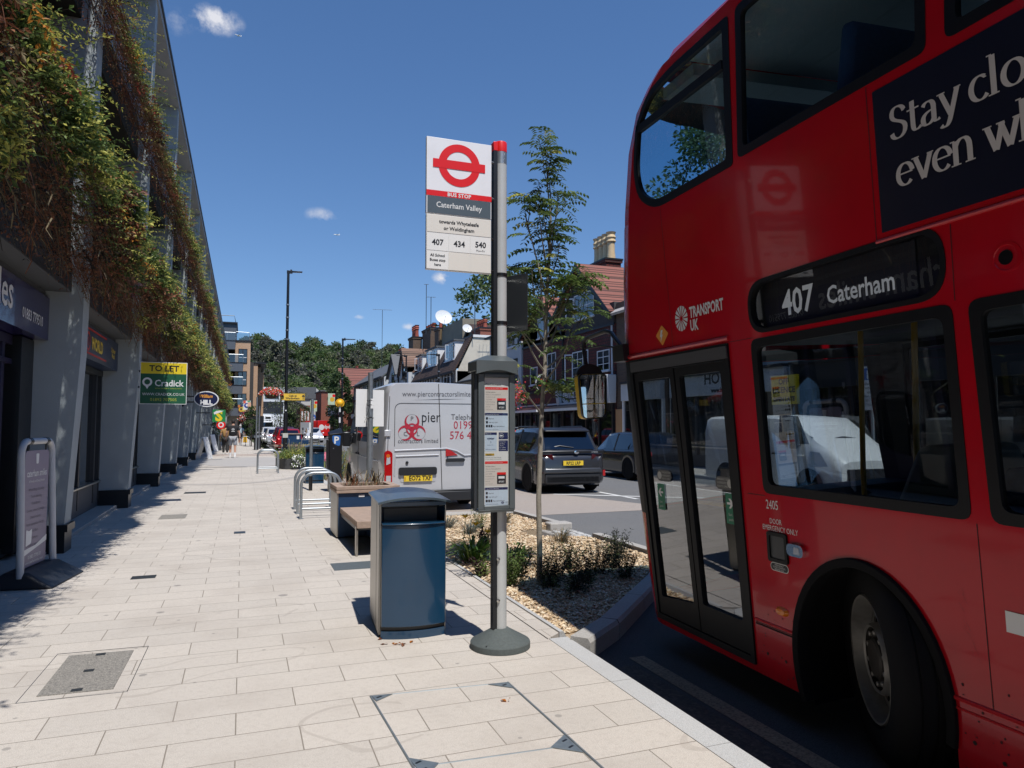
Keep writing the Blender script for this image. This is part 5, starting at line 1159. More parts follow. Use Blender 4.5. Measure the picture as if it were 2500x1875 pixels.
# ------------------------------------------------------------------ swing board of the dentist
ab = thing('pavement_sign', 'grey framed swing board with a lilac panel on a black foot, near the purple shop', 'pavement sign', loc=(-1.88, 8.2, 0), rz=radians(82))
FR_ = mat('pale_grey_tube', (.52, .53, .54), .45, var=.1)
b = MB()
W2 = .37
b.tube([(-W2, -.04, .1), (-W2 + .02, 0, 1.2)] + [(-W2 + .02 + .12 - .12 * cos(a), 0, 1.24 + .12 * sin(a)) for a in [pi / 2 * i / 6 for i in range(7)]] + [(W2 - .02 - .12 + .12 * sin(a), 0, 1.24 + .12 * cos(a)) for a in [pi / 2 * i / 6 for i in range(7)]] + [(W2 - .02, 0, 1.2), (W2, -.04, .1)], .032, FR_, 14); b.build('frame', ab, smooth=60)
LIL = mat('lilac_panel', (.27, .235, .30), .5, var=.05)
b = MB(); b.plate(rrect(-.27, .16, .27, 1.27, .05), [], -.006, .006, LIL, FY(0)); FP = FY(-.0075)
b.text('caterham smiles', .095, WTEXT, FP, at=(0, 1.02), align='CENTER', sx=.72, bold=.001); b.text('A Friendly and Caring Practice', .032, WTEXT, FP, at=(0, .965), align='CENTER', sx=.9)
gl = mat('grey_board_text', (.13, .11, .15), .6)
for k, t in enumerate(['White fillings & bonding', 'Tooth whitening', 'Orthodontics', 'Crowns, veneers & bridges', 'Dental implants', 'Facial rejuvenation therapy', 'and fillers', 'Dentures', 'Emergency appointments']): b.text(t, .04, gl, FP, at=(0, .88 - k * .066), align='CENTER', sx=.9)
b.plate([(-.27, .27), (.27, .36), (.27, .42), (.02, .35), (-.27, .33)][::1], [], -.0085, None, WTEXT, FY(0)); b.plate(round_poly([(-.2, .36), (-.08, .38), (-.07, .52), (-.13, .5), (-.2, .52)], .02), [], -.009, None, WTEXT, FY(0)); b.plate(round_poly([(-.03, 1.14), (.02, 1.14), (.03, 1.24), (-.04, 1.24)], .015), [], -.0085, None, WTEXT, FY(0))
b.text('01883 779510', .05, WTEXT, FP, at=(0, .235), align='CENTER', d=-.002); b.text('www.caterhamsmiles.co.uk', .036, WTEXT, FP, at=(0, .19), align='CENTER', d=-.002)
b.build('panel', ab, smooth=0)
b = MB()
for s in (-1, 1): b.tube([(s * .2, 0, 1.27), (s * .2, 0, 1.35)], .008, BLACK, 8)
for s in (-1, 1): b.tube([(s * .16, 0, 1.36), (s * .22, 0, 1.36)], .036, BLACK, 12)
b.build('hanger', ab)
b = MB(); b.hexa([(-.42, -.34, 0), (.42, -.34, 0), (.42, .34, 0), (-.42, .34, 0)], [(-.38, -.1, .15), (.38, -.1, .15), (.38, .1, .15), (-.38, .1, .15)], mat('black_plastic_foot', (.02, .022, .027), .5)); b.build('foot', ab, bevel=.03, bseg=3)
# ------------------------------------------------------------------ signs on the building
lb = thing('letting_board', 'green and yellow TO LET board fixed to a fin of the grey building', 'sign', loc=(-1.42, 15.0, 1.93))
b = MB(); b.box(-.41, .40, 0, .02, 0, .8, WHITE); b.box(-.50, -.41, .0, .02, .3, .34, DARKMETAL); b.box(-.50, -.41, .0, .02, .6, .64, DARKMETAL); b.build('board', lb)
F2 = FY(-.001); b = MB(); GRN = mat('board_green', (.012, .095, .045), .45); YEL2 = mat('board_yellow', (.80, .60, .02), .45)
b.plate([(-.40, .01), (.39, .01), (.39, .58), (-.40, .58)], [], 0, None, GRN, F2); b.plate([(-.40, .58), (.39, .58), (.39, .79), (-.40, .79)], [], 0, None, YEL2, F2)
b.text('TO LET', .155, KTEXT, F2, at=(0, .63), align='CENTER', d=-.002, bold=.004); b.text('Cradick', .17, WTEXT, F2, at=(-.16, .345), d=-.002, bold=.003, sx=.92); b.text('RETAIL PROPERTY CONSULTANTS', .03, mat('lime_text', (.45, .5, .06), .5), F2, at=(-.15, .29), d=-.002)
b.plate(circle(-.285, .42, .085, 26), [circle(-.285, .42, .05, 22)], -.002, None, WTEXT, F2); b.plate([(-.32, .35), (-.285, .285), (-.25, .35)][::1], [], -.0025, None, WTEXT, F2)
b.text('WWW.CRADICK.CO.UK', .072, WTEXT, F2, at=(0, .165), align='CENTER', d=-.002, sx=.92); b.text('01892 707505', .08, MATS['lime_text'], F2, at=(0, .06), align='CENTER', d=-.002)
b.build('printing', lb, smooth=0)
hs_ = thing('hanging_sign', 'oval navy bookmaker sign on a bracket, past the letting board', 'sign', loc=(-1.16, 26, 2.17))
b = MB(); b.plate(circle(0, .265, .39, 48, .265), [], 0, .08, WHITE, FY(0)); b.plate(circle(0, .265, .355, 48, .23), [], -.003, None, mat('oval_navy', (.01, .014, .06), .35), FY(0)); b.text('HILL', .20, WTEXT, FY(-.005), at=(0, .085), align='CENTER', bold=.014, sx=.95); b.text('William', .15, mat('script_orange', (.8, .33, .03), .5), FY(-.005), at=(-.02, .31), align='CENTER', bold=.004, shear=.3, sx=.9); b.build('oval', hs_, smooth=30)
b = MB(); b.tube([(-.38, .04, .35), (-.72, .04, .35)], .02, BLACK, 8); b.tube([(-.38, .04, .16), (-.72, .04, .16)], .02, BLACK, 8); b.tube([(-.72, .04, .0), (-.72, .04, .52)], .03, BLACK, 8); b.build('bracket', hs_)
gs = thing('hanging_sign', 'square green sign with a yellow and white letter S, below the oval sign', 'sign', loc=(-1.0, 34.5, 1.72))
b = MB(); b.box(-.27, .27, 0, .08, 0, .55, mat('sign_green', (.015, .22, .06), .4)); b.build('board', gs); b = MB(); b.text('S', .62, MATS['board_yellow'], FY(-.003), at=(0, .06), align='CENTER', bold=.03); b.plate([(-.2, .33), (.1, .45), (.2, .5), (-.1, .5), (-.22, .42)], [], -.006, None, WTEXT, FY(0)); b.build('letter', gs, smooth=0); b = MB(); b.tube([(-.27, .04, .4), (-.95, .04, .4)], .02, BLACK, 8); b.build('bracket', gs)
gs = thing('hanging_sign', 'small round red sign below the square green one', 'sign', loc=(-1.05, 40, 1.35)); b = MB(); b.plate(circle(0, .25, .22, 30), [], 0, .06, SIGNRED, FY(0)); b.plate(circle(0, .25, .14, 24), [circle(0, .25, .08, 20)], -.003, None, WTEXT, FY(0)); b.build('disc', gs); b = MB(); b.tube([(-.2, .03, .25), (-.9, .03, .25)], .02, BLACK, 8); b.build('bracket', gs)
# A-frames further along
af = thing('pavement_sign', 'white folding A frame sign standing nearest beyond the leaning fins', 'pavement sign', loc=(-1.66, 36.5, 0))
b = MB()
for s in (-1, 1): b.hexa([(-.28, s * .3 - .015, 0), (.28, s * .3 - .015, 0), (.28, s * .3 + .015, 0), (-.28, s * .3 + .015, 0)], [(-.28, s * .03 - .015, 1.02), (.28, s * .03 - .015, 1.02), (.28, s * .03 + .015, 1.02), (-.28, s * .03 + .015, 1.02)], WHITE)
b.build('panel', af, bevel=.01)
for x in (-.24, .24):
    b = MB(); b.tube([(x, -.31, 0), (x, -.02, 1.0), (x, .31, 0)], .02, FR_, 8); b.build('leg', af)
af.rotation_euler = (0, 0, radians(70)); MW[af.name] = af.matrix_world
dup(af, (-1.75, 47.5, 0), radians(65), 'white folding A frame sign farther off, beside the dark planters')
# ------------------------------------------------------------------ covers in the paving
def cover(name, label, pts, m, z=.0045, extra=None):
    r = thing(name, label, 'cover', loc=(sum(p[0] for p in pts) / 4, sum(p[1] for p in pts) / 4, 0)); b = MB(); b.plate(pts, [], 0, .02, m, FZ(z)); b.build('lid', r, world=True, smooth=0)
    return r
SPECK = grain_mat('speckled_lid', (.23, .215, .19), (.09, .085, .08), (.42, .39, .34), 130, patch=(.2, .19, .17), patchamt=.3)
rr_ = cover('access_cover', 'speckled rectangular service cover in the paving at the lower left', [(-1.04, 4.72), (-.66, 4.70), (-.65, 5.45), (-1.03, 5.47)], SPECK)
b = MB(); 
for (x, y) in ((-.85, 5.09), (-.85, 4.745), (-.84, 5.42)): b.box(x - .028, x + .028, y - .02, y + .02, 0, .008, DARKMETAL)
b.build('lifting_key', rr_, world=True)
b = MB(); 
for (p, q) in zip([(-1.12, 4.65), (-.58, 4.63), (-.57, 5.52), (-1.11, 5.54)], [(-.58, 4.63), (-.57, 5.52), (-1.11, 5.54), (-1.12, 4.65)]): b.tube([(*p, .001), (*q, .001)], .002, DARKMETAL, 5)
b.build('frame', rr_, world=True)
ins = thing('access_cover', 'large paved access cover with steel corner pieces in front of the bus stop', 'cover', loc=(1.1, 3.5, 0))
A, B_, C_, D2 = (0.70, 4.07), (1.49, 4.0), (1.50, 3.12), (0.74, 3.17)
b = MB()
E1, E2 = (1.52, 2.55), (0.76, 2.6)
for p, q, w_ in ((A, B_, .004), (B_, E1, .007), (A, E2, .007), (D2, C_, .004)): b.tube([(*p, .0), (*q, .0)], w_, mat('galv_edge', (.27, .30, .31), .5, .6, var=.3), 6)
b.build('frame', ins, world=True)
b = MB(); ge = mat('galv_corner', (.25, .29, .31), .45, .6, var=.3, scale=30)
for tri, sl in (([(.705, 4.065), (.715, 3.98), (.82, 4.055)], [(.74, 4.03)]), ([(1.485, 3.995), (1.485, 3.9), (1.37, 4.005)], [(1.455, 3.96)]), ([(.735, 3.26), (.85, 3.165), (.76, 3.05)], [(.765, 3.20), (.775, 3.13)]), ([(1.495, 3.23), (1.38, 3.13), (1.5, 3.03)], [(1.47, 3.17), (1.47, 3.1)])):
    b = MB(); b.plate(tri, [], 0, .003, ge, FZ(.0055))
    for (x, y) in sl: b.box(x - .016, x + .016, y - .006, y + .006, .003, .0062, BLACK, Matrix.Translation((x, y, 0)) @ Matrix.Rotation(.5, 4, 'Z') @ Matrix.Translation((-x, -y, 0)))
    b.build('corner_plate', ins, world=True, smooth=0)
cover('access_cover', 'grey ribbed steel cover in the paving in front of the timber bench', [(.93, 7.68), (1.5, 7.68), (1.5, 8.08), (.93, 8.08)], mat('ribbed_lid', (.12, .14, .15), .6, .2, var=.3, scale=80, bump=.8, bscale=120))
cover('access_cover', 'small slotted drain cover in the paving beside the shaded shop fronts', [(-1.0, 7.95), (-.78, 7.95), (-.78, 8.1), (-1.0, 8.1)], DARKMETAL)
cover('access_cover', 'dark square cover on the sunny paving beyond the first leaning fin', [(-1.25, 12.9), (-.85, 12.9), (-.85, 13.5), (-1.25, 13.5)], SPECK)
cover('access_cover', 'thin dark cover across the paving beyond the square one', [(-1.2, 17.6), (-.75, 17.6), (-.75, 18.0), (-1.2, 18.0)], DARKMETAL)
cover('access_cover', 'narrow slot cover near the middle of the paving', [(-.08, 10.8), (.07, 10.8), (.07, 11.0), (-.08, 11.0)], DARKMETAL)
# a few dead leaves and scraps
rs = random.Random(12)
for k, (x, y) in enumerate([(.96, 4.98), (1.0, 4.95), (1.07, 4.93), (1.12, 4.95), (.92, 5.1), (1.38, 3.72), (1.05, 4.93), (-1.35, 4.95)]):
    L = Leaves(); L.leaf(Vector((0, 0, .004)), Vector((rs.gauss(0, 1), rs.gauss(0, 1), .15)).normalized(), Vector((0, .3, 1)).normalized(), .045, .03, 0); L.leaf(Vector((.01, .012, .004)), Vector((rs.gauss(0, 1), rs.gauss(0, 1), .25)).normalized(), Vector((0, -.3, 1)).normalized(), .03, .02, 0)
    L.build('dead_leaf', None, mats=[LEAFM[6] if k % 2 else LEAFM[3]], loc=(x, y, 0), world=False, label='dry fallen leaf on the paving by the foot of the bin' if k not in (5, 7) else ('reddish scrap of leaf on the paving right of the steel corner plate' if k == 5 else 'dry leaf on the paving left of the speckled cover'), cat='leaf', group='fallen leaves around the bin' if k not in (5, 7) else None)
# ------------------------------------------------------------------ vehicles
CARGLASS = glass_mat('car_glass', (0.10, 0.11, 0.12), refl=1.5)
PLATEY = mat('number_plate_yellow', (0.80, 0.56, 0.04), 0.4, var=0.04)
TAILRED = mat('tail_lamp_red', (0.42, 0.008, 0.01), 0.12, coat=0.6, var=0.15, scale=30)
LAMPCLEAR = mat('lamp_clear', (0.62, 0.63, 0.66), 0.12, 0.3, var=0.25, scale=40)
ALLOY = mat('alloy_wheel', (0.45, 0.46, 0.47), 0.3, 0.8, var=0.15)
def wheel_mb(parent, x, y, z, r=0.34, w=0.22, spokes=10, sgn=-1, steer=0):
    """sgn -1: outer face looks towards -X"""
    W_ = bpy.data.objects.new('wheel', None); COL.objects.link(W_); W_.parent = parent; W_.location = (x, y, z); W_.rotation_euler = (0, 0, (0 if sgn < 0 else pi) + steer)
    b = MB(); b.lathe([(r * .64, .0), (r * .7, -.012), (r * .92, -.006), (r, .03), (r, w - .03), (r * .92, w), (r * .6, w)], RUBBER, 32, axis='X', caps=False); b.build('tyre', W_)
    b = MB(); b.lathe([(r * .66, 0.0), (r * .62, .004), (r * .6, .06)], ALLOY, 32, axis='X', caps=False); b.lathe([(r * .6, .055), (0, .055)], BLACK, 24, axis='X')
    for k in range(spokes):
        a = 2 * pi * k / spokes; d = (.055 if k % 2 else -.055) * (spokes > 6)
        b.add([(.01, r * .12 * cos(a) - .018 * sin(a), r * .12 * sin(a) + .018 * cos(a)), (.01, r * .12 * cos(a) + .018 * sin(a), r * .12 * sin(a) - .018 * cos(a)), (.004, r * .63 * cos(a + d) + .02 * sin(a), r * .63 * sin(a + d) - .02 * cos(a)), (.004, r * .63 * cos(a + d) - .02 * sin(a), r * .63 * sin(a + d) + .02 * cos(a))], [(0, 1, 2, 3)], ALLOY)
    b.lathe([(r * .14, .012), (r * .13, .003), (0, .0)], ALLOY, 16, axis='X'); b.build('rim', W_); return W_

def car_body(st, paint, lower=None, zs=0.16):
    """st: stations (y, half width at sill, half width at belt, z sill, z belt, half width roof, z roof)"""
    rings = []
    for (y, ws, wb, z0, zb, wr, zr) in st:
        half = [(0, z0), (ws * .86, z0), (ws * .97, z0 + .05), (ws * 1.0, z0 + .14), (wb * 1.0, z0 + (zb - z0) * .55), (wb * .985, zb - .06), (wb * .96, zb)]
        gl = [(wb * .955 + (wr - wb * .955) * t, zb + (zr - .05 - zb) * t) for t in (.04, .5, 1.0)]
        top = [(wr * .93, zr - .012), (wr * .6, zr), (0, zr + .006)]
        h = half + gl + top
        rings.append([(x, y, z) for x, z in h] + [(-x, y, z) for x, z in h[-2:0:-1]])
    b = MB(); b.loft(rings, paint, closed=True, caps=(True, True)); return b, rings

def make_car(name, label, cat, loc, rz, L=4.1, W_=1.75, H_=1.5, col=(0.3, 0.01, 0.015), kind='hatch', plate=None, group=None, clad=False, rear_detail=True, rname=None):
    r = thing(name, label, cat, loc=loc, rz=rz, group=group)
    paint = mat('car_paint_' + name + str(len(MATS)), col, 0.25, 0.35, var=0.04, coat=0.8)
    hw = W_ / 2; y0, y1 = -L / 2, L / 2
    belt = .58 * H_ + .03; g = .19 if clad else .17
    st = [(y0, hw * .84, hw * .80, g + .18, belt - .16, hw * .70, belt - .12), (y0 + .04, hw * .93, hw * .90, g + .10, belt - .06, hw * .76, belt - .03),
          (y0 + .14, hw * .98, hw * .965, g + .04, belt + .02, hw * .76, belt + .05),
          (y0 + .22, hw * .99, hw * .975, g, belt + .035, hw * .76, belt + .16),
          (y0 + .52, hw, hw * .985, g, belt + .03, hw * .745, H_ - .06), (y0 + .80, hw, hw * .99, g, belt + .02, hw * .74, H_ - .015),
          (y0 + .42 * L, hw * .99, hw, g, belt, hw * .74, H_), (y0 + .58 * L, hw * .99, hw, g, belt - .01, hw * .73, H_ - .03),
          (y1 - .26 * L, hw, hw, g, belt - .02, hw * .72, belt + .12), (y1 - .22 * L, hw, hw * .99, g, belt - .05, hw * .76, belt + .0),
          (y1 - .4, hw * .98, hw * .95, g, belt - .14, hw * .72, belt - .09), (y1 - .12, hw * .92, hw * .88, g + .03, belt - .25, hw * .62, belt - .2), (y1, hw * .8, hw * .74, g + .1, belt - .36, hw * .5, belt - .32)]
    b, rings = car_body(st, paint); b.build('body', r, smooth=50)
    # glass: side strips, rear window, windscreen laid just proud of the shell
    def side_pt(i, t, s, off=.006):
        (y, ws, wb, z0, zb, wr, zr) = st[i]; return (s * (wb * .955 + (wr - wb * .955) * t + off), y, zb + (zr - .05 - zb) * t)
    for s in (-1, 1):
        b = MB(); seq = [4, 5, 6, 7, 8]
        lo = [side_pt(i, .07, s) for i in seq]; hi = [side_pt(i, .90 if i != 8 else .3, s) for i in seq]
        lo[0] = side_pt(4, .5, s); lo[0] = (lo[0][0], lo[0][1] + .05, lo[0][2])
        b.loft([lo, hi] if s < 0 else [hi, lo], CARGLASS, closed=False); w = b.build('side_window', r, smooth=0)
        b = MB()
        for i in (6,): b.box(-.01, .012, -.03, .03, 0, 1, BLACK, Matrix.Translation(side_pt(6, .0, s, .008)) @ Matrix(((1, 0, (st[6][5] - st[6][2] * .955) * s, 0), (0, 1, 0, 0), (0, 0, H_ - .05 - st[6][4], 0), (0, 0, 0, 1))))
        b.build('door_pillar', r)
    def across(ya, za, wa, yb, zb_, wb_, nm, n=6, dy=0.0):
        b = MB(); lo, hi = [], []
        for k in range(n + 1):
            u = -1 + 2 * k / n; lo.append((u * wa, ya + dy * u * u, za)); hi.append((u * wb_, yb + dy * u * u, zb_))
        b.loft([lo, hi], CARGLASS, closed=False); return b.build(nm, r, smooth=30)
    across(y0 + .165, belt + .11, hw * .73, y0 + .45, H_ - .11, hw * .64, 'rear_window')
    across(y1 - .255 * L + .02, belt + .10, hw * .72, y0 + .60 * L + .02, H_ - .06, hw * .62, 'windscreen', dy=-.06)
    # wheels
    wy0, wy1 = y0 + .19 * L, y1 - .2 * L; wr = .335 if not clad else .345
    for yy in (wy0, wy1):
        for s in (-1, 1):
            wheel_mb(r, s * (hw - .0), yy, wr, wr, .2, 10, s)
            b = MB(); lo = arcpts(yy, wr, wr + .095, -.2, pi + .2, 18); li = arcpts(yy, wr, wr + .03, -.2, pi + .2, 18); m = BLACK
            for (o, i_) in ((lo, li),): b.loft([[(s * (hw - .05), p[0], p[1]) for p in o], [(s * (hw + .008), p[0], p[1]) for p in o], [(s * (hw + .008), p[0], p[1]) for p in i_], [(s * (hw - .1), p[0], p[1]) for p in i_]], m if clad else paint, closed=False)
            b.plate(arcpts(yy, wr, wr + .05, -.6, pi + .6, 20), [], 0, None, RUBBER, lambda a, c, d: (s * (hw + .002), a, c)); b.build('wheel_arch', r)
    # rear furniture
    b = MB(); FR = FY(y0 - .012)
    b.box(-hw * .78, hw * .78, y0 - .03, y0 + .1, g + .05, g + .25, BLACK if clad else paint); b.build('rear_bumper', r, bevel=.03)
    for s in (-1, 1):
        b = MB(); b.hexa([(s * hw * .55, y0 - .015, belt - .13), (s * hw * .93, y0 + .1, belt - .17), (s * hw * .98, y0 + .22, belt - .15), (s * hw * .55, y0 + .1, belt - .1)], [(s * hw * .58, y0 + .0, belt - .0), (s * hw * .9, y0 + .09, belt + .0), (s * hw * .975, y0 + .26, belt - .0), (s * hw * .58, y0 + .12, belt + .0)], mat('smoked_lamp', (.06, .006, .008), .12, coat=.6) if clad else TAILRED); b.build('tail_lamp', r, bevel=.01)
        b = MB(); b.hexa([(s * hw * .48, y1 - .03, belt - .42), (s * hw * .86, y1 - .16, belt - .40), (s * hw * .8, y1 - .3, belt - .4), (s * hw * .45, y1 - .2, belt - .42)], [(s * hw * .5, y1 - .1, belt - .28), (s * hw * .93, y1 - .3, belt - .22), (s * hw * .85, y1 - .4, belt - .22), (s * hw * .48, y1 - .25, belt - .28)], LAMPCLEAR); b.build('headlight', r, bevel=.01)
        b = MB(); b.hexa([(s * hw * .98, y1 - .30 * L - .06, belt + .02), (s * hw * 1.16, y1 - .3 * L - .1, belt + .03), (s * hw * 1.16, y1 - .3 * L + .03, belt + .03), (s * hw * .98, y1 - .3 * L + .06, belt + .02)], [(s * hw * 1.0, y1 - .30 * L - .06, belt + .14), (s * hw * 1.16, y1 - .3 * L - .1, belt + .15), (s * hw * 1.16, y1 - .3 * L, belt + .14), (s * hw * 1.0, y1 - .3 * L + .03, belt + .13)], paint if not clad else BLACK); b.build('door_mirror', r, bevel=.02)
    if plate is not None:
        b = MB(); z = belt - .27; b.plate([(-.26, z), (.26, z), (.26, z + .112), (-.26, z + .112)], [], -.05, -.035, PLATEY, FY(y0)); b.text(plate, .108, KTEXT, FY(y0), at=(0, z + .02), d=-.053, align='CENTER', bold=.0022, sx=.86); b.build('number_plate', r, smooth=0)
    b = MB(); b.plate([(-.26, belt - .52), (.26, belt - .52), (.26, belt - .42), (-.26, belt - .42)], [], .03, .05, WHITE, lambda a, c, d: (-a, y1 + d, c)); b.box(-hw * .55, hw * .55, y1 - .08, y1 + .012, g + .1, g + .2, BLACK); b.build('front_grille', r, smooth=0)
    return r, st, dict(hw=hw, y0=y0, y1=y1, belt=belt, H=H_, g=g, paint=paint)
# the dark crossover driving away
suv, st, q = make_car('crossover_car', 'dark grey crossover with yellow plate and black roof, driving away beyond the young tree', 'car', (7.62, 17.75, ROAD), radians(-3), 4.18, 1.8, 1.6, (0.042, 0.044, 0.05), plate='RP22 LRP', clad=True)
hw, y0, belt, Hh = q['hw'], q['y0'], q['belt'], q['H']
b = MB(); b.box(-hw * .93, hw * .93, y0 + .0, y0 + .06, belt + .01, belt + .085, BLACK); b.build('tail_light_strip', suv, bevel=.02)
b = MB(); b.hexa([(-hw * .66, y0 + .30, Hh - .11), (hw * .66, y0 + .30, Hh - .11), (hw * .68, y0 + .66, Hh - .03), (-hw * .68, y0 + .66, Hh - .03)], [(-hw * .66, y0 + .29, Hh - .075), (hw * .66, y0 + .29, Hh - .075), (hw * .68, y0 + .66, Hh + .005), (-hw * .68, y0 + .66, Hh + .005)], BLACK); b.build('roof_spoiler', suv, bevel=.015)
b = MB(); b.tube([(0.1, y0 + .18, belt + .15), (-.25, y0 + .21, belt + .2), (-.4, y0 + .22, belt + .17)], .012, BLACK, 6); b.build('rear_wiper', suv)
for s in (-1, 1):
    b = MB(); b.tube([(s * hw * .68, y0 + .8, Hh + .0), (s * hw * .69, y0 + .9, Hh + .03), (s * hw * .68, y0 + 2.3, Hh + .02), (s * hw * .66, y0 + 2.4, Hh - .02)], .014, BLACK, 8); b.build('roof_rail', suv)
b = MB(); ch = MATS['chrome']; b.lathe([(.05, 0), (.05, .012), (.04, .014)], ch, 24, M=Matrix.Translation((0.1, y0 - .005, belt + .045)) @ Matrix.Rotation(radians(90), 4, 'X'), caps=True, sx=1.25, sy=.85); b.text('HYBRID', .05, mat('chrome_text', (.6, .62, .64), .3, .5), FY(y0 - .008), at=(hw * .55, belt + .028)); b.text('VR2', .06, MATS['chrome_text'], FY(y0 - .05), at=(-hw * .72, belt - .40)); b.build('badge', suv)
b = MB(); b.hexa([(-hw * .86, y0 - .06, .50), (hw * .86, y0 - .06, .50), (hw * .94, y0 + .2, .50), (-hw * .94, y0 + .2, .50)], [(-hw * .80, y0 - .05, .62), (hw * .80, y0 - .05, .62), (hw * .9, y0 + .2, .64), (-hw * .9, y0 + .2, .64)], mat('suv_bumper', (.06, .062, .068), .3, .4, coat=.6)); b.box(-hw * .8, hw * .8, y0 - .03, y0 + .1, .26, .5, mat('dark_bumper', (.02, .021, .024), .5)); b.tube([(hw * .4, y0 - .02, .27), (hw * .4, y0 + .3, .3)], .035, STEEL, 12); b.build('bumper', suv, bevel=.03)
b = MB(); 
for s in (-1, 1): b.box(s * hw * .90, s * hw * .97, y0 + .02, y0 + .06, .42, .56, TAILRED)
b.build('reflector', suv)
c2, _, _q = make_car('hatchback_car', 'black hatchback parked at the far kerb, half hidden by the bus nose', 'car', (11.9, 20.3, ROAD), radians(-2), 4.2, 1.78, 1.46, (0.016, 0.017, 0.021), plate=None)
# ------------------------------------------------------------------ silver panel van (rear doors towards the viewer)
def van(name, label, loc, rz, L, W_, H_, paint, long_=True, wind=True):
    r = thing(name, label, 'van', loc=loc, rz=rz); hw = W_ / 2
    y0, y1 = 0.0, L
    hood = 1.15
    st = [(0.0, hw * .965, .97, H_), (0.06, hw * .99, .985, H_ + .015), (.3, hw, .99, H_ + .03), (L * .55, hw, .99, H_ + .02), (L * .70, hw, .985, H_ - .03), (L * .735, hw, .98, H_ - .12)]
    rings = []
    g = .32
    for (y, w, tp, zt) in st:
        h = [(0, g), (w * .95, g), (w, g + .08), (w, 1.0), (w * .985, 1.5), (w * .94, zt - .2), (w * .90, zt - .06), (w * .8, zt), (0, zt + .03)]
        rings.append([(x, y, z) for x, z in h] + [(-x, y, z) for x, z in h[-2:0:-1]])
    for (y, w, zb, zt) in [(L * .86, hw * .99, 1.30, 1.36), (L * .93, hw * .95, 1.12, 1.16), (L, hw * .85, .85, .9)]:
        h = [(0, g), (w * .95, g), (w, g + .08), (w, .7), (w * .985, zb - .2), (w * .96, zb - .1), (w * .9, zb), (w * .7, zt), (0, zt + .02)]
        rings.append([(x, y, z) for x, z in h] + [(-x, y, z) for x, z in h[-2:0:-1]])
    b = MB(); b.loft(rings, paint, closed=True, caps=(True, True)); b.build('body', r, smooth=40)
    for s in (-1, 1):
        b = MB(); b.plate([(L * .63, 1.22), (L * .84, 1.25), (L * .76, 1.85), (L * .63, 1.9)], [], 0, None, CARGLASS, lambda a, c, d: (s * (hw * (1.0 if c < 1.3 else .955) + .012), a, c)); b.build('side_window', r)
        for yy in (L * .2, L * .83): 
            wheel_mb(r, s * (hw - .0), yy, .34, .34, .22, 6, s)
            b = MB(); b.plate(arcpts(yy, .34, .40, -.5, pi + .5, 20), [], 0, None, RUBBER, lambda a, c, d: (s * (hw + .004), a, c)); b.build('wheel_arch', r)
        b = MB(); b.box(s * (hw + .02), s * (hw + .22), L * .75, L * .75 + .1, 1.15, 1.5, BLACK); b.box(s * hw * .95, s * (hw + .05), L * .755, L * .78, 1.2, 1.26, BLACK); b.build('door_mirror', r, bevel=.03)
        b = MB(); b.plate([(L * .8, .75), (L * .95, .8), (L * .9, 1.08), (L * .84, 1.1)], [], 0, None, LAMPCLEAR, lambda a, c, d: (s * (hw * .97 + .02), a, c)); b.build('headlight', r)
        b = MB(); b.tube([(s * (hw + .002), L * .34, .4), (s * (hw + .002), L * .34, 2.1)], .005, BLACK, 6); b.tube([(s * (hw + .002), L * .56, .4), (s * (hw + .002), L * .56, 2.1)], .005, BLACK, 6); b.tube([(s * (hw + .004), L * .1, .95), (s * (hw + .004), L * .8, 1.0)], .012, paint, 6); b.box(s * (hw + .0), s * (hw + .03), L * .58, L * .61, 1.0, 1.04, BLACK); b.box(s * (hw + .0), s * (hw + .03), L * .535, L * .555, 1.0, 1.04, BLACK); b.build('door_seams', r)
    b = MB(); b.loft([[(u * hw * .9, L * .862 - .12 * u * u, 1.38) for u in (-1, -.5, 0, .5, 1)], [(u * hw * .84, L * .742 - .08 * u * u, H_ - .16) for u in (-1, -.5, 0, .5, 1)]], CARGLASS, closed=False); b.build('windscreen', r)
    b = MB(); b.box(-hw * .7, hw * .7, L - .02, L + .01, .45, .75, BLACK); b.build('grille', r, bevel=.02)
    return r
SILVER = mat('silver_van_paint', (0.58, 0.58, 0.59), 0.32, 0.2, var=0.05, scale=2, coat=0.5, dirt=(0.46, 0.45, 0.43, 0.25), dscale=2.5)
vn = van('panel_van', 'silver panel van parked with its lettered rear doors towards the paving', (3.5, 13.4, ROAD), 0, 5.55, 2.02, 2.44, SILVER)
V = FY(-.004); DGREY = mat('van_dark_trim', (.02, .021, .023), .4); VG = mat('van_grey_text', (.10, .10, .11), .5); VRED = mat('van_red_text', (.42, .018, .04), .5)
b = MB(); hw = .97
SEAM = mat('van_seam', (.03, .03, .032), .6)
sx_ = .10
for (x_, a, c) in ((sx_ - .045, .42, 2.46),): b.tube([(sx_ - .05, -.002, 2.45), (sx_ - .01, -.003, 1.5), (sx_ + .03, -.003, .42)], .007, SEAM, 6)
b.tube([(-.90, -.002, 2.2), (-.93, -.002, 1.2), (-.93, -.002, .45)], .006, SEAM, 6); b.tube([(.90, -.002, 2.4), (.93, -.002, .45)], .006, SEAM, 6)
b.tube([(-.80, -.002, 1.25)] + [(-.8, -.002, 1.95)] + [(-.8 + .12 - .12 * cos(a), -.002, 1.95 + .12 * sin(a)) for a in [pi / 2 * i / 5 for i in range(1, 6)]] + [(.72, -.002, 2.07)] + [(.84 - .12 + .12 * sin(a), -.002, 2.07 - .12 + .12 * cos(a)) for a in [pi / 2 * i / 5 for i in range(1, 6)]] + [(.84, -.002, 1.25)], .006, SEAM, 6)
b.build('rear_door_seams', vn)
LIT = mat('silver_ridge', (.58, .585, .6), .3, .3, coat=.5)
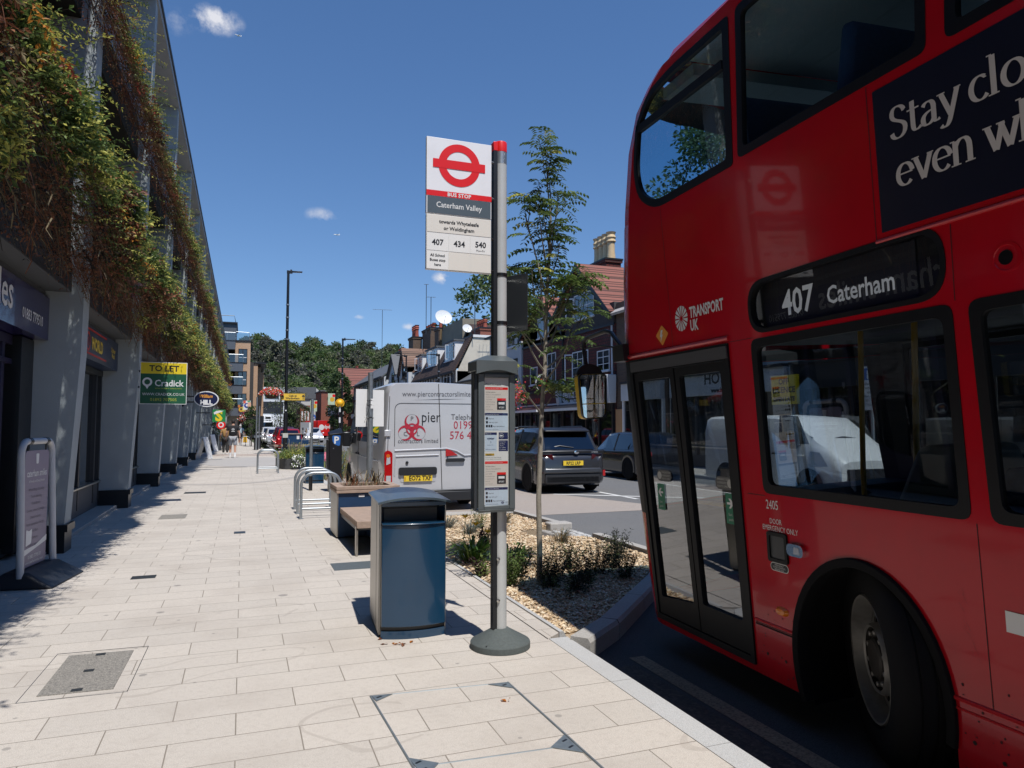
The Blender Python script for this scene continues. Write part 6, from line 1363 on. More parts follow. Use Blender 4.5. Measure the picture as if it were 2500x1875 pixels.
b = MB(); b.tube([(-.8, -.004, 1.17), (.22, -.006, 1.20), (.42, -.006, 1.15), (.58, -.006, 1.06), (.9, -.004, 1.08)], .016, LIT, 8); b.tube([(-.78, -.004, 1.06), (.06, -.006, 1.08)], .014, LIT, 8); b.tube([(-.78, -.004, 1.06), (-.8, -.004, .7)], .01, LIT, 8); b.build('door_ridges', vn)
b = MB(); b.text('www.piercontractorslimited.com', .145, VG, V, at=(-.66, 2.2), sx=.86, rot=.012); b.plate([(-.5, 2.13), (.1, 2.16), (.62, 2.165), (.1, 2.15)], [], 0, None, VG, V)
b.text('pier', .30, KTEXT, V, at=(-.29, 1.71), sx=.8); b.text('contractors limited', .12, VG, V, at=(-.74, 1.31), sx=.85)
b.text('Telephone:', .155, VG, V, at=(.62, 1.76), align='CENTER', sx=.9); b.text('01992', .22, VRED, V, at=(.60, 1.58), align='CENTER', sx=.9); b.text('576 404', .22, VRED, V, at=(.60, 1.38), align='CENTER', sx=.9); b.text('van', .06, VG, V, at=(.8, .62))
b.build('lettering', vn, smooth=0)
b = MB(); ex, ez = -.47, 1.575   # three-lobed emblem
for k, an in enumerate((90, 210, 330)):
    cx, cz = ex + .14 * cos(radians(an)), ez + .14 * sin(radians(an)); R = .145
    gapa = an
    o = arcpts(cx, cz, R, radians(an + 28), radians(an + 332), 34); n_ = len(o)
    i_ = [(cx + (R - .005 - .05 * sin(pi * t / (n_ - 1)) ** .7) * cos(radians(an + 28) + radians(304) * t / (n_ - 1)), cz + (R - .005 - .05 * sin(pi * t / (n_ - 1)) ** .7) * sin(radians(an + 28) + radians(304) * t / (n_ - 1))) for t in range(n_)]
    b.add([V(p[0], p[1], -.001 * k) for p in o + i_], [(j, j + 1, n_ + j + 1, n_ + j) for j in range(n_ - 1)], VRED)
    b.plate(circle(cx, cz, R * .995, 36), [circle(cx, cz, R * .97, 36)], -.0005, None, VG, V); b.text('PCL'[k], .12, VG, V, at=(cx, cz + (.02 if k == 0 else -.06)), align='CENTER', d=-.001)
o = circle(ex, ez, .112, 40); b.plate(o, [circle(ex, ez, .086, 36)], -.003, None, VRED, V); b.plate(circle(ex, ez, .03, 16), [circle(ex, ez, .015, 12)], -.004, None, VRED, V)
for an in (90, 210, 330):
    c, s_ = cos(radians(an - 180)), sin(radians(an - 180)); b.plate([(ex - .03 * s_ + .03 * c, ez + .03 * c + .03 * s_), (ex - .05 * s_ + .13 * c, ez + .05 * c + .13 * s_), (ex + .05 * s_ + .13 * c, ez - .05 * c + .13 * s_), (ex + .03 * s_ + .03 * c, ez - .03 * c + .03 * s_)][::-1], [], -.0035, None, VRED, V)
b.build('emblem', vn, smooth=0)
for s in (-1, 1):
    b = MB(); sh = round_poly([(s * .99, .40), (s * .845, .40), (s * .84, 1.13), (s * .92, 1.18), (s * .99, 1.15)], .04); sh = sh if s < 0 else sh[::-1]
    b.plate(sh, [], -.02, .06, TAILRED, V); b.plate([(s * .96, .55), (s * .87, .55), (s * .87, .70), (s * .96, .70)][::(1 if s < 0 else -1)], [], -.026, -.02, LAMPCLEAR, V); b.plate([(s * .96, .9), (s * .88, .93), (s * .885, 1.05), (s * .95, 1.04)][::(1 if s < 0 else -1)], [], -.026, -.02, LAMPCLEAR, V); b.plate(circle(s * .925, 1.07, .035, 14), [], -.027, -.02, mat('amber_bulb', (.6, .15, .02), .2), V); b.build('tail_lamp', vn, bevel=.008)
b = MB(); b.plate([(.20, 1.05), (.44, 1.07), (.26, 1.19), (.2, 1.19)], [], -.012, 0, TAILRED, V); b.build('brake_lamp', vn)
b = MB(); b.plate(rrect(.2, .94, .58, 1.01, .035), [], -.04, 0, DGREY, V); b.plate(rrect(.22, .90, .5, .95, .02), [], -.01, 0, LIT, V); b.lathe([(.012, 0), (.012, .02)], DGREY, 10, M=Matrix.Translation((.24, 0, 1.04)) @ Matrix.Rotation(radians(90), 4, 'X')); b.build('door_handle', vn, bevel=.01)
b = MB(); b.plate(rrect(-.72, .70, .02, .85, .04), [], -.035, 0, DGREY, V); b.plate(rrect(-.68, .57, 0.0, .73, .03), [], -.004, 0, LIT, V); b.plate([(-.62, .585), (-.07, .585), (-.07, .70), (-.62, .70)], [], -.03, -.02, PLATEY, V); b.text('EO72 TXF', .118, KTEXT, V, at=(-.31, .605), d=-.033, align='CENTER', sx=.84, bold=.003); b.plate([(-.61, .60), (-.59, .60), (-.59, .67), (-.61, .67)], [], -.032, None, mat('plate_strip', (.55, .25, .02), .5), V); b.build('number_plate', vn, smooth=0)
b = MB(); b.lathe([(.028, 0), (.028, .02), (0, .022)], DGREY, 14, M=Matrix.Translation((-.56, 0, .94)) @ Matrix.Rotation(radians(90), 4, 'X')); b.build('lock', vn)
b = MB(); b.box(-1.02, 1.02, -.09, .08, .20, .38, DGREY); b.box(-1.0, 1.0, -.05, .1, .38, .41, DGREY); b.build('rear_bumper', vn, bevel=.03)
b = MB(); b.box(-1.0, -.88, -.03, .04, 1.44, 1.56, LIT); b.build('hinge', vn, bevel=.01)
b = MB(); 
for s in (-1,): b.plate([(.6, 1.3), (1.7, 1.3), (1.7, 1.95), (.6, 1.95)], [], 0, None, CARGLASS, lambda a, c, d: (s * (1.01 - .05 * (c - 1.3) / .65 + .004), a, c)); b.plate([(1.9, 1.3), (3.3, 1.3), (3.3, 1.95), (1.9, 1.95)], [], 0, None, CARGLASS, lambda a, c, d: (s * (1.01 - .05 * (c - 1.3) / .65 + .004), a, c))
b.build('side_glass', vn, smooth=0)
# ------------------------------------------------------------------ traffic and parked cars further off
make_car('parked_car', 'bright red hatchback parked beside the tall lamp post', 'car', (3.0, 52.6, ROAD), 0, 4.1, 1.76, 1.5, (0.42, 0.008, 0.012))
make_car('parked_car', 'dark maroon estate parked in front of the bright red hatchback', 'car', (3.15, 60.5, ROAD), 0, 4.5, 1.8, 1.62, (0.09, 0.008, 0.015))
make_car('parked_car', 'silver white hatchback parked between the maroon estate and the lorry', 'car', (2.75, 69.5, ROAD), radians(2), 4.0, 1.75, 1.5, (0.62, 0.63, 0.65))
make_car('parked_car', 'white hatchback with red tail lamp parked closest to the lorry', 'car', (2.5, 76.5, ROAD), radians(3), 4.1, 1.78, 1.6, (0.74, 0.74, 0.74))
make_car('oncoming_car', 'small white car coming towards the viewer on the road', 'car', (6.95, 77, ROAD), pi, 3.95, 1.72, 1.52, (0.76, 0.76, 0.76))
make_car('parked_car', 'dark blue car facing the viewer, seen between the parking meter and the van', 'car', (10.4, 63, ROAD), pi, 4.3, 1.8, 1.6, (0.012, 0.018, 0.045))
dv = van('delivery_van', 'red and white delivery van turning on the far road behind the white car', (11.2, 108, ROAD), radians(24), 5.4, 2.0, 2.5, mat('delivery_red', (.62, .02, .02), .35, coat=.5))
b = MB(); b.plate(circle(-.35, 1.55, .42, 24), [], -.006, None, WHITE, FY(0)); b.text('dpd', .7, WTEXT, FY(-.008), at=(.55, 1.4), align='CENTER', bold=.02); b.build('lettering', dv, smooth=0)
b = MB(); b.box(-1.04, -1.015, 2.2, 5.0, .5, 2.3, WHITE); b.build('white_side', dv)
lor = thing('lorry', 'white refrigerated lorry facing the viewer beyond the parked cars', 'lorry', loc=(5.3, 165, ROAD), rz=radians(4))
b = MB(); b.box(-1.25, 1.25, 1.6, 9, .9, 4.0, mat('lorry_box', (.72, .72, .72), .45)); b.build('box_body', lor, bevel=.04)
b = MB(); b.hexa([(-1.2, -.1, .5), (1.2, -.1, .5), (1.2, 1.5, .5), (-1.2, 1.5, .5)], [(-1.1, .2, 2.9), (1.1, .2, 2.9), (1.15, 1.5, 2.95), (-1.15, 1.5, 2.95)], WHITE); b.build('cab', lor, bevel=.08)
b = MB(); b.hexa([(-1.0, -.02, 1.65), (1.0, -.02, 1.65), (1.0, .3, 1.65), (-1.0, .3, 1.65)], [(-.95, .11, 2.6), (.95, .11, 2.6), (.95, .4, 2.6), (-.95, .4, 2.6)], CARGLASS); b.build('windscreen', lor)
b = MB(); b.box(-.85, .85, .9, 1.58, 3.05, 3.9, WHITE); b.box(-.55, .55, .86, .9, 3.35, 3.85, BLACK); b.build('fridge_unit', lor, bevel=.05)
b = MB(); b.box(-1.0, 1.0, -.14, -.05, .55, 1.15, BLACK); b.box(-1.2, 1.2, -.16, 0, .35, .6, WHITE); b.build('grille', lor, bevel=.03)
for s in (-1, 1):
    b = MB(); b.box(s * 1.2, s * 1.45, .3, .4, 1.6, 2.3, BLACK); b.build('door_mirror', lor)
    for y in (.8, 6.5): wheel_mb(lor, s * 1.22, y, .48, .48, .3, 6, s)
# white van across the road, seen through the bus doors
WV = mat('white_van_paint', (.74, .74, .74), .35, coat=.4, dirt=(.6, .6, .58, .2))
wv = van('white_van', 'small white van across the road, seen through the bus doors', (12.2, 15.6, ROAD), pi, 4.4, 1.85, 1.85, WV)
b = MB(); b.text('Tel 01322 340 6333', .12, VG, lambda a, c, d: (.955, a, c), at=(1.4, .82)); b.build('lettering', wv, smooth=0)
# ------------------------------------------------------------------ the parade of shops and houses across the road
BRICKRED = brick_mat('dark_red_brick', (0.17, 0.036, 0.03), (0.11, 0.024, 0.022), (0.035, 0.025, 0.022), 0.23, 0.15, 0.022, 'WALL', bump=.8)
BRICKBRN = brick_mat('brown_brick', (0.16, 0.095, 0.06), (0.10, 0.06, 0.04), (0.12, 0.10, 0.08), 0.23, 0.075, 0.012, 'WALL')
BRICKTAN = brick_mat('tan_brick', (0.60, 0.37, 0.22), (0.50, 0.29, 0.16), (0.5, 0.4, 0.3), 0.23, 0.075, 0.008, 'WALL', stainamt=.1, stain=(.3, .2, .13))
BRICKORG = brick_mat('orange_brick', (0.33, 0.085, 0.045), (0.26, 0.06, 0.035), (0.24, 0.16, 0.12), 0.23, 0.075, 0.01, 'WALL', stainamt=.2)
PEBBLE = mat('grey_pebbledash', (0.055, 0.05, 0.05), 0.9, var=0.35, scale=8, bump=.5, dirt=(.10, .09, .085, .5))
CREAMW = mat('cream_render', (0.62, 0.57, 0.47), 0.85, var=.08, scale=2, bump=.15, dirt=(.34, .30, .24, .55), dscale=.8)
WHITEW = mat('white_render', (0.55, 0.57, 0.58), 0.8, var=.06, scale=2, dirt=(.4, .41, .41, .4), dscale=.7)
WOODBLK = mat('dark_timber', (0.02, 0.016, 0.016), .6, var=.3)
TILERED = brick_mat('red_roof_tiles', (0.30, 0.115, 0.085), (0.23, 0.085, 0.065), (0.06, 0.025, 0.02), 0.30, 0.30, 0.035, 'YZ', bump=1.0, stain=(.16, .09, .07), stainamt=.5)
TILEBRN = brick_mat('brown_roof_tiles', (0.10, 0.058, 0.045), (0.065, 0.038, 0.03), (0.015, 0.01, 0.01), 0.24, 0.16, 0.03, 'YZ', bump=1.0, stain=(.05, .035, .03))
TILETAN = brick_mat('tan_roof_tiles', (0.34, 0.21, 0.15), (0.22, 0.12, 0.09), (0.07, 0.05, 0.04), 0.24, 0.2, 0.03, 'YZ', bump=1.0)
SLATE = mat('slate', (0.11, 0.115, 0.12), .7, var=.3, scale=6)
UPVC = mat('white_window_frame', (.74, .74, .74), .4, var=.04)
WINGLASS = glass_mat('house_glass', (0.10, 0.12, 0.14), refl=1.6)
POTRED = mat('chimney_pot_red', (.33, .075, .045), .7, var=.25); POTTAN = mat('chimney_pot_tan', (.62, .47, .28), .7, var=.2)
LEADS = mat('dark_fascia', (.014, .014, .017), .5)
def quadbox(b, P, t, m):   # a thick slab from 4 points (ccw seen from outside)
    P = [Vector(p) for p in P]; n = (P[1] - P[0]).cross(P[3] - P[0]).normalized() * t
    b.hexa([p - n for p in P], P, m)
def house(name, label, xf, y0, y1, zw, wall, cat='building', depth=9.0, base=0.0):
    r = thing(name, label, cat, loc=(xf + depth / 2, (y0 + y1) / 2, 0))
    b = MB(); b.box(xf, xf + depth, y0, y1, base, zw, wall); b.build('wall', r, world=True); return r
def window(r, xf, y0, y1, z0, z1, nx=2, nz=2, frame=None, sill=True, proud=.03, open_=None):
    """a window on a facade that faces -X; cut look: dark reveal, frame bars, pane"""
    m = frame or UPVC; t = .055
    b = MB()
    for (a, c, e, f) in ((y0, y1, z0, z0 + t), (y0, y1, z1 - t, z1), (y0, y0 + t, z0 + t, z1 - t), (y1 - t, y1, z0 + t, z1 - t)): b.box(xf - proud, xf + .02, a, c, e, f, m)
    for k in range(1, nx): y = y0 + (y1 - y0) * k / nx; b.box(xf - proud * .8, xf + .015, y - .022, y + .022, z0 + t, z1 - t, m)
    for k in range(1, nz): z = z0 + (z1 - z0) * k / nz; b.box(xf - proud * .7, xf + .012, y0 + t, y1 - t, z - .018, z + .018, m)
    if sill: b.box(xf - .1, xf + .02, y0 - .06, y1 + .06, z0 - .07, z0 - .005, m)
    w = b.build('window', r, world=True)
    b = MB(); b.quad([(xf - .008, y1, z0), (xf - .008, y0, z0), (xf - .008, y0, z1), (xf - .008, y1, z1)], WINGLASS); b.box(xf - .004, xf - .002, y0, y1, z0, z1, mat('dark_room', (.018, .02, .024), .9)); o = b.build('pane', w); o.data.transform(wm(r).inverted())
    if open_:
        b = MB(); y, dz = open_
        b.plate([(0, z0 + .1), (.45, z0 + .1), (.45, z1 - .1), (0, z1 - .1)], [[(.05, z0 + .16), (.4, z0 + .16), (.4, z1 - .16), (.05, z1 - .16)]], -.02, .02, m, lambda a, c, d: (xf - .04 - a * .8, y + a * .55 + d, c)); o = b.build('casement', w); o.data.transform(wm(r).inverted())
    return w
def chimney(r, x, y, z0, z1, wx=.6, wy=1.0, m=None, pots=3, pm=None, ph=.5, pr_=.12):
    b = MB(); b.box(x - wx / 2, x + wx / 2, y - wy / 2, y + wy / 2, z0, z1 - .25, m or BRICKBRN); b.box(x - wx / 2 - .07, x + wx / 2 + .07, y - wy / 2 - .07, y + wy / 2 + .07, z1 - .25, z1 - .1, m or BRICKBRN); b.box(x - wx / 2 - .1, x + wx / 2 + .1, y - wy / 2 - .1, y + wy / 2 + .1, z1 - .1, z1, LEADS)
    c = b.build('chimney', r, world=True)
    for k in range(pots):
        yy = y - wy / 2 + wy * (k + .5) / pots
        b = MB(); b.lathe([(pr_, z1), (pr_ * .82, z1 + ph * .3), (pr_ * .82, z1 + ph * .6), (pr_ * 1.1, z1 + ph * .65), (pr_ * .9, z1 + ph * .74), (pr_ * 1.1, z1 + ph * .8), (pr_ * .85, z1 + ph * .9), (pr_ * 1.1, z1 + ph), (pr_ * .7, z1 + ph)], pm or POTRED, 12, c=(x, yy, 0)); o = b.build('chimney_pot', c); o.data.transform(wm(r).inverted())
    return c
def gable_front(r, xf, ya, ym, yb, zeA, zm, zeB, mwall, mroof, depth=7, barge=None, over=.25):
    """triangular front with a roof running back from it; ya<ym<yb"""
    b = MB(); b.add([(xf, ya, zeA - .6), (xf, yb, zeB - .6), (xf, yb, zeB), (xf, ym, zm), (xf, ya, zeA)], [(4, 3, 2, 1, 0)], mwall); b.add([(xf + .05, ya, zeA - .6), (xf + .05, yb, zeB - .6), (xf + .05, yb, zeB), (xf + .05, ym, zm), (xf + .05, ya, zeA)], [(0, 1, 2, 3, 4)], mwall); b.build('gable', r, world=True)
    b = MB()
    dA = Vector((0, ya - ym, zeA - zm)).normalized() * over; dB = Vector((0, yb - ym, zeB - zm)).normalized() * over
    quadbox(b, [(xf - .3, ya + dA.y, zeA + dA.z + .08), (xf + depth, ya + dA.y, zeA + dA.z + .08), (xf + depth, ym, zm + .08), (xf - .3, ym, zm + .08)], .1, mroof)
    quadbox(b, [(xf - .3, ym, zm + .08), (xf + depth, ym, zm + .08), (xf + depth, yb + dB.y, zeB + dB.z + .08), (xf - .3, yb + dB.y, zeB + dB.z + .08)], .1, mroof)
    b.build('gable_roof', r, world=True)
    if barge:
        b = MB(); 
        for (p, q) in (((ya + dA.y, zeA + dA.z), (ym, zm)), ((yb + dB.y, zeB + dB.z), (ym, zm))):
            b.add([(xf - .32, p[0], p[1] - .2), (xf - .32, q[0], q[1] - .2), (xf - .32, q[0], q[1] + .06), (xf - .32, p[0], p[1] + .06), (xf - .25, p[0], p[1] - .2), (xf - .25, q[0], q[1] - .2), (xf - .25, q[0], q[1] + .06), (xf - .25, p[0], p[1] + .06)], [(0, 1, 2, 3), (7, 6, 5, 4), (0, 4, 5, 1), (3, 2, 6, 7)], barge)
        b.build('bargeboard', r, world=True)
def shopfront(r, xf, y0, y1, fas, text=None, tm=None, size=.5, z0=2.65, z1=3.4, awn=None, frame=None, tb=.01, ty=None):
    b = MB(); b.box(xf - .22, xf, y0, y1, z0, z1, fas); b.box(xf - .3, xf, y0, y1, z1, z1 + .1, LEADS)
    b.box(xf - .12, xf, y0, y1, 0, .45, frame or LEADS)
    n = max(2, int((y1 - y0) / 1.3))
    for k in range(n + 1): y = y0 + (y1 - y0) * k / n; b.box(xf - .13, xf - .01, y - .05, y + .05, .45, z0, frame or LEADS)
    o = b.build('shop_front', r, world=True)
    b = MB(); b.quad([(xf - .06, y1, .45), (xf - .06, y0, .45), (xf - .06, y0, z0), (xf - .06, y1, z0)], WINGLASS); b.box(xf - .03, xf - .02, y0, y1, .45, z0, MATS['shop_interior']); p = b.build('pane', o); p.data.transform(wm(r).inverted())
    if text:
        b = MB(); 
        for (t, s, z) in text: b.text(t, s, tm, FXm(xf - .225, ty if ty else (y0 + y1) / 2), at=(0, z), align='CENTER', bold=tb)
        p = b.build('lettering', o, smooth=0); p.data.transform(wm(r).inverted())
    if awn:
        b = MB(); quadbox(b, [(xf - 1.5, y1, 2.35), (xf - 1.5, y0, 2.35), (xf - .2, y0, z0 + .05), (xf - .2, y1, z0 + .05)], .04, awn); b.box(xf - 1.56, xf - 1.48, y0, y1, 2.28, 2.40, WHITE)
        b.box(xf - .32, xf - .22, y0 + .2, y1 - .1, z0 - .02, z0 + .1, WHITE)
        b.build('awning', r, world=True)
    return o
# --- brick parade with two shops
XF = 16.0
br = house('brick_shops', 'dark red brick shop terrace with grey gables and red tiled roofs, behind the young tree', XF, 28.8, 40.3, 6.3, BRICKRED)
b = MB(); b.box(XF - .02, XF + 8.9, 28.82, 40.28, 6.3, 7.3, PEBBLE); b.box(XF - .06, XF, 28.8, 40.3, 6.22, 6.34, LEADS); b.build('upper_wall', br, world=True)
gable_front(br, XF - .03, 28.9, 32.3, 35.2, 6.9, 9.75, 7.4, PEBBLE, TILERED, 8, LEADS)
gable_front(br, XF - .02, 34.2, 37.2, 40.2, 6.7, 8.9, 6.9, PEBBLE, TILERED, 8, LEADS)
b = MB(); quadbox(b, [(XF + 2.0, 40.6, 7.3), (XF + 2.0, 28.6, 7.3), (XF + 5, 28.6, 9.9), (XF + 5, 40.6, 9.9)], .12, TILERED); b.build('roof', br, world=True)
window(br, XF, 35.4, 37.1, 3.85, 5.6, 3, 2); window(br, XF, 38.0, 39.1, 3.95, 5.0, 1, 1); window(br, XF, 31.5, 33.3, 3.7, 5.35, 3, 4, open_=(33.2, 1)); window(br, XF, 29.3, 30.55, 4.15, 5.15, 2, 3)
window(br, XF - .03, 30.8, 33.0, 6.95, 8.25, 3, 2, open_=(33.0, 1)); window(br, XF - .02, 36.3, 37.9, 6.6, 7.75, 2, 1)
shopfront(br, XF, 28.9, 34.3, LEADS, [("genna's", .62, 2.98), ('NAILS & BEAUTY', .2, 2.75)], WTEXT, awn=LEADS, ty=33.2, tb=.012)
shopfront(br, XF, 34.5, 40.2, mat('maroon_fascia', (.045, .008, .012), .5), [('CUT LOUNGE', .4, 2.85)], REDL, awn=mat('maroon_awning', (.04, .012, .014), .8), ty=37.8, tb=.01)
for y in (34.4, 40.25, 28.9):
    b = MB(); b.hexa([(XF - .35, y - .18, 2.6), (XF, y - .18, 2.6), (XF, y + .18, 2.6), (XF - .35, y + .18, 2.6)], [(XF - .5, y - .22, 3.9), (XF, y - .22, 3.9), (XF, y + .22, 3.9), (XF - .5, y + .22, 3.9)], WHITEW); b.build('corbel', br, world=True, bevel=.03)
b = MB(); b.tube([(XF - .08, 28.95, 6.2), (XF - .08, 28.95, 3.6)], .05, WHITEW, 8); b.tube([(XF - .08, 34.35, 6.2), (XF - .08, 34.35, 3.9)], .05, LEADS, 8); b.build('drainpipe', br, world=True)
chimney(br, XF + 4.0, 37.2, 7.5, 11.3, 1.0, 2.2, BRICKRED, 4, POTTAN, 1.6, .27)
cs_ = thing('hanging_sign', 'round black shop sign with red and white lettering on the brick shops', 'sign', loc=(XF - .6, 35.7, 3.9))
b = MB(); b.plate(circle(0, 0, .52, 36), [], 0, .1, BLACK, FY(0)); b.plate(circle(0, 0, .5, 36), [circle(0, 0, .47, 36)], -.004, None, WTEXT, FY(0)); b.text('CUT', .22, mat('sign_bright_red', (.75, .02, .02), .4), FY(-.006), at=(0, .06), align='CENTER', bold=.012); b.text('LOUNGE', .2, MATS['sign_bright_red'], FY(-.006), at=(0, -.16), align='CENTER', bold=.012, sx=.85)
for k in range(16):
    a = pi * (k + .5) / 16; b.text('UNISEX HAIR SALON'[k], .1, WTEXT, lambda p, q_, d: (-(.42) * cos(a) + p * sin(a) * 1 + q_ * -cos(a) * 1, d, .38 * sin(a) + q_ * sin(a) + p * cos(a) * 1), align='CENTER', d=-.006)
b.build('disc', cs_, smooth=0); b = MB(); b.tube([(.5, .05, 0), (.62, .05, 0)], .04, BLACK, 8); b.build('bracket', cs_)
# --- to the right: brown brick house and the white nail shop
bb = house('brown_brick_house', 'brown brick house with white timber shop front, just left of the bus nose', XF + .05, 24.6, 28.75, 7.2, BRICKBRN)
b = MB(); quadbox(b, [(XF - .3, 28.9, 6.7), (XF - .3, 24.5, 6.7), (XF + 4, 24.5, 9.6), (XF + 4, 28.9, 9.6)], .12, mat('pale_tile', (.42, .40, .38), .7, var=.5, scale=5)); b.build('roof', bb, world=True)
window(bb, XF + .05, 26, 27.6, 4.0, 5.3, 2, 2); shopfront(bb, XF + .05, 24.8, 28.0, WHITEW, None, None, frame=WHITE); b = MB(); b.box(XF - .05, XF + .06, 28.05, 28.7, .1, 2.3, mat('plywood_door', (.42, .25, .13), .7)); b.build('door', bb, world=True)
nh = house('nail_shop', 'white fronted nail shop seen through the bus doors', XF + .1, 10.0, 24.5, 7.0, WHITEW)
b = MB(); quadbox(b, [(XF - .2, 24.6, 6.8), (XF - .2, 9.9, 6.8), (XF + 5, 9.9, 9.8), (XF + 5, 24.6, 9.8)], .12, TILEBRN); b.build('roof', nh, world=True)
shopfront(nh, XF + .1, 17.8, 24.2, mat('pale_fascia', (.62, .65, .67), .5), [('HOT NAILS', .6, 3.05), ('www.hotnailssalon.co.uk', .22, 2.74)], KTEXT, ty=20.4, tb=.012); shopfront(nh, XF + .1, 10.2, 17.5, LEADS, None, None)
for y in (11.5, 14.5, 18.5, 21.5): window(nh, XF + .1, y, y + 1.6, 4.2, 5.7, 2, 2)
of = house('office_block', 'plain brown brick block across the road behind the bus', XF + .2, -14, 9.8, 9.5, BRICKBRN)
for y in range(-12, 9, 3):
    for z in (1.0, 4.2, 7.0): window(of, XF + .2, y, y + 1.7, z, z + 1.6, 2, 2)
ol = thing('shop_board', 'yellow off licence board on the far shop wall, seen through the bus windows', 'sign', loc=(15.75, 16.6, 3.0))
b = MB(); b.box(15.7, 15.8, 17.05, 18.15, 2.2, 3.1, MATS['board_yellow']); 
for k, t in enumerate(('OFF', 'LICENCE', 'OPEN LATE')): b.text(t, .25 if k < 2 else .18, KTEXT, FXm(15.69, 17.6), at=(0, 2.82 - k * .26), align='CENTER', bold=.01)
b.build('board', ol, world=True)
pk = thing('parking_sign', 'small blue and white parking sign across the road, seen through the bus', 'sign', loc=(14.0, 12.8, 0))
b = MB(); b.tube([(14.05, 12.8, 0), (14.05, 12.8, 3.0)], .04, GALV, 8); b.build('post', pk, world=True); b = MB(); b.box(13.98, 14.0, 12.6, 13.0, 1.9, 2.95, WHITE); b.plate([(-.15, 2.62), (.15, 2.62), (.15, 2.9), (-.15, 2.9)], [], 0, None, MATS['parking_blue'], FXm(13.975, 12.8)); b.text('P', .26, WTEXT, FXm(13.97, 12.8), at=(0, 2.66), align='CENTER', bold=.01)
for k, t in enumerate(('Electric', 'recharge', 'only', 'Mon - Sat', '8.30 - 6.30', '2 hours')): b.text(t, .09, KTEXT, FXm(13.975, 12.8), at=(0, 2.5 - k * .1), align='CENTER')
b.build('plate', pk, world=True)
# --- white house, with its lower grey extension
wh = house('white_house', 'white rendered house with blue glazed windows, left of the brick shops', XF, 40.6, 46.6, 7.75, WHITEW)
b = MB(); quadbox(b, [(XF - .3, 46.8, 7.65), (XF - .3, 40.4, 7.65), (XF + 4.5, 40.4, 10.2), (XF + 4.5, 46.8, 10.2)], .12, SLATE); b.box(XF - .35, XF - .2, 40.4, 46.8, 7.55, 7.68, LEADS); b.build('roof', wh, world=True)
window(wh, XF, 41.2, 42.4, 4.3, 5.8, 2, 2, LEADS, open_=(42, 1)); window(wh, XF, 41.6, 43.0, 6.6, 7.5, 2, 1, open_=(43, 1)); window(wh, XF, 44.4, 45.6, 4.3, 5.7, 2, 2)
shopfront(wh, XF, 40.7, 46.5, mat('orange_fascia', (.62, .25, .05), .5), None, None, awn=LEADS)
lo = house('low_house', 'low grey weatherboarded house with a dark lean to roof and gutter pipe', XF + .3, 46.7, 54.6, 5.2, WHITEW, depth=6)
b = MB(); quadbox(b, [(XF - .1, 54.7, 5.0), (XF - .1, 46.6, 5.0), (XF + 4.2, 46.6, 7.6), (XF + 4.2, 54.7, 7.6)], .12, SLATE); b.tube([(XF - .1, 54.6, 5.0), (XF - .1, 46.7, 5.0)], .07, LEADS, 8); b.build('roof', lo, world=True); window(lo, XF + .3, 48.5, 50.0, 3.4, 4.8, 2, 2, LEADS)
shopfront(lo, XF + .3, 46.9, 54.4, LEADS, None, None)
# --- house with a mansard of brown tiles and a cream gable end
mh_ = thing('mansard_house', 'cream gabled house with brown mansard tiles, three white dormers and half timbered first floor', 'building', loc=(19, 62, 0))
x0, x1 = 16.0, 15.55
b = MB(); b.box(x0, 22, 55, 70, 0, 6.1, WHITEW); b.build('wall', mh_, world=True)
b = MB(); b.add([(16.05, 54.9, 0), (22.5, 54.9, 0), (22.5, 54.9, 8.7), (18.5, 54.9, 8.95), (17.5, 54.9, 8.9), (16.1, 54.9, 6.0)], [(0, 1, 2, 3, 4, 5)], CREAMW); b.box(16.1, 22.5, 54.9, 55.2, 0, 6.0, CREAMW); b.box(17.4, 22.5, 54.8, 55.2, 8.8, 9.0, WHITE); b.build('gable_wall', mh_, world=True)
b = MB(); quadbox(b, [(15.75, 70, 6.0), (15.75, 54.95, 6.0), (17.35, 54.95, 9.0), (17.35, 70, 9.0)], .12, TILEBRN); b.box(17.3, 22.3, 55, 70, 8.6, 9.0, SLATE); b.box(15.7, 15.95, 54.95, 70, 5.85, 6.02, WOODBLK); b.build('roof', mh_, world=True)
for (ya, yb, za, zb2) in ((56.6, 59.6, 7.1, 8.55), (62.3, 66.2, 7.1, 8.6), (68.0, 70.0, 7.0, 8.4)):
    b = MB(); b.box(16.35, 17.6, ya - .12, yb + .12, za - .1, zb2 + .1, WHITE); b.box(16.2, 17.8, ya - .25, yb + .25, zb2 + .1, zb2 + .22, SLATE); d = b.build('dormer', mh_, world=True); w = window(mh_, 16.34, ya, yb, za, zb2, 4 if yb - ya > 2.5 else 3, 2, open_=(ya + 1.2, 1))
b = MB()
for k in range(16): y = 55.1 + k * .99; b.box(15.93, 16.0, y - .07, y + .07, 3.4, 5.85, WOODBLK)
b.box(15.93, 16.0, 55, 70, 3.3, 3.45, WOODBLK); b.add([(15.93, 55.2, 4.6), (15.93, 56.0, 5.8), (15.93, 56.15, 5.75), (15.93, 55.35, 4.55)], [(0, 1, 2, 3)], WOODBLK); b.build('timber_frame', mh_, world=True)
for y in (56.6, 60.4, 64, 67.4): window(mh_, 15.98, y, y + 2.0, 4.3, 5.7, 4, 2)
shopfront(mh_, 16.0, 55.2, 69.8, LEADS, None, None)
b = MB(); b.tube([(15.7, 54.95, 5.9), (15.8, 54.8, 5.6), (15.8, 54.8, 0)], .06, LEADS, 8); b.build('drainpipe', mh_, world=True)
CONCR = mat('grey_brown_render', (.24, .215, .165), .9, var=.25, scale=2, dirt=(.14, .12, .09, .6), dscale=1.0)
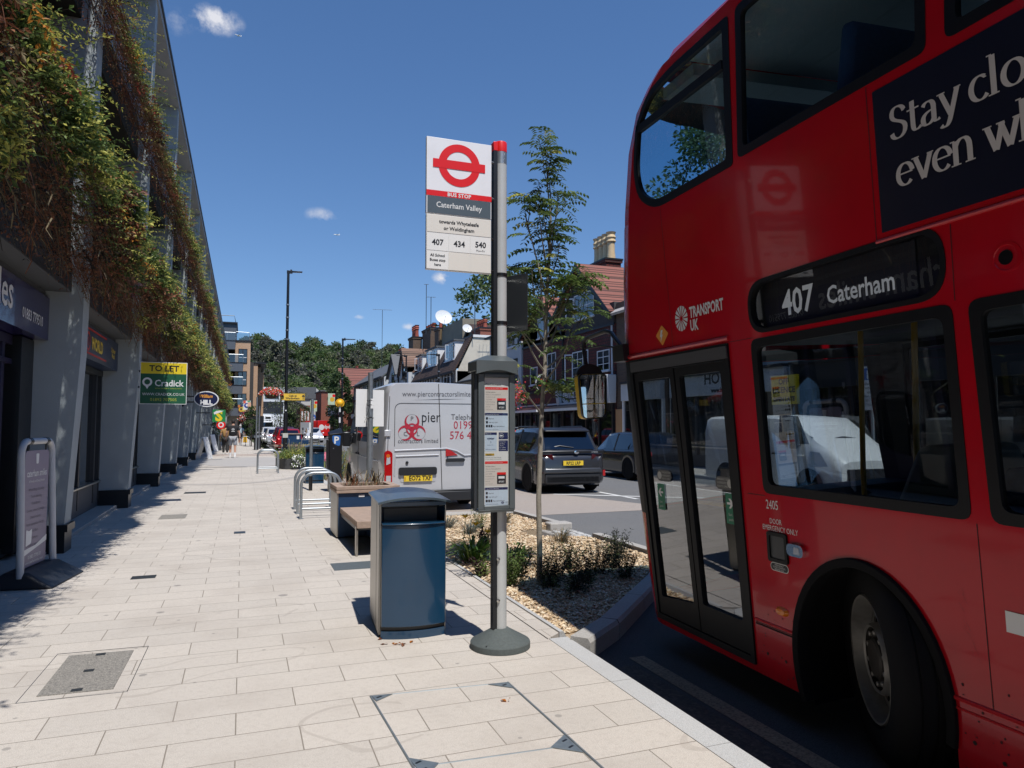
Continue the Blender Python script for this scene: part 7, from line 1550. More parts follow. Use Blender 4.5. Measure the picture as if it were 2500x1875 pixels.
b = MB(); b.box(18.2, 20.2, 60.5, 68.2, 9.0, 11.2, CONCR); b.box(18.0, 18.6, 67.5, 68.9, 9.0, 11.1, mat('brown_brick_plain', (.16, .11, .06), .9, var=.3)); b.build('roof_stack', mh_, world=True)
chimney(mh_, 18.3, 68.4, 9.0, 11.3, .8, 1.6, BRICKBRN, 1, POTRED, 1.0, .2)
gable_front(mh_, 18.6, 56.9, 59.0, 61.2, 9.0, 10.4, 9.0, CONCR, TILEBRN, 3, WOODBLK)
chimney(mh_, 18.6, 56.2, 8.9, 9.7, 1.0, 2.2, mat('red_brick_stack', (.24, .085, .06), .9, var=.3, scale=20), 4, POTRED, .75, .2)
def dish(name, label, x, y, z, R, hang='chimney'):
    t = thing(name, label, 'satellite dish', loc=(x, y, z)); Mx = Matrix.Rotation(radians(62), 4, 'X') @ Matrix.Rotation(radians(0), 4, 'Y')
    b = MB(); b.lathe([(R * f, R * .28 * f * f) for f in (0.001, .3, .55, .8, 1.0)] + [(R * 1.0, R * .28 + .02), (R * .8, R * .18 + .03), (.001, .03)], mat('dish_white', (.68, .69, .69), .45, var=.06), 28, M=Mx); b.build('reflector', t); b = MB(); b.tube([(0, .05, -.05), (.0, .25, -.45), (.05, .3, -1.2)], .035, BLACK, 8); b.tube([(0, -.1, -R * .8), (0, -R * 1.1, R * .1)], .02, BLACK, 6); b.build('arm', t); return t
dish('satellite_dish', 'large white satellite dish standing on the rendered roof stack', 17.9, 66.0, 11.95, .82)
dish('satellite_dish', 'small white satellite dish beside the little roof gable', 17.9, 58.2, 9.9, .42)
def aerial(label, x, y, z0, z1, wd=.8, arms=4):
    t = thing('aerial', label, 'aerial', loc=(x, y, z0)); b = MB(); b.tube([(0, 0, 0), (0, 0, z1 - z0)], .035, DARKMETAL, 6); b.build('mast', t); b = MB(); b.tube([(-wd, 0, z1 - z0), (wd, 0, z1 - z0 + .05)], .02, DARKMETAL, 5)
    for k in range(arms): u = -wd + 2 * wd * (k + .5) / arms; b.tube([(u, -.3, z1 - z0), (u, .3, z1 - z0 + .05)], .012, DARKMETAL, 4)
    b.build('antenna', t)
aerial('tall thin aerial mast just left of the large satellite dish', 17.5, 71.2, 11.0, 16.2, .25, 2); aerial('short aerial with several arms right of the tall thin mast', 17.6, 69.6, 10.9, 14.6, .5, 3)
aerial('white whip aerial above the cream gable', 17.4, 54.4, 9.0, 12.6, .1, 1); aerial('spreading aerial beside the bus stop pole, over the white house', 19.0, 52.2, 9.0, 12.9, .9, 6); aerial('T shaped aerial standing alone above the wooded hill', 17.5, 96, 8, 17.4, 1.3, 4)
# --- half timbered gabled pair
ht = house('half_timbered_house', 'white half timbered house with two dark edged gables, left of the mansard house', 15.5, 70.3, 80.6, 7.0, WHITEW)
gable_front(ht, 15.4, 70.6, 72.0, 73.9, 7.7, 9.5, 7.0, WHITEW, TILETAN, 6, WOODBLK); gable_front(ht, 15.4, 75.2, 77.4, 80.2, 7.2, 9.4, 7.0, WHITEW, SLATE, 6, WOODBLK)
b = MB(); quadbox(b, [(15.9, 80.8, 7.0), (15.9, 70.2, 7.0), (19, 70.2, 10.0), (19, 80.8, 10.0)], .12, TILETAN); b.build('roof', ht, world=True)
for (y, z) in ((72.0, 7.3), (77.6, 6.7)): window(ht, 15.38, y - .7, y + .7, z - .9, z + .7, 2, 2, LEADS)
b = MB(); b.box(15.42, 15.5, 70.3, 80.6, 5.2, 5.9, mat('brown_board', (.06, .022, .018), .7)); b.build('timber_frame', ht, world=True)
b = MB(); b.tube([(15.3, 74.2, 7.6), (15.3, 74.2, 3)], .1, LEADS, 8); b.build('drainpipe', ht, world=True)
chimney(ht, 17.6, 76.5, 9, 11.3, 1.0, 2.2, BRICKBRN, 3, POTRED, 1.3, .24); chimney(ht, 18.6, 73.5, 9, 11.9, 1.0, 3.6, BRICKBRN, 4, POTRED, .5, .22); chimney(ht, 17.6, 83.5, 7, 10.4, 1.0, 2.8, BRICKBRN, 5, POTRED, .4, .2)
# --- long timber framed range and the red roofed house beyond
tr = house('timber_range', 'long black and white timber framed range of shops beyond the gabled houses', 15.0, 80.8, 104, 7.3, WHITEW)
b = MB(); quadbox(b, [(14.6, 104, 7.2), (14.6, 80.7, 7.2), (18, 80.7, 9.8), (18, 104, 9.8)], .12, SLATE); b.box(14.5, 14.7, 80.7, 104, 7.05, 7.25, LEADS); b.build('roof', tr, world=True)
b = MB()
for k in range(24): y = 81 + k; b.box(14.93, 15, y - .1, y + .1, 3.4, 7.1, WOODBLK)
for z in (3.4, 5.2): b.box(14.92, 15, 80.8, 104, z - .1, z + .1, WOODBLK)
b.build('timber_frame', tr, world=True)
for y in (82.2, 86.2, 90.2, 95.2, 99.2): window(tr, 14.96, y, y + 2.6, 5.5, 6.9, 4, 2)
b = MB(); b.box(14.6, 15, 80.9, 104, 2.7, 3.3, WHITEW); b.box(14.8, 15, 80.9, 104, 0, 2.7, LEADS); b.build('shop_front', tr, world=True)
rh = house('red_roofed_house', 'house with a red tiled roof and pale band, beyond the timber range', 13.6, 104.5, 122, 5.8, BRICKORG)
b = MB(); quadbox(b, [(13.4, 104.4, 5.6), (20, 104.4, 5.6), (20, 110, 10.4), (13.4, 110, 10.4)], .15, TILERED); quadbox(b, [(13.4, 122, 6), (13.4, 110, 6), (17, 110, 10.2), (17, 122, 10.2)], .15, TILERED); b.build('roof', rh, world=True)
b = MB(); b.box(13.3, 13.6, 104.5, 122, 3.3, 4.8, WHITEW); b.build('band', rh, world=True); chimney(rh, 16.5, 112, 8, 10.6, .8, 2.4, BRICKRED, 4, POTRED, .35)
# --- apartment block on the left beyond the grey building
ap = thing('apartment_block', 'tan brick apartment block with grey balconies beyond the grey shop building', 'building', loc=(-3, 115, 0))
BALC = mat('balcony_grey', (.095, .105, .12), .55, var=.1); GLB = glass_mat('balcony_glass', (.55, .64, .66), refl=1.5)
b = MB(); b.box(-12, -.75, 108.6, 140, 0, 12.9, BRICKTAN); b.box(-1.15, 0.82, 105, 110, 3.6, 13.3, BRICKTAN); b.box(-1.15, .9, 104.9, 110, 13.3, 13.5, LEADS); b.box(-12, -.7, 106.2, 112, 0, 3.4, mat('ground_floor_render', (.3, .27, .24), .8, var=.2)); b.build('wall', ap, world=True)
b = MB(); b.box(.82, 1.35, 110, 118, 0, 10.9, mat('dark_recess', (.05, .045, .042), .6)); b.box(.5, 2.05, 118, 122, 3.2, 11.4, BRICKTAN); b.box(.6, 2.6, 122, 131, 3.2, 11.2, BRICKTAN); b.box(.6, 3.3, 131, 140, 3.2, 10.9, BRICKTAN); b.box(0.4, 3.35, 117.8, 140.2, 11.4, 11.6, LEADS); b.box(.5, 3.1, 118, 140, 0, 3.2, LEADS); b.build('side_wing', ap, world=True)
b = MB(); b.box(-12, -1.1, 107.5, 118, 13.4, 16.1, BALC); b.box(-12, -.95, 107.2, 118.3, 16.1, 16.3, LEADS); b.build('penthouse', ap, world=True)
for (z, xr) in ((12.1, -1.15), (9.1, -.1), (6.0, -.1), (3.0, -.1)):
    b = MB(); b.box(-7.5, xr, 104.0, 108, z, z + 1.15, BALC); b.box(-7.5, xr + .05, 103.95, 108, z + 1.15, z + 1.25, LEADS); bal = b.build('balcony', ap, world=True)
    b = MB(); b.quad([(-7.4, 104.1, z + 1.25), (xr, 104.1, z + 1.25), (xr, 104.1, z + 2.3), (-7.4, 104.1, z + 2.3)], GLB); b.quad([(-2.2, 104.1, z + 1.25), (-2.2, 107.8, z + 1.25), (-2.2, 107.8, z + 2.9), (-2.2, 104.1, z + 2.4)], GLB); o = b.build('glass_panel', bal); o.data.transform(wm(ap).inverted())
    b = MB(); 
    for x in (-2.2, -1.15, xr): b.tube([(x, 104.08, z + 1.25), (x, 104.08, z + 2.3)], .03, GALV, 6)
    b.tube([(-7.4, 104.08, z + 2.32), (xr, 104.08, z + 2.32)], .035, GALV, 6); o = b.build('handrail', bal); o.data.transform(wm(ap).inverted())
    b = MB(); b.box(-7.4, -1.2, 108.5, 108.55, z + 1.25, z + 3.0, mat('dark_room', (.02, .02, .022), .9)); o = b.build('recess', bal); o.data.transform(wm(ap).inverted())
def window_s(r, yf, x0, x1, z0, z1, nx=2, m=LEADS):
    b = MB(); t = .09
    for (a, c, e, f) in ((x0, x1, z0, z0 + t), (x0, x1, z1 - t, z1), (x0, x0 + t, z0, z1), (x1 - t, x1, z0, z1)): b.box(a, c, yf - .05, yf + .02, e, f, m)
    for k in range(1, nx): x = x0 + (x1 - x0) * k / nx; b.box(x - .05, x + .05, yf - .05, yf + .02, z0, z1, m)
    b.box(x0, x1, yf - .045, yf + .02, z0 + (z1 - z0) * .38, z0 + (z1 - z0) * .42, WHITE); w = b.build('window', r, world=True)
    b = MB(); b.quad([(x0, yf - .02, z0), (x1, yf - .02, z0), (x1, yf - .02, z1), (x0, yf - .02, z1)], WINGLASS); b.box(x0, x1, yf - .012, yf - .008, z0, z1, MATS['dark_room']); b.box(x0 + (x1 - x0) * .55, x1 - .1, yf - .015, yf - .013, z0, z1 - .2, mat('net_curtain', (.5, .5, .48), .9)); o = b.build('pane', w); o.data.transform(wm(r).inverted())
for z in (10.3, 7.2, 4.1): window_s(ap, 104.97, -.75, .42, z, z + 2.0)
for (y, x) in ((119, 2.05), (120.6, 2.05), (124, 2.6), (127.5, 2.6), (133, 3.3), (136.5, 3.3)):
    for z in (4.2, 6.8, 9.3):
        b = MB(); b.box(x - .02, x + .03, y, y + .9, z, z + 1.7, LEADS); b.build('window', ap, world=True)
b = MB(); b.tube([(-7, 107.3, 16.3), (-7, 107.3, 17.2), (-1.4, 107.3, 17.2), (-1.2, 107.3, 16.3)], .05, DARKMETAL, 6); b.tube([(-1.1, 105.1, 13.5), (-1.1, 105.1, 14.7), (.6, 105.1, 14.6), (.75, 105.1, 13.5)], .05, GALV, 6); b.tube([(.6, 105.2, 14.6), (.7, 109.8, 14.6)], .04, GALV, 6); b.quad([(-1.0, 105.15, 13.5), (.6, 105.15, 13.5), (.55, 105.15, 14.5), (-1.0, 105.15, 14.5)], GLB); b.build('roof_railing', ap, world=True)
bh = thing('tower_house', 'grey stone gabled hall with slate roof at the far bend of the road', 'building', loc=(11, 145, 0))
b = MB(); b.box(10.2, 15, 139, 150, 0, 6.6, mat('pale_stone', (.55, .54, .51), .85, var=.08)); b.add([(10.2, 138.95, 0), (15, 138.95, 0), (15, 138.95, 6.5), (13.0, 138.95, 8.8), (10.2, 138.95, 6.6)], [(0, 1, 2, 3, 4)], MATS['pale_stone']); b.build('wall', bh, world=True)
b = MB(); quadbox(b, [(8.2, 138.7, 6.8), (13, 138.7, 6.9), (13, 150, 9.1), (8.2, 150, 9.1)], .2, SLATE); quadbox(b, [(8.4, 138.8, 8.9), (8.4, 138.8, 6.9), (13, 138.8, 6.9), (12.9, 138.8, 9.0)], .1, SLATE); b.build('roof', bh, world=True)
rb = thing('red_brick_hall', 'red brick building with sloping grey roof in front of the far stone hall', 'building', loc=(9, 150, 0))
b = MB(); b.box(9.3, 11.0, 128, 138, 0, 5.2, BRICKORG); b.box(12.6, 16.5, 126, 136, 0, 7.6, BRICKORG); b.build('wall', rb, world=True); b = MB(); quadbox(b, [(7.2, 127.7, 6.6), (10.9, 127.7, 4.6), (10.9, 139, 4.6), (7.2, 139, 6.6)][::-1], .2, SLATE); b.box(12.4, 16.7, 125.8, 136, 7.6, 7.8, SLATE); b.build('roof', rb, world=True)
for k in range(3): b = MB(); b.box(9.5 + k * .5, 9.75 + k * .5, 127.93, 128.0, 2.6, 4.2, WHITE); b.build('window', rb, world=True)
wo = thing('white_office', 'white modern office with dark glazing at the far end of the road', 'building', loc=(5, 170, 0))
b = MB(); b.box(2.5, 9.5, 170, 185, 0, 10.5, mat('office_white', (.66, .67, .67), .6, var=.05)); b.build('wall', wo, world=True); b = MB(); b.box(4.0, 8.6, 169.9, 170, 4.5, 7.2, CHAR); b.box(4.6, 7.6, 169.9, 170, 7.9, 9.8, WINGLASS); b.build('window', wo, world=True)
# ------------------------------------------------------------------ gravel bed
bed = [(2.24, 4.68), (2.56, 4.96), (3.76, 6.24), (4.52, 7.2), (4.5, 8.9), (3.8, 9.25), (3.8, 9.75), (4.5, 10.1), (4.42, 11.7), (2.24, 11.9)]
kerbrun('bed_kerb', [(2.19, 4.62), (2.62, 4.98), (3.80, 6.22), (4.62, 7.2)], .15, .03, -.3, side=1, m=CONCRETE)
kerbrun('bed_kerb', [(4.56, 7.4), (4.56, 8.9)], .14, .03, -.3, m=CONCRETE); kerbrun('bed_kerb', [(4.56, 10.05), (4.46, 11.8)], .14, .03, -.3, m=CONCRETE); kerbrun('bed_kerb', [(4.5, 11.85), (2.2, 12.05)], .14, .03, -.3, m=CONCRETE, side=-1)
kerbrun('bed_edging', [(2.19, 4.8), (2.19, 12.0)], .05, .012, -.2, m=KERBSTONE)
b = MB(); b.hexa([(4.2, 8.92, -.2), (4.72, 8.92, -.2), (4.72, 10.04, -.2), (4.2, 10.04, -.2)], [(4.24, 9.0, -.05), (4.7, 9.0, -.09), (4.7, 9.98, -.09), (4.24, 9.98, -.05)], CONCRETE); b.box(4.36, 4.72, 9.86, 10.1, -.2, .05, CONCRETE)
for k in range(9): b.box(4.3 + (k % 3) * .13, 4.4 + (k % 3) * .13, 9.1 + (k // 3) * .22, 9.27 + (k // 3) * .22, -.1, -.03, KERBSTONE)
b.build('drain_inlet', bevel=.02, kind='structure')
GRAVBASE = grain_mat('gravel_base', (.40, .30, .19), (.16, .11, .07), (.62, .52, .38), 70, patch=(.3, .22, .15), patchamt=.5)
sheet('gravel_base', bed, -.025, GRAVBASE, -.3)
m, n, out = _new('pebbles'); T = NT(n); g_ = T.node('ShaderNodeNewGeometry')
pc = T.ramp(T.node('ShaderNodeNewGeometry').outputs['Random Per Island'], [(0.0, (.30, .20, .12)), (.3, (.52, .37, .21)), (.6, (.66, .52, .34)), (.85, (.72, .63, .48)), (1.0, (.42, .24, .13))])
p_ = n.nodes.new('ShaderNodeBsdfPrincipled'); n.links.new(pc, p_.inputs['Base Color']); p_.inputs['Roughness'].default_value = .75; n.links.new(p_.outputs[0], out.inputs[0])
def inside(x, y, P):
    c = False; j = len(P) - 1
    for i in range(len(P)):
        if ((P[i][1] > y) != (P[j][1] > y)) and (x < (P[j][0] - P[i][0]) * (y - P[i][1]) / (P[j][1] - P[i][1]) + P[i][0]): c = not c
        j = i
    return c
rs = random.Random(21); b = MB(); cnt = 0
base_v = [Vector(v) for v in ((1, 0, 0), (-1, 0, 0), (0, 1, 0), (0, -1, 0), (0, 0, 1), (0, 0, -1))]; base_f = [(0, 2, 4), (2, 1, 4), (1, 3, 4), (3, 0, 4), (2, 0, 5), (1, 2, 5), (3, 1, 5), (0, 3, 5)]
while cnt < 15500:
    x, y = rs.uniform(2.22, 4.55), 4.85 + 7.1 * rs.random() ** 1.35
    if not inside(x, y, bed): continue
    s = rs.uniform(.009, .019) * (1 + (y - 5) * .05); R = Matrix.Rotation(rs.uniform(0, 6), 3, 'Z') @ Matrix.Rotation(rs.gauss(0, .4), 3, 'X')
    S = Vector((s * rs.uniform(.9, 1.6), s * rs.uniform(.7, 1.1), s * rs.uniform(.5, .8))); c = Vector((x, y, -.02 + rs.uniform(0, .014)))
    b.add([c + R @ Vector((v.x * S.x, v.y * S.y, v.z * S.z)) for v in base_v], base_f, m); cnt += 1
b.build('gravel', smooth=60, kind='stuff', label='golden gravel filling the planting bed beside the bus stop', cat='gravel')
# ------------------------------------------------------------------ bed plants
def tuft(name, label, cat, x, y, z, n, h, spread, mats, w=.008, seed=0, group=None, lean=.5):
    rs = random.Random(seed); L = Leaves()
    for k in range(n):
        a = rs.uniform(0, 2 * pi); r0 = rs.random() * spread * .25; d = Vector((cos(a), sin(a), 0)); p = Vector((x, y, z)) + d * r0; hh = h * rs.uniform(.5, 1.05); o = rs.random() ** .7 * spread * lean * 1.6
        pts = [p, p + d * o * .35 + Vector((0, 0, hh * .6)), p + d * o * .75 + Vector((0, 0, hh * .9)), p + d * o * 1.1 + Vector((0, 0, hh * (.75 + .2 * rs.random())))]
        L.blade(pts, w * rs.uniform(.7, 1.3), rs.choice(mats))
    return L.build(name, None, mats=PLM, loc=(x, y, z), label=label, cat=cat, group=group)
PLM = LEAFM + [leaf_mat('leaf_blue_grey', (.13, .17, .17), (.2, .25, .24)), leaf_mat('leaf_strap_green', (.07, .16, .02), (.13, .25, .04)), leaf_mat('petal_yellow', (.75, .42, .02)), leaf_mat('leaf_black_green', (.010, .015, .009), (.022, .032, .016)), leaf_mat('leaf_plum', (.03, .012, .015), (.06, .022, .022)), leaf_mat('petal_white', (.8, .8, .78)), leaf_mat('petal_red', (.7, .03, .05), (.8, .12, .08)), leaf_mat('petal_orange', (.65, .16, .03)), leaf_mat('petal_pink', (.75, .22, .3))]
g0 = -.02
for k, (x, y, h, lab) in enumerate([(3.35, 9.35, .22, 'blue grey grass tuft closest to the drain gap in the bed'), (3.05, 9.75, .2, 'blue grey grass tuft behind the bus stop pole'), (2.62, 10.3, .2, 'blue grey grass tuft at the back left of the gravel bed'), (2.9, 10.4, .19, 'pale grass tuft at the back of the bed near the van'), (3.95, 8.6, .2, 'straw tipped grass tuft right of the slim trunk')]):
    tuft('grass_tuft', lab, 'plant', x, y, g0, 150, h, .3, [9, 9, 9, 4] if k < 4 else [4, 4, 9], .006, 40 + k, 'grass tufts in the gravel')
tuft('grass_tuft', 'small pale grass tuft at the far edge of the bed', 'plant', 3.9, 10.6, g0, 110, .2, .24, [9, 4], .006, 48, 'grass tufts in the gravel')
d1 = tuft('day_lily', 'strap leaved green day lily with yellow flowers beside the blue bin', 'plant', 2.45, 7.7, g0, 120, .3, .42, [10, 10, 1], .02, 51)
d2 = tuft('day_lily', 'second strap leaved green day lily nearer the bus stop pole', 'plant', 2.75, 7.35, g0, 110, .24, .42, [10, 1, 10], .02, 52)
L = Leaves(); rs = random.Random(6)
for (x, y, z) in ((2.5, 7.75, .38), (2.66, 7.8, .28), (2.42, 7.9, .45)):
    for j in range(7): a = j * .9; L.leaf(Vector((x, y, z)), Vector((cos(a), sin(a), .8)).normalized(), Vector((-cos(a), -sin(a), .8)).normalized(), .08, .035, 11)
    L.blade([Vector((x - .04, y, 0)), Vector((x - .01, y, z * .6)), Vector((x, y, z))], .008, 10)
L.build('flower', d1, mats=PLM)
def shrub(name, label, x, y, h, w, seed, mats, n=26, lw=.028, group=None, z=g0, leaf_n=9):
    rs = random.Random(seed); L = Leaves()
    for k in range(n):
        a = rs.uniform(0, 2 * pi); d = Vector((cos(a) * w * rs.random(), sin(a) * w * rs.random(), h * rs.uniform(.6, 1))).normalized()
        sprig(L, rs, Vector((x + rs.gauss(0, w * .2), y + rs.gauss(0, w * .2), z)), d, leaf_n, h * rs.uniform(.6, 1.1), lw, rs.choice(mats), -.1, True)
    return L.build(name, None, mats=PLM, loc=(x, y, z), label=label, cat='shrub', group=group)
for k, (x, y, h, w, lab) in enumerate([(2.95, 6.62, .42, .22, 'dark evergreen shrub just right of the slim trunk'), (3.18, 6.35, .40, .22, 'dark evergreen shrub in the middle of the dark row'), (3.48, 6.62, .46, .24, 'dark upright shrub second from the bus nose'), (3.75, 6.9, .45, .24, 'dark upright shrub closest to the bus nose'), (2.95, 6.0, .36, .2, 'dark low shrub in the bus shadow nearest the bay kerb'), (3.3, 6.95, .40, .2, 'dark shrub behind the middle of the dark row'), (3.62, 6.35, .38, .2, 'dark shrub in front of the bus nose pair, in the shadow'), (2.75, 6.25, .34, .18, 'dark shrub at the edge of the bus shadow beside the thin leafy sprig'), (4.05, 7.3, .42, .2, 'dark shrub by the far kerb behind the bus nose'), (2.72, 5.75, .3, .07, 'thin leafy sprig standing in the edge of the bus shadow')]):
    shrub('evergreen_shrub', lab, x, y, h * .78, w * 1.15, 60 + k, [12, 12, 0, 12], 44 if w > .1 else 6, .028)
shrub('evergreen_shrub', 'mid green shrub left of the slim trunk', 2.45, 6.45, .36, .2, 71, [1, 0, 0], 48, .032); shrub('evergreen_shrub', 'green shrub at the back of the bed behind the timetable case', 3.35, 10.25, .3, .18, 72, [0, 1], 26, .03)
shrub('plum_shrub', 'plum coloured leafy plant between the green shrub and the trunk', 2.62, 6.8, .3, .2, 73, [13, 13, 0], 16, .07, leaf_n=5); shrub('plum_shrub', 'plum coloured plant behind the bus stop pole', 2.9, 8.6, .26, .24, 74, [13, 13, 0], 20, .05, leaf_n=6); shrub('plum_shrub', 'small plum coloured plant beside the edging left of the pole', 2.3, 6.9, .2, .16, 75, [13, 1], 12, .06, leaf_n=5)
# ------------------------------------------------------------------ young locust tree
def limb(b, pts, r0, r1, m, n=8): b.tube(pts, [r0 + (r1 - r0) * i / (len(pts) - 1) for i in range(len(pts))], m, n)
BARKP = mat('pale_bark', (.30, .27, .22), .85, var=.35, scale=18, bump=.4, dirt=(.12, .11, .09, .5), dscale=12)
BARK = mat('dark_bark', (.06, .05, .04), .9, var=.4, scale=12, bump=.5)
def pinn(L, rs, p, d, ln, mi):
    """feathery compound leaf: arching midrib with paired leaflets"""
    d = d.normalized(); q = p.copy(); n = 7; pts = [q.copy()]
    for k in range(n):
        d = (d + Vector((0, 0, -.17))).normalized(); q = q + d * ln / n; pts.append(q.copy()); side = d.cross(Vector((0, 0, 1))).normalized()
        for s in (-1, 1):
            L.leaf(q, (side * s + d * .35 + Vector((0, 0, -.35)) + rv(rs, .12)).normalized(), (Vector((0, 0, 1)) + side * s * .5).normalized(), ln * .27 * (1 - .4 * abs(k / n - .45)), ln * .12, mi)
lt = thing('young_tree', 'slim young street tree with pale trunk and feathery leaves in the gravel bed', 'tree', loc=(2.74, 6.48, 0))
rs = random.Random(33); b = MB(); L = Leaves(); tw = MB()
tr_pts = [(0, 0, -.02), (.005, 0, .35), (.0, .01, .8), (.025, .02, 1.3), (.05, .03, 1.75), (.085, .04, 2.1), (.10, .05, 2.5), (.12, .06, 2.9), (.145, .07, 3.15), (.16, .08, 3.4), (.17, .08, 3.65)]
limb(b, tr_pts, .029, .011, BARKP, 12); b.build('trunk', lt, smooth=60)
def branch(p0, d, ln, r, lvl, up=.25):
    p = Vector(p0); d = Vector(d).normalized(); pts = [p.copy()]; n = max(4, int(ln / .11))
    for k in range(n):
        d = (d + Vector((0, 0, up / n * 1.6)) + rv(rs, .085)).normalized(); p = p + d * ln / n; pts.append(p.copy())
        if k >= n * .22:
            if lvl < 2 and rs.random() < (.5 if lvl == 0 else .22): branch(p, (d + rv(rs, .6)).normalized(), ln * rs.uniform(.25, .45), r * .5, lvl + 1, up)
            for _ in range(3 if k < n - 1 else 4):
                if rs.random() < (.66 if p.z < 3.05 else .5): pinn(L, rs, p, (Vector((rs.gauss(0, 1), rs.gauss(0, 1), .3)).normalized() + d * .4), rs.uniform(.17, .29), rs.choice([0, 0, 0, 1, 1, 2] if rs.random() < .3 else [0, 0, 1]))
    limb(tw, pts, r, r * .3, BARKP if lvl == 0 else BARK, 6)
B0 = Matrix.Identity(4)
for (z, az, el, ln, r) in [(1.62, 215, 25, .75, .010), (1.95, 300, 25, .6, .01), (2.2, 175, 30, .7, .01), (2.25, 80, 28, .7, .01), (2.5, 350, 38, .6, .01), (2.55, 200, 40, .6, .01), (1.66, 20, 30, .40, .009), (2.05, 200, 22, .85, .011), (2.08, 350, 18, .85, .011), (2.35, 150, 40, .7, .010), (2.3, 30, 35, .85, .011), (2.4, 320, 35, .65, .01), (2.5, 230, 48, .7, .011), (2.65, 10, 45, .6, .011), (2.6, 100, 45, .5, .01), (2.8, 180, 60, .95, .012), (2.9, 330, 55, .6, .010), (2.95, 60, 60, .65, .011), (3.05, 200, 66, .75, .010), (3.2, 10, 70, .8, .011), (3.3, 160, 72, .6, .009), (3.4, 300, 66, .4, .009), (3.55, 40, 76, .75, .01), (3.6, 190, 74, .7, .009), (3.65, 100, 85, .6, .009)]:
    k = 0
    while tr_pts[k + 1][2] < z and k < len(tr_pts) - 2: k += 1
    t = (z - tr_pts[k][2]) / (tr_pts[k + 1][2] - tr_pts[k][2]); p = [tr_pts[k][i] + (tr_pts[k + 1][i] - tr_pts[k][i]) * t for i in range(3)]
    a, e = radians(az), radians(min(85, el + 9)); branch(p, (cos(a) * cos(e), sin(a) * cos(e), sin(e)), ln * (.95 if z < 2.3 else .92), r, 0, .45)
tw.build('branches', lt, smooth=60); o = L.build('crown', lt, world=False)
# ------------------------------------------------------------------ broad trees built from leaf clumps
def crown_tree(name, label, x, y, z, h, R, seed, mats, cl=60, per=60, lw=.35, trunk=.3, shape=1.0, zb=.28, group=None, hollow=.45, bark=None, ztop=1.0):
    r = thing(name, label, 'tree', loc=(x, y, z), group=group); rs = random.Random(seed); b = MB(); L = Leaves()
    limb(b, [(0, 0, -.3), (rs.gauss(0, .05) * h * .1, 0, h * zb), (rs.gauss(0, .2), rs.gauss(0, .2), h * .7)], trunk, trunk * .3, bark or BARK, 8)
    for k in range(cl):
        u = rs.random(); zz = h * (zb * .8 + (ztop - zb * .8) * u); rr = R * (sin(pi * (u * .86 + .10)) ** shape) * (hollow + (1 - hollow) * rs.random() ** .5); a = rs.uniform(0, 2 * pi)
        c = Vector((rr * cos(a), rr * sin(a), zz))
        if rs.random() < .35: limb(b, [(0, 0, zz * .62 + h * .08), (c.x * .5, c.y * .5, zz * .85), tuple(c)], trunk * .22, trunk * .05, bark or BARK, 5)
        cr = R * rs.uniform(.16, .34); mi = rs.choice(mats)
        for j in range(per):
            v = rv(rs, .5); v = v.normalized() * cr * rs.random() ** .4; v.z *= .7; p = c + v
            L.leaf(p, (v.normalized() + rv(rs, .6)).normalized(), (Vector((0, 0, .8)) + rv(rs, .6)).normalized(), lw * rs.uniform(.6, 1.3), lw * rs.uniform(.4, .8), mi if rs.random() < .75 else rs.choice(mats))
    b.build('trunk', r); L.build('crown', r, mats=TREEM, world=False); return r
TREEM = [leaf_mat('wood_dark', (.055, .09, .036), (.09, .135, .05)), leaf_mat('wood_mid', (.09, .145, .05), (.14, .20, .07)), leaf_mat('wood_light', (.14, .20, .06), (.2, .26, .09)), leaf_mat('wood_olive', (.14, .155, .085), (.19, .21, .11)), leaf_mat('wood_grey', (.14, .14, .115), (.19, .185, .15))]
crown_tree('street_tree', 'dark leafy columnar street tree left of the red roofed house', 12.1, 98, 0, 9.0, 1.55, 5, [0, 0, 1, 0], 75, 60, .34, .15, .7, .1)
crown_tree('street_tree', 'small clipped conical tree on the far paving by the apartment block', .65, 58, 0, 3.1, .5, 6, [0, 1], 45, 40, .12, .05, .7, .38)
crown_tree('street_tree', 'feathery pale street tree in front of the white office behind the tall lamp post', 5.6, 118, 0, 9, 2.6, 7, [1, 3, 4, 1], 46, 26, .3, .12, .8, .25)
crown_tree('street_tree', 'feathery street tree standing before the red brick hall', 8.3, 122, 0, 7.5, 2.0, 12, [1, 3, 0], 40, 26, .3, .1, .8, .25)
crown_tree('garden_tree', 'big green tree rising behind the cream gabled house', 25, 70, 0, 17.3, 5.6, 8, [1, 1, 0, 2, 3], 100, 62, .5, .4, .6, .3)
crown_tree('garden_tree', 'rounded tree behind the white house roof', 30, 62, 0, 15.0, 4.5, 9, [1, 0, 2], 70, 55, .5, .35, .6, .3)
crown_tree('garden_tree', 'large tree beyond the road, seen through the upper bus windows', 24.8, 31.5, 0, 18.2, 5.0, 10, [0, 1, 0, 3], 130, 150, .27, .4, .6, .25)
crown_tree('garden_tree', 'second large tree beyond the road behind the bus', 26, 23.0, 0, 17.5, 5.5, 11, [0, 1, 3], 100, 120, .3, .4, .6, .25)
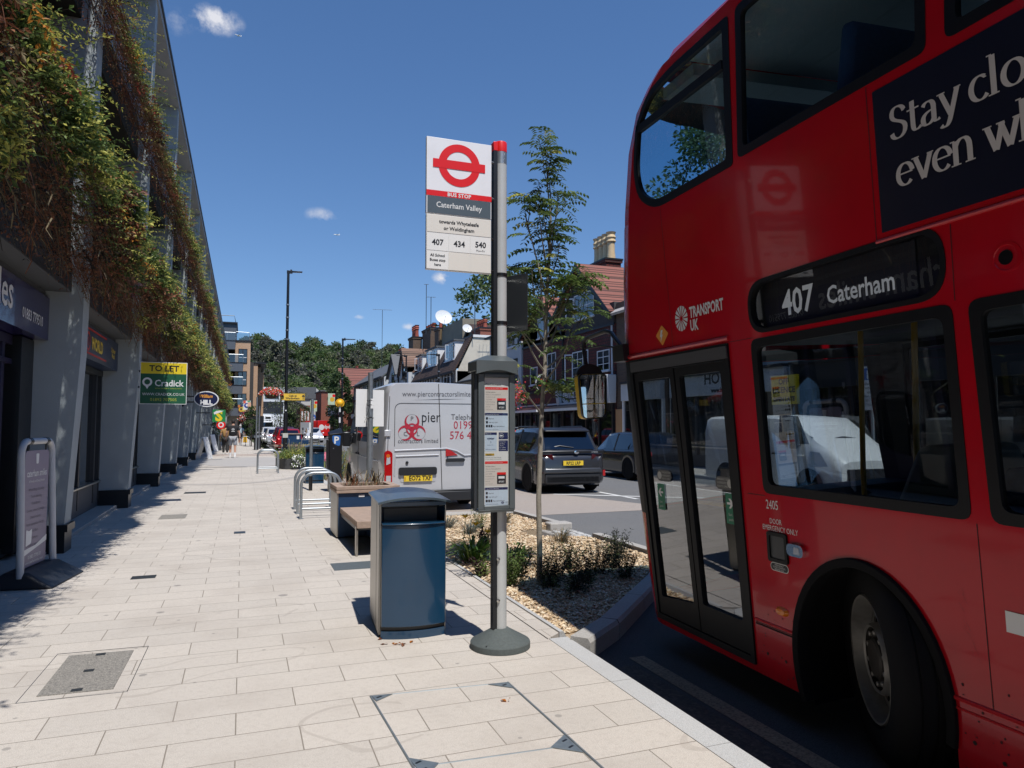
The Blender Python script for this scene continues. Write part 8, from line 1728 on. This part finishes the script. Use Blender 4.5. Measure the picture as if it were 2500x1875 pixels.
# ------------------------------------------------------------------ wooded hill
def hz(x, y):
    t = max(0, min(1, (y - 185) / 150)); s = t * t * (3 - 2 * t)
    edge = 1.0 - .35 * max(0, min(1, (x - 70) / 120)) - .3 * max(0, min(1, (-x - 10) / 120))
    return -.5 + 25.0 * s * edge + 3.0 * mnoise.noise(Vector((x * .012, y * .012, 2))) * s
b = MB(); nx, ny = 60, 30; vs = []; fs = []
for j in range(ny + 1):
    for i in range(nx + 1): x = -260 + 700 * i / nx; y = 175 + 420 * j / ny; vs.append((x, y, hz(x, y) - (.3 if j else 0)))
for j in range(ny):
    for i in range(nx): k = j * (nx + 1) + i; fs.append((k, k + 1, k + nx + 2, k + nx + 1))
b.add(vs, fs, mat('woodland_floor', (.025, .032, .014), .95, var=.3)); b.build('hill', kind='structure')
protos = []
for k in range(5):
    rsk = random.Random(90 + k); mats = [[0, 1, 3], [1, 2, 3], [0, 1, 4], [3, 4, 4], [1, 3, 2]][k]  # extra olive and grey leaf tones stand in for haze over the hill
    protos.append(dict(mats=mats))
rs = random.Random(77); done = []
labels = ['dark green woodland tree on the hill', 'mid green rounded woodland tree on the hill', 'deep green dense woodland tree on the hill', 'greyish thin woodland tree on the hill', 'yellow green woodland tree on the hill']
first = {}
cand = []
for i in range(900):
    y = 196 + 150 * rs.random(); x = rs.uniform(-2 + (y - 196) * .0, 26 + y * .13) 
    if x / y > .235 or x / y < -.01: continue
    if all((x - a) ** 2 + (y - c) ** 2 > 5.2 ** 2 for a, c in cand): cand.append((x, y))
cand = cand[:170]
for (x, y) in cand:
    k = rs.choice([0, 1, 1, 2, 2, 3, 4]); s = rs.uniform(.8, 1.25)
    if k not in first:
        first[k] = crown_tree('woodland_tree', labels[k], x, y, hz(x, y), 12.5 if k != 3 else 13.5, 4.3 if k != 3 else 3.2, 90 + k, protos[k]['mats'], 62 if k != 3 else 40, 52, .85, .3, .55, .12, group='trees of the wooded hill'); o = first[k]
    else: o = dup(first[k], (x, y, hz(x, y)), rs.uniform(0, 6.28))
    o.rotation_euler = (0, 0, rs.uniform(0, 6.28)); o.scale = (s * rs.uniform(.9, 1.15), s * rs.uniform(.9, 1.15), s * rs.uniform(.85, 1.15))
# ------------------------------------------------------------------ lamp posts, beacon, flowers, people, aeroplanes
def lamp(label, x, y, h, r=.085, arm=.75, rz=0):
    t = thing('lamp_post', label, 'lamp post', loc=(x, y, 0), rz=rz); b = MB(); b.tube([(0, 0, 0), (0, 0, h * .22), (0, 0, h * .22 + .01), (0, 0, h - .1)], [r * 1.35, r * 1.35, r, r * .8], BLACK, 14); b.build('column', t)
    b = MB(); b.box(-.08, .22, -.07, .07, h - .12, h + .04, BLACK); b.hexa([(.2, -.1, h - .05), (arm, -.14, h - .02), (arm, .14, h - .02), (.2, .1, h - .05)], [(.2, -.1, h + .02), (arm, -.14, h + .02), (arm, .14, h + .02), (.2, .1, h + .02)], BLACK); b.lathe([(.05, h + .04), (.05, h + .1), (0, h + .11)], BLACK, 12, c=(.15, 0, 0)); b.build('lantern', t, bevel=.01)
    b = MB()
    for z in (h * .81, h * .74, h * .67, h * .62): b.lathe([(r * 1.02, z), (r * 1.06, z + .02), (r * 1.06, z + .05), (r * 1.02, z + .07)], GALV, 14, caps=False)
    b.build('band', t); return t
l1 = lamp('tallest black lamp post, carrying a flower basket and a yellow road sign', 2.22, 41.2, 10.2, .09, .75)
b = MB(); b.box(-.14, .14, -.13, -.1, .9, 1.15, mat('lamp_label', (.5, .5, .45), .5)); b.lathe([(.04, 0), (.04, .01)], WHITE, 10, M=Matrix.Translation((0, -.115, 2.4)) @ Matrix.Rotation(radians(90), 4, 'X')); b.build('label_plate', l1)
l2 = lamp('slim black lamp post behind the yellow beacon globe', 7.45, 58.3, 8.6, .085, 1.0); lamp('black lamp post in front of the brown mansard roof', 13.9, 52.4, 7.0, .09, -.9 * -1, pi); lamp('black lamp post in front of the half timbered gables', 13.9, 64, 8.0, .08, .9, pi)
fb = thing('flower_basket', 'hanging basket of red, pink and white flowers on the tall lamp post', 'flower basket', loc=(1.45, 41.1, 3.0)); rs = random.Random(2)
b = MB(); b.lathe([(.0, 0.02), (.22, .06), (.36, .22), (.42, .36)], mat('basket_brown', (.06, .035, .02), .9, var=.3), 20); b.build('basket', fb); b = MB(); b.tube([(.42, .1, .35), (.75, .1, .35)], .02, BLACK, 6); b.build('bracket', fb)
L = Leaves()
for k in range(1500):
    a = rs.uniform(0, 2 * pi); r_ = .62 * rs.random() ** .5; p = Vector((r_ * cos(a), r_ * sin(a) * .8, .32 + .28 * (1 - (r_ / .62) ** 2) + rs.uniform(-.12, .05))); c = rs.random()
    zone = (p.x + .6) / 1.2 + rs.gauss(0, .12)
    mi = 1 if c < .2 else (15 if c < .62 else (14 if (.25 < zone < .6 and c < .9) or c > .93 else (17 if c < .8 else 16)))
    L.leaf(p, rv(rs).normalized(), (Vector((0, -.5, 1)) + rv(rs, .4)).normalized(), .09, .075, mi)
L.build('flowers', fb, mats=PLM, world=False)
f2 = thing('flower_basket', 'small far hanging basket of red and white flowers by the apartment block', 'flower basket', loc=(0.05, 61, 1.95)); L = Leaves()
for k in range(260): L.leaf(rv(rs, .17) + Vector((0, 0, .2)), rv(rs).normalized(), Vector((0, -.5, 1)), .1, .08, rs.choice([15, 15, 14, 1]))
L.build('flowers', f2, mats=PLM, world=False); b = MB(); b.lathe([(0, 0), (.2, .1), (.24, .2)], MATS['basket_brown'], 12); b.build('basket', f2)
ys = thing('direction_sign', 'yellow temporary road sign with an arrow on the tall lamp post', 'sign', loc=(2.56, 41.0, 2.95)); YS = mat('road_sign_yellow', (.80, .52, .06), .45)
b = MB(); b.box(-.66, .66, 0, .02, 0, .40, YS); b.build('plate', ys); F3 = FY(-.002); b = MB()
b.plate(rrect(-.65, .01, .65, .39, .03), [rrect(-.63, .025, .63, .375, .025)], 0, None, KTEXT, F3); b.text('Cala at', .15, KTEXT, F3, at=(-.0, .215), align='CENTER', bold=.005); b.text('Warlingham', .15, KTEXT, F3, at=(-.0, .075), align='CENTER', bold=.005)
b.plate([(.54, .06), (.58, .06), (.58, .23), (.63, .20), (.63, .25), (.56, .34), (.49, .25), (.49, .20), (.54, .23)], [], -.001, None, KTEXT, F3); b.plate([(-.6, .09), (-.46, .09), (-.46, .25), (-.53, .32), (-.6, .25)], [[(-.57, .12), (-.54, .12), (-.54, .18), (-.57, .18)], [(-.52, .12), (-.49, .12), (-.49, .18), (-.52, .18)]], -.001, None, KTEXT, F3); b.build('printing', ys, smooth=0)
bp = thing('crossing_beacon', 'black and white banded crossing post topped by a yellow globe', 'beacon', loc=(7.25, 58, 0)); b = MB()
for k in range(7): b.lathe([(.075, .1 + k * .43), (.075, .1 + (k + 1) * .43)], BLACK if k in (0, 1, 3, 5) else WHITE, 14, caps=False)
b.lathe([(.11, 0), (.11, .8), (.08, .84)], BLACK, 14); b.build('pole', bp); b = MB(); b.lathe([(.001, 3.12), (.14, 3.16), (.235, 3.28), (.26, 3.4), (.235, 3.52), (.14, 3.64), (.001, 3.67)], mat('beacon_amber', (.85, .45, .02), .35, emit=.12), 22); b.build('globe', bp, smooth=60); b = MB(); b.lathe([(.29, 0), (.35, 0), (.35, .03), (.29, .03)], MATS['beacon_amber'], 28, M=Matrix.Translation((0, .02, 3.4)) @ Matrix.Rotation(radians(90), 4, 'X'), caps=False); b.build('halo_ring', bp)
# flower trough, low fence and bollards
ft = thing('flower_trough', 'dark low trough of green and white flowering plants behind the far hoops', 'planter', loc=(1.6, 26.6, 0)); b = MB(); b.plate(round_poly([(1.15, 27.6), (1.35, 26.4), (1.95, 26.1), (2.35, 27.0), (2.0, 28.6), (1.3, 28.6)], .2)[::1], [], 0, .36, mat('dark_trough', (.055, .056, .06), .8), FZ(.36)); b.build('trough', ft, world=True)
L = Leaves(); rs = random.Random(17)
for k in range(300): sprig(L, rs, Vector((rs.uniform(1.2, 2.4), rs.uniform(26.2, 28.4), .34)), Vector((rs.gauss(0, .5), rs.gauss(-.2, .5), 1)), 5, rs.uniform(.12, .38), .07, rs.choice([1, 1, 0, 2]), .3)
for k in range(420): L.leaf(Vector((rs.uniform(1.65, 2.3), rs.uniform(25.95, 26.5), rs.uniform(.08, .5))), rv(rs).normalized(), Vector((0, -.7, .7)), .06, .05, rs.choice([14, 14, 1, 0]))
L.build('planting', ft, mats=PLM)
sb = thing('flower_bed', 'rough bed of straw coloured grasses and orange flowers behind the parking meter', 'plant bed', loc=(2.7, 30, 0)); L = Leaves()
for k in range(900):
    p = Vector((rs.uniform(2.3, 4.2), rs.uniform(21.5, 44), -.1)); h = rs.uniform(.25, .75); d = Vector((rs.gauss(0, .2), rs.gauss(0, .2), h)); L.blade([p, p + d * .6, p + d], .03, rs.choice([4, 4, 1, 2, 9]))
    if rs.random() < .5: sprig(L, rs, p, d, 5, h, .09, rs.choice([1, 4, 0, 2, 9]), .2)
for k in range(70): p = Vector((rs.uniform(2.2, 2.9), rs.uniform(22, 26), rs.uniform(.35, .6))); L.leaf(p, rv(rs).normalized(), Vector((0, -.7, .7)), .14, .1, 17)
L.build('planting', sb, mats=PLM); sb.children[0]['kind'] = 'stuff'
bx = thing('blue_planter', 'large blue planter box behind the tall lamp post', 'planter', loc=(3.0, 45.5, 0)); b = MB(); b.box(-.75, .35, -.4, .4, 0.05, 1.05, MATS['planter_blue']); b.box(.35, .8, -.4, .4, .05, .7, MATS['planter_blue']); b.build('box', bx, bevel=.01); b = MB(); b.box(.1, .25, -.41, -.402, .75, .95, WHITE); b.build('label_plate', bx); b = MB(); b.box(-.8, .4, -.45, .45, 1.05, 1.1, TIMBER); b.build('rim', bx)
tb = thing('timber_bench', 'low timber bench with steel arm rests beside the tall lamp post', 'bench', loc=(2.75, 43.2, 0)); b = MB(); b.box(-1.3, 1.6, -.22, .22, .36, .46, TIMBER); b.build('seat', tb); 
for x in (-1.2, -.2, .5, 1.5): b = MB(); b.tube([(x, 0, .46), (x, 0, .75), (x - .05, 0, .8)], .025, GALV, 6); b.build('arm_rest', tb)
for x in (-1.0, 1.2): b = MB(); b.box(x - .05, x + .05, -.2, .2, 0, .36, TIMBER); b.build('leg', tb)
for k, (x, y, lab) in enumerate([(.86, 49.2, 'black square bollard beside the two slim grey posts'), (1.08, 51.5, 'black square bollard just behind the nearer black one')]): t = thing('bollard', lab, 'bollard', loc=(x, y, 0)); b = MB(); b.box(-.14, .14, -.14, .14, 0, 1.1, BLACK); b.build('post', t, bevel=.03); b = MB(); b.box(-.145, .145, -.145, -.141, .8, .95, GALV); b.build('reflector', t)
for (x, y, h, lab) in [(.84, 48.6, 3.4, 'taller slim grey post by the black bollards'), (1.05, 51, 2.9, 'shorter slim grey post by the black bollards')]: t = tag(MB().tube([(x, y, 0), (x, y, h)], .05, GALV, 10).build('slim_post', None, world=True, loc=(x, y, 0)), lab, 'post')
for k, (x, z, lab, cols) in enumerate([(.3, 2.85, 'colourful street banner with a white letter on the far paving', [(.75, .75, .75), (.02, .05, .3), (.7, .1, .05), (.1, .4, .2), (.75, .45, .3)]), (-.12, 2.62, 'small dark street banner with a yellow swirl behind the colourful one', [(.05, .03, .05), (.7, .4, .03), (.6, .2, .05), (.05, .1, .3), (.6, .5, .1)])]):
    t = thing('street_banner', lab, 'banner', loc=(x, 60 + k * 4, z)); b = MB(); ms = [mat('banner_%s_%d' % ('ab'[k], j), c, .6) for j, c in enumerate(cols)]; b.box(-.27, .27, 0, .02, 0, .72, ms[0]); F4 = FY(-.003)
    b.plate(circle(-.02, .33, .2, 20), [circle(-.0, .36, .1, 16)], 0, None, ms[1], F4); b.plate([(-.27, .5), (-.1, .5), (-.1, .72), (-.27, .72)], [], -.002, None, ms[2], F4); b.plate(circle(.17, .4, .13, 16, .25), [], -.004, None, ms[4], F4); b.plate([(.05, .6), (.25, .62), (.2, .72), (.02, .72)], [], -.005, None, ms[3], F4); b.build('cloth', t); b = MB(); b.tube([(-.05, .03, -z), (-.05, .03, .9)], .03, BLACK, 6); b.build('pole', t)
for k, (x, y, z, lab) in enumerate([(9.0, 100, 3.6, 'green and red street banner before the red brick hall'), (10.9, 96, 4.4, 'green and orange street banner behind the yellow globe')]): t = thing('street_banner', lab, 'banner', loc=(x, y, z)); b = MB(); b.box(-.45, .45, 0, .03, 0, 1.5, mat('banner_pale', (.5, .6, .42), .6, var=.5, scale=3)); b.plate(circle(.1, .7, .3, 16), [], -.004, None, ms[1], FY(0)); b.plate(circle(.3, 1.2, .2, 16), [], -.006, None, SIGNRED, FY(0)); b.build('cloth', t); b = MB(); b.tube([(.5, .03, -z), (.5, .03, 1.7)], .05, BLACK, 6); b.build('pole', t)
kb = thing('keep_left_sign', 'round blue arrow sign with two yellow bollards on the far traffic island', 'sign', loc=(10.0, 112, 0)); b = MB(); b.plate(circle(0, 3.0, .42, 24), [], 0, .05, MATS['parking_blue'], FY(0)); b.plate([(-.2, 3.1), (.1, 2.9), (0, 2.8), (.25, 2.8), (.2, 3.05), (.15, 2.97), (-.15, 3.18)], [], -.01, None, WTEXT, FY(0)); b.build('disc', kb); b = MB(); b.tube([(0, .08, 0), (0, .08, 3.4)], .06, GALV, 8); b.build('pole', kb)
for x in (-.5, .55): t = thing('island_bollard', 'yellow and white lit bollard on the far traffic island', 'bollard', loc=(10.2 + x, 108, 0), group='yellow island bollards'); b = MB(); b.lathe([(.28, 0), (.3, .8), (.24, 1.1), (0, 1.15)], mat('island_yellow', (.8, .6, .03), .5), 12, sx=.9, sy=.5); b.build('post', t)
um = thing('parasol', 'red cafe parasol left of the dark crossover', 'parasol', loc=(14.0, 36.6, 0)); b = MB(); b.lathe([(.75, .9), (.4, 1.15), (0, 1.35)], mat('parasol_red', (.68, .03, .02), .7), 8); b.build('canopy', um); b = MB(); b.tube([(0, 0, 0), (0, 0, 1.3)], .03, GALV, 8); b.build('pole', um)
hb = thing('flower_basket', 'red flower basket on the white house behind the bus stop pole', 'flower basket', loc=(14.6, 38.3, 3.1)); L = Leaves()
for k in range(500): L.leaf(rv(rs, .33) + Vector((0, 0, .3)), rv(rs).normalized(), Vector((0, -.5, 1)), .14, .12, rs.choice([15, 15, 17, 1]))
L.build('flowers', hb, mats=PLM, world=False)
hb.children[0]['kind'] = 'stuff'
pt = crown_tree('pot_shrub', 'loose grey green shrub in a pot by the far fins of the grey building', -1.45, 52, 0, 2.5, .75, 14, [3, 4, 1], 30, 26, .16, .04, .6, .3)
dt = thing('cafe_furniture', 'dark folded cafe screens standing by the far shop fronts', 'screen', loc=(-1.5, 49, 0)); b = MB(); b.hexa([(-.35, -.3, 0), (.3, -.3, 0), (.3, .3, 0), (-.35, .3, 0)], [(-.3, -.1, 1.25), (.1, -.1, .9), (.1, .2, .9), (-.3, .2, 1.25)], CHAR); b.build('screen', dt); b = MB(); b.box(.5, .8, -.2, .2, 0, 1.0, CHAR); b.build('end_panel', dt); b = MB(); b.tube([(.1, -.3, 0), (.1, -.3, 1.0), (.45, -.3, 1.0), (.45, -.3, 0)], .025, GALV, 6); b.build('frame', dt)
# --- people
SKIN = mat('skin', (.52, .29, .2), .55, var=.08); HAIR = mat('dark_hair', (.02, .014, .01), .7, var=.4, scale=40)
def skinned(name, parent, pts, edges, radii, m, root=0, sub=2):
    me = bpy.data.meshes.new(name); me.from_pydata(pts, edges, []); me.materials.append(m); o = bpy.data.objects.new(name, me); COL.objects.link(o); o.parent = parent
    sk = o.modifiers.new('skin', 'SKIN'); sk.use_smooth_shade = True; lay = me.skin_vertices[0].data
    for i, r in enumerate(radii): lay[i].radius = r if isinstance(r, tuple) else (r, r)
    lay[root].use_root = True
    su = o.modifiers.new('sub', 'SUBSURF'); su.levels = sub; su.render_levels = sub; return o
def person(label, loc, rz, H=1.76, top=(.012, .012, .014), bottom=(.3, .3, .31), short=True, hair=(.02, .014, .01), stride=.16, emblem=False, sock=(.7, .7, .7), hatc=None, armswing=.1, group=None):
    r = thing('person', label, 'person', loc=loc, rz=rz, group=group); k = H / 1.76
    S = lambda *p: tuple(c * k for c in p)
    # walks towards +Y, seen from behind
    hipL, hipR = (-.09, 0, .92), (.09, 0, .92); kL, kR = (-.10, .05 + stride * .3, .50), (.10, -.02 - stride * .1, .50); aL, aR = (-.10, stride * .55, .09), (.10, -stride * .8, .10)
    pts = [(0, 0, .98), (0, .0, 1.2), (0, -.01, 1.40), (0, .01, 1.50), (0, .03, 1.60), (0, .035, 1.72), hipL, kL, aL, (-.11, stride * .55 + .14, .035), hipR, kR, aR, (.11, -stride * .8 + .13, .045),
           (-.20, -.01, 1.42), (-.27, -.03, 1.15), (-.30, .05 + armswing, .92), (.20, -.01, 1.42), (.27, -.04, 1.15), (.30, .02 - armswing, .92)]
    ed = [(0, 1), (1, 2), (2, 3), (3, 4), (4, 5), (0, 6), (6, 7), (7, 8), (8, 9), (0, 10), (10, 11), (11, 12), (12, 13), (2, 14), (14, 15), (15, 16), (2, 17), (17, 18), (18, 19)]
    rad = [(.10, .075), (.105, .08), (.115, .08), .052, (.075, .095), (.07, .085), .088, .058, .042, (.038, .03), .088, .058, .042, (.038, .03), .06, .045, .034, .06, .045, .034]
    body = skinned('body', r, [S(*p) for p in pts], ed, [tuple(c * k for c in x) if isinstance(x, tuple) else x * k for x in rad], SKIN)
    tm = mat('shirt_%d_%d' % (len(MATS), int(top[0] * 1000)), top, .85, var=.15, scale=5); bm_ = mat('trousers_%d' % len(MATS), bottom, .85, var=.15)
    pts2 = [(0, 0, .95), (0, 0, 1.2), (0, -.01, 1.40), (0, .01, 1.475), (-.20, -.01, 1.42), (-.255, -.025, 1.22), (.20, -.01, 1.42), (.255, -.025, 1.22)]
    skinned('shirt', r, [S(*p) for p in pts2], [(0, 1), (1, 2), (2, 3), (2, 4), (4, 5), (2, 6), (6, 7)], [tuple(c * k for c in x) for x in [(.185, .14), (.185, .14), (.195, .14), (.085, .08), (.075, .075), (.072, .072), (.075, .075), (.072, .072)]], tm)
    if short: kk = [tuple(h + (q - h) * .92 for h, q in zip(a, c)) for a, c in ((hipL, kL), (hipR, kR))]
    else: kk = [kL, kR]
    pts3 = [(0, 0, .98), hipL, kk[0], hipR, kk[1]] + ([] if short else [aL, aR]); ed3 = [(0, 1), (1, 2), (0, 3), (3, 4)] + ([] if short else [(2, 5), (4, 6)])
    skinned('trousers', r, [S(*p) for p in pts3], ed3, [(.17 * k, .125 * k), .115 * k, .092 * k, .115 * k, .092 * k] + ([] if short else [.068 * k, .068 * k]), bm_)
    hm = mat('hair_%d' % len(MATS), hair, .8, var=.4, scale=40)
    b = MB(); b.lathe([(.001, .0), (.07, .02), (.092, .07), (.096, .12), (.08, .175), (.045, .205), (.001, .212)], hm, 16, c=(0, .02 * k, 1.555 * k), sy=1.12); o = b.build('hair', r, smooth=60)
    b = MB()
    for s in (-1, 1): b.lathe([(.0, -.012), (.018, -.006), (.02, .01), (.012, .03), (0, .034)], SKIN, 8, c=(s * .098 * k, .03 * k, 1.63 * k), axis='Z', sx=.5)
    b.box(-.012, .012, .115 * k, .14 * k, 1.61 * k, 1.65 * k, SKIN); b.build('ears_and_nose', r)
    # shoes, socks
    b = MB(); sm = mat('shoe_%d' % len(MATS), (.62, .6, .58), .6)
    for (ax, ay, az), dz in ((aL, 0), (aR, .0)): b.hexa([((ax - .048) * k, (ay - .07) * k, 0 + dz), ((ax + .048) * k, (ay - .07) * k, 0 + dz), ((ax + .05) * k, (ay + .2) * k, 0 + dz), ((ax - .05) * k, (ay + .2) * k, 0 + dz)], [((ax - .042) * k, (ay - .06) * k, .1 * k), ((ax + .042) * k, (ay - .06) * k, .1 * k), ((ax + .04) * k, (ay + .17) * k, .06 * k), ((ax - .04) * k, (ay + .17) * k, .06 * k)], sm)
    b.build('shoes', r, bevel=.02)
    if sock:
        b = MB(); so = mat('sock_%d' % len(MATS), sock, .8)
        for (ax, ay, az), kn in ((aL, kL), (aR, kR)): b.tube([(ax * k, ay * k, .08 * k), ((ax + (kn[0] - ax) * .38) * k, (ay + (kn[1] - ay) * .38) * k, .24 * k)], [.05 * k, .056 * k], so, 10)
        b.build('socks', r)
    # hands: palm with four fingers and a thumb each
    for s, wr in ((-1, pts[16]), (1, pts[19])):
        b = MB(); w = Vector(wr) * k; b.hexa([w + Vector(q) * k for q in ((-.014, -.03, -.09), (.014, -.03, -.09), (.014, .045, -.085), (-.014, .045, -.085))], [w + Vector(q) * k for q in ((-.02, -.028, .0), (.02, -.028, .0), (.02, .03, .0), (-.02, .03, .0))], SKIN)
        for j in range(4):
            y = -.024 + j * .021; ln = (.062, .075, .08, .07)[j]; b.tube([w + Vector((0, y, -.085)) * k, w + Vector((-s * .006, y + .004, -.085 - ln * .55)) * k, w + Vector((-s * .022, y + .006, -.085 - ln)) * k], [.010 * k, .0095 * k, .008 * k], SKIN, 6)
        b.tube([w + Vector((0, .03, -.02)) * k, w + Vector((-s * .012, .062, -.06)) * k, w + Vector((-s * .016, .066, -.095)) * k], [.012 * k, .011 * k, .009 * k], SKIN, 6); b.build('hand', r, smooth=60)
    if emblem:
        b = MB(); yb = -.16 * k; FE = lambda a, c, d: (a * k, yb + d, c * k); b.plate(circle(0, 1.30, .058, 24), [], 0, None, WTEXT, FE); b.plate(circle(0, 1.30, .045, 20), [circle(0.005, 1.305, .02, 14)], -.002, None, tm, FE); b.plate([(-.045, 1.285), (.045, 1.31), (.045, 1.325), (-.045, 1.30)], [], -.003, None, WTEXT, FE); b.plate([(-.07, 1.2), (.07, 1.2), (.07, 1.222), (-.07, 1.222)], [], 0, None, WTEXT, FE); b.build('shirt_print', r, smooth=0)
    return r
person('man walking away in black T shirt with white emblem, grey shorts and white socks', (-.42, 37.0, 0), 0, 1.86, (.014, .014, .016), (.33, .34, .36), True, (.02, .016, .014), emblem=True)
p2_ = person('person walking away in a pale blue patterned top, dark shorts and white cap', (-.15, 61, 0), radians(-5), 1.68, (.42, .55, .62), (.02, .02, .03), True, (.7, .7, .68))
yb_ = thing('shopping_bag', 'yellow carrier bag held by the person in the pale blue top', 'bag', loc=(.22, 60.9, .25)); b = MB(); b.hexa([(-.16, -.07, .0), (.16, -.07, .0), (.16, .07, .0), (-.16, .07, .0)], [(-.12, -.05, .5), (.12, -.05, .5), (.12, .05, .5), (-.12, .05, .5)], mat('bag_yellow', (.8, .45, .02), .6, var=.1)); b.build('bag', yb_, bevel=.03); b = MB(); b.tube([(-.1, 0, .48), (-.04, 0, .66), (.04, 0, .66), (.1, 0, .48)], .012, MATS['bag_yellow'], 6); b.build('handle', yb_)
person('person in an ochre top partly hidden by the man in black', (-.85, 42, 0), radians(3), 1.64, (.35, .2, .07), (.03, .03, .03), False, (.03, .02, .02), sock=None)
person('man in a maroon T shirt across the road, seen through the bus doors', (13.9, 18.2, ROAD), radians(200), 1.78, (.17, .025, .045), (.03, .03, .04), False, (.02, .015, .012), sock=None)
# --- aeroplanes
def plane(label, loc, rz, s):
    t = thing('aeroplane', label, 'aeroplane', loc=loc, rz=rz); b = MB(); b.tube([(-17 * s, 0, 0), (-13 * s, 0, 0), (12 * s, 0, 0), (17 * s, 0, .6 * s)], [.4 * s, 1.9 * s, 1.9 * s, .4 * s], WHITE, 10); b.build('fuselage', t)
    for sg in (-1, 1): b = MB(); b.hexa([(-3 * s, sg * 1.5 * s, -.6 * s), (2 * s, sg * 1.5 * s, -.6 * s), (6 * s, sg * 16 * s, .9 * s), (4 * s, sg * 16 * s, .9 * s)], [(-3 * s, sg * 1.5 * s, -.3 * s), (2 * s, sg * 1.5 * s, -.3 * s), (6 * s, sg * 16 * s, 1.0 * s), (4 * s, sg * 16 * s, 1.0 * s)], WHITE); b.build('wing', t)
    b = MB(); b.hexa([(12 * s, -.2 * s, 1 * s), (16 * s, -.2 * s, 1 * s), (16 * s, .2 * s, 1 * s), (12 * s, .2 * s, 1 * s)], [(15.5 * s, -.1 * s, 7 * s), (18 * s, -.1 * s, 7 * s), (18 * s, .1 * s, 7 * s), (15.5 * s, .1 * s, 7 * s)], WHITE); b.build('tail_fin', t)
plane('tiny white aeroplane low in the sky right of the tall lamp post', (457, 3900, 1045), radians(8), 1.0); plane('tiny white aeroplane high in the sky near the roof edge', (-65, 3900, 2060), radians(20), 1.0)
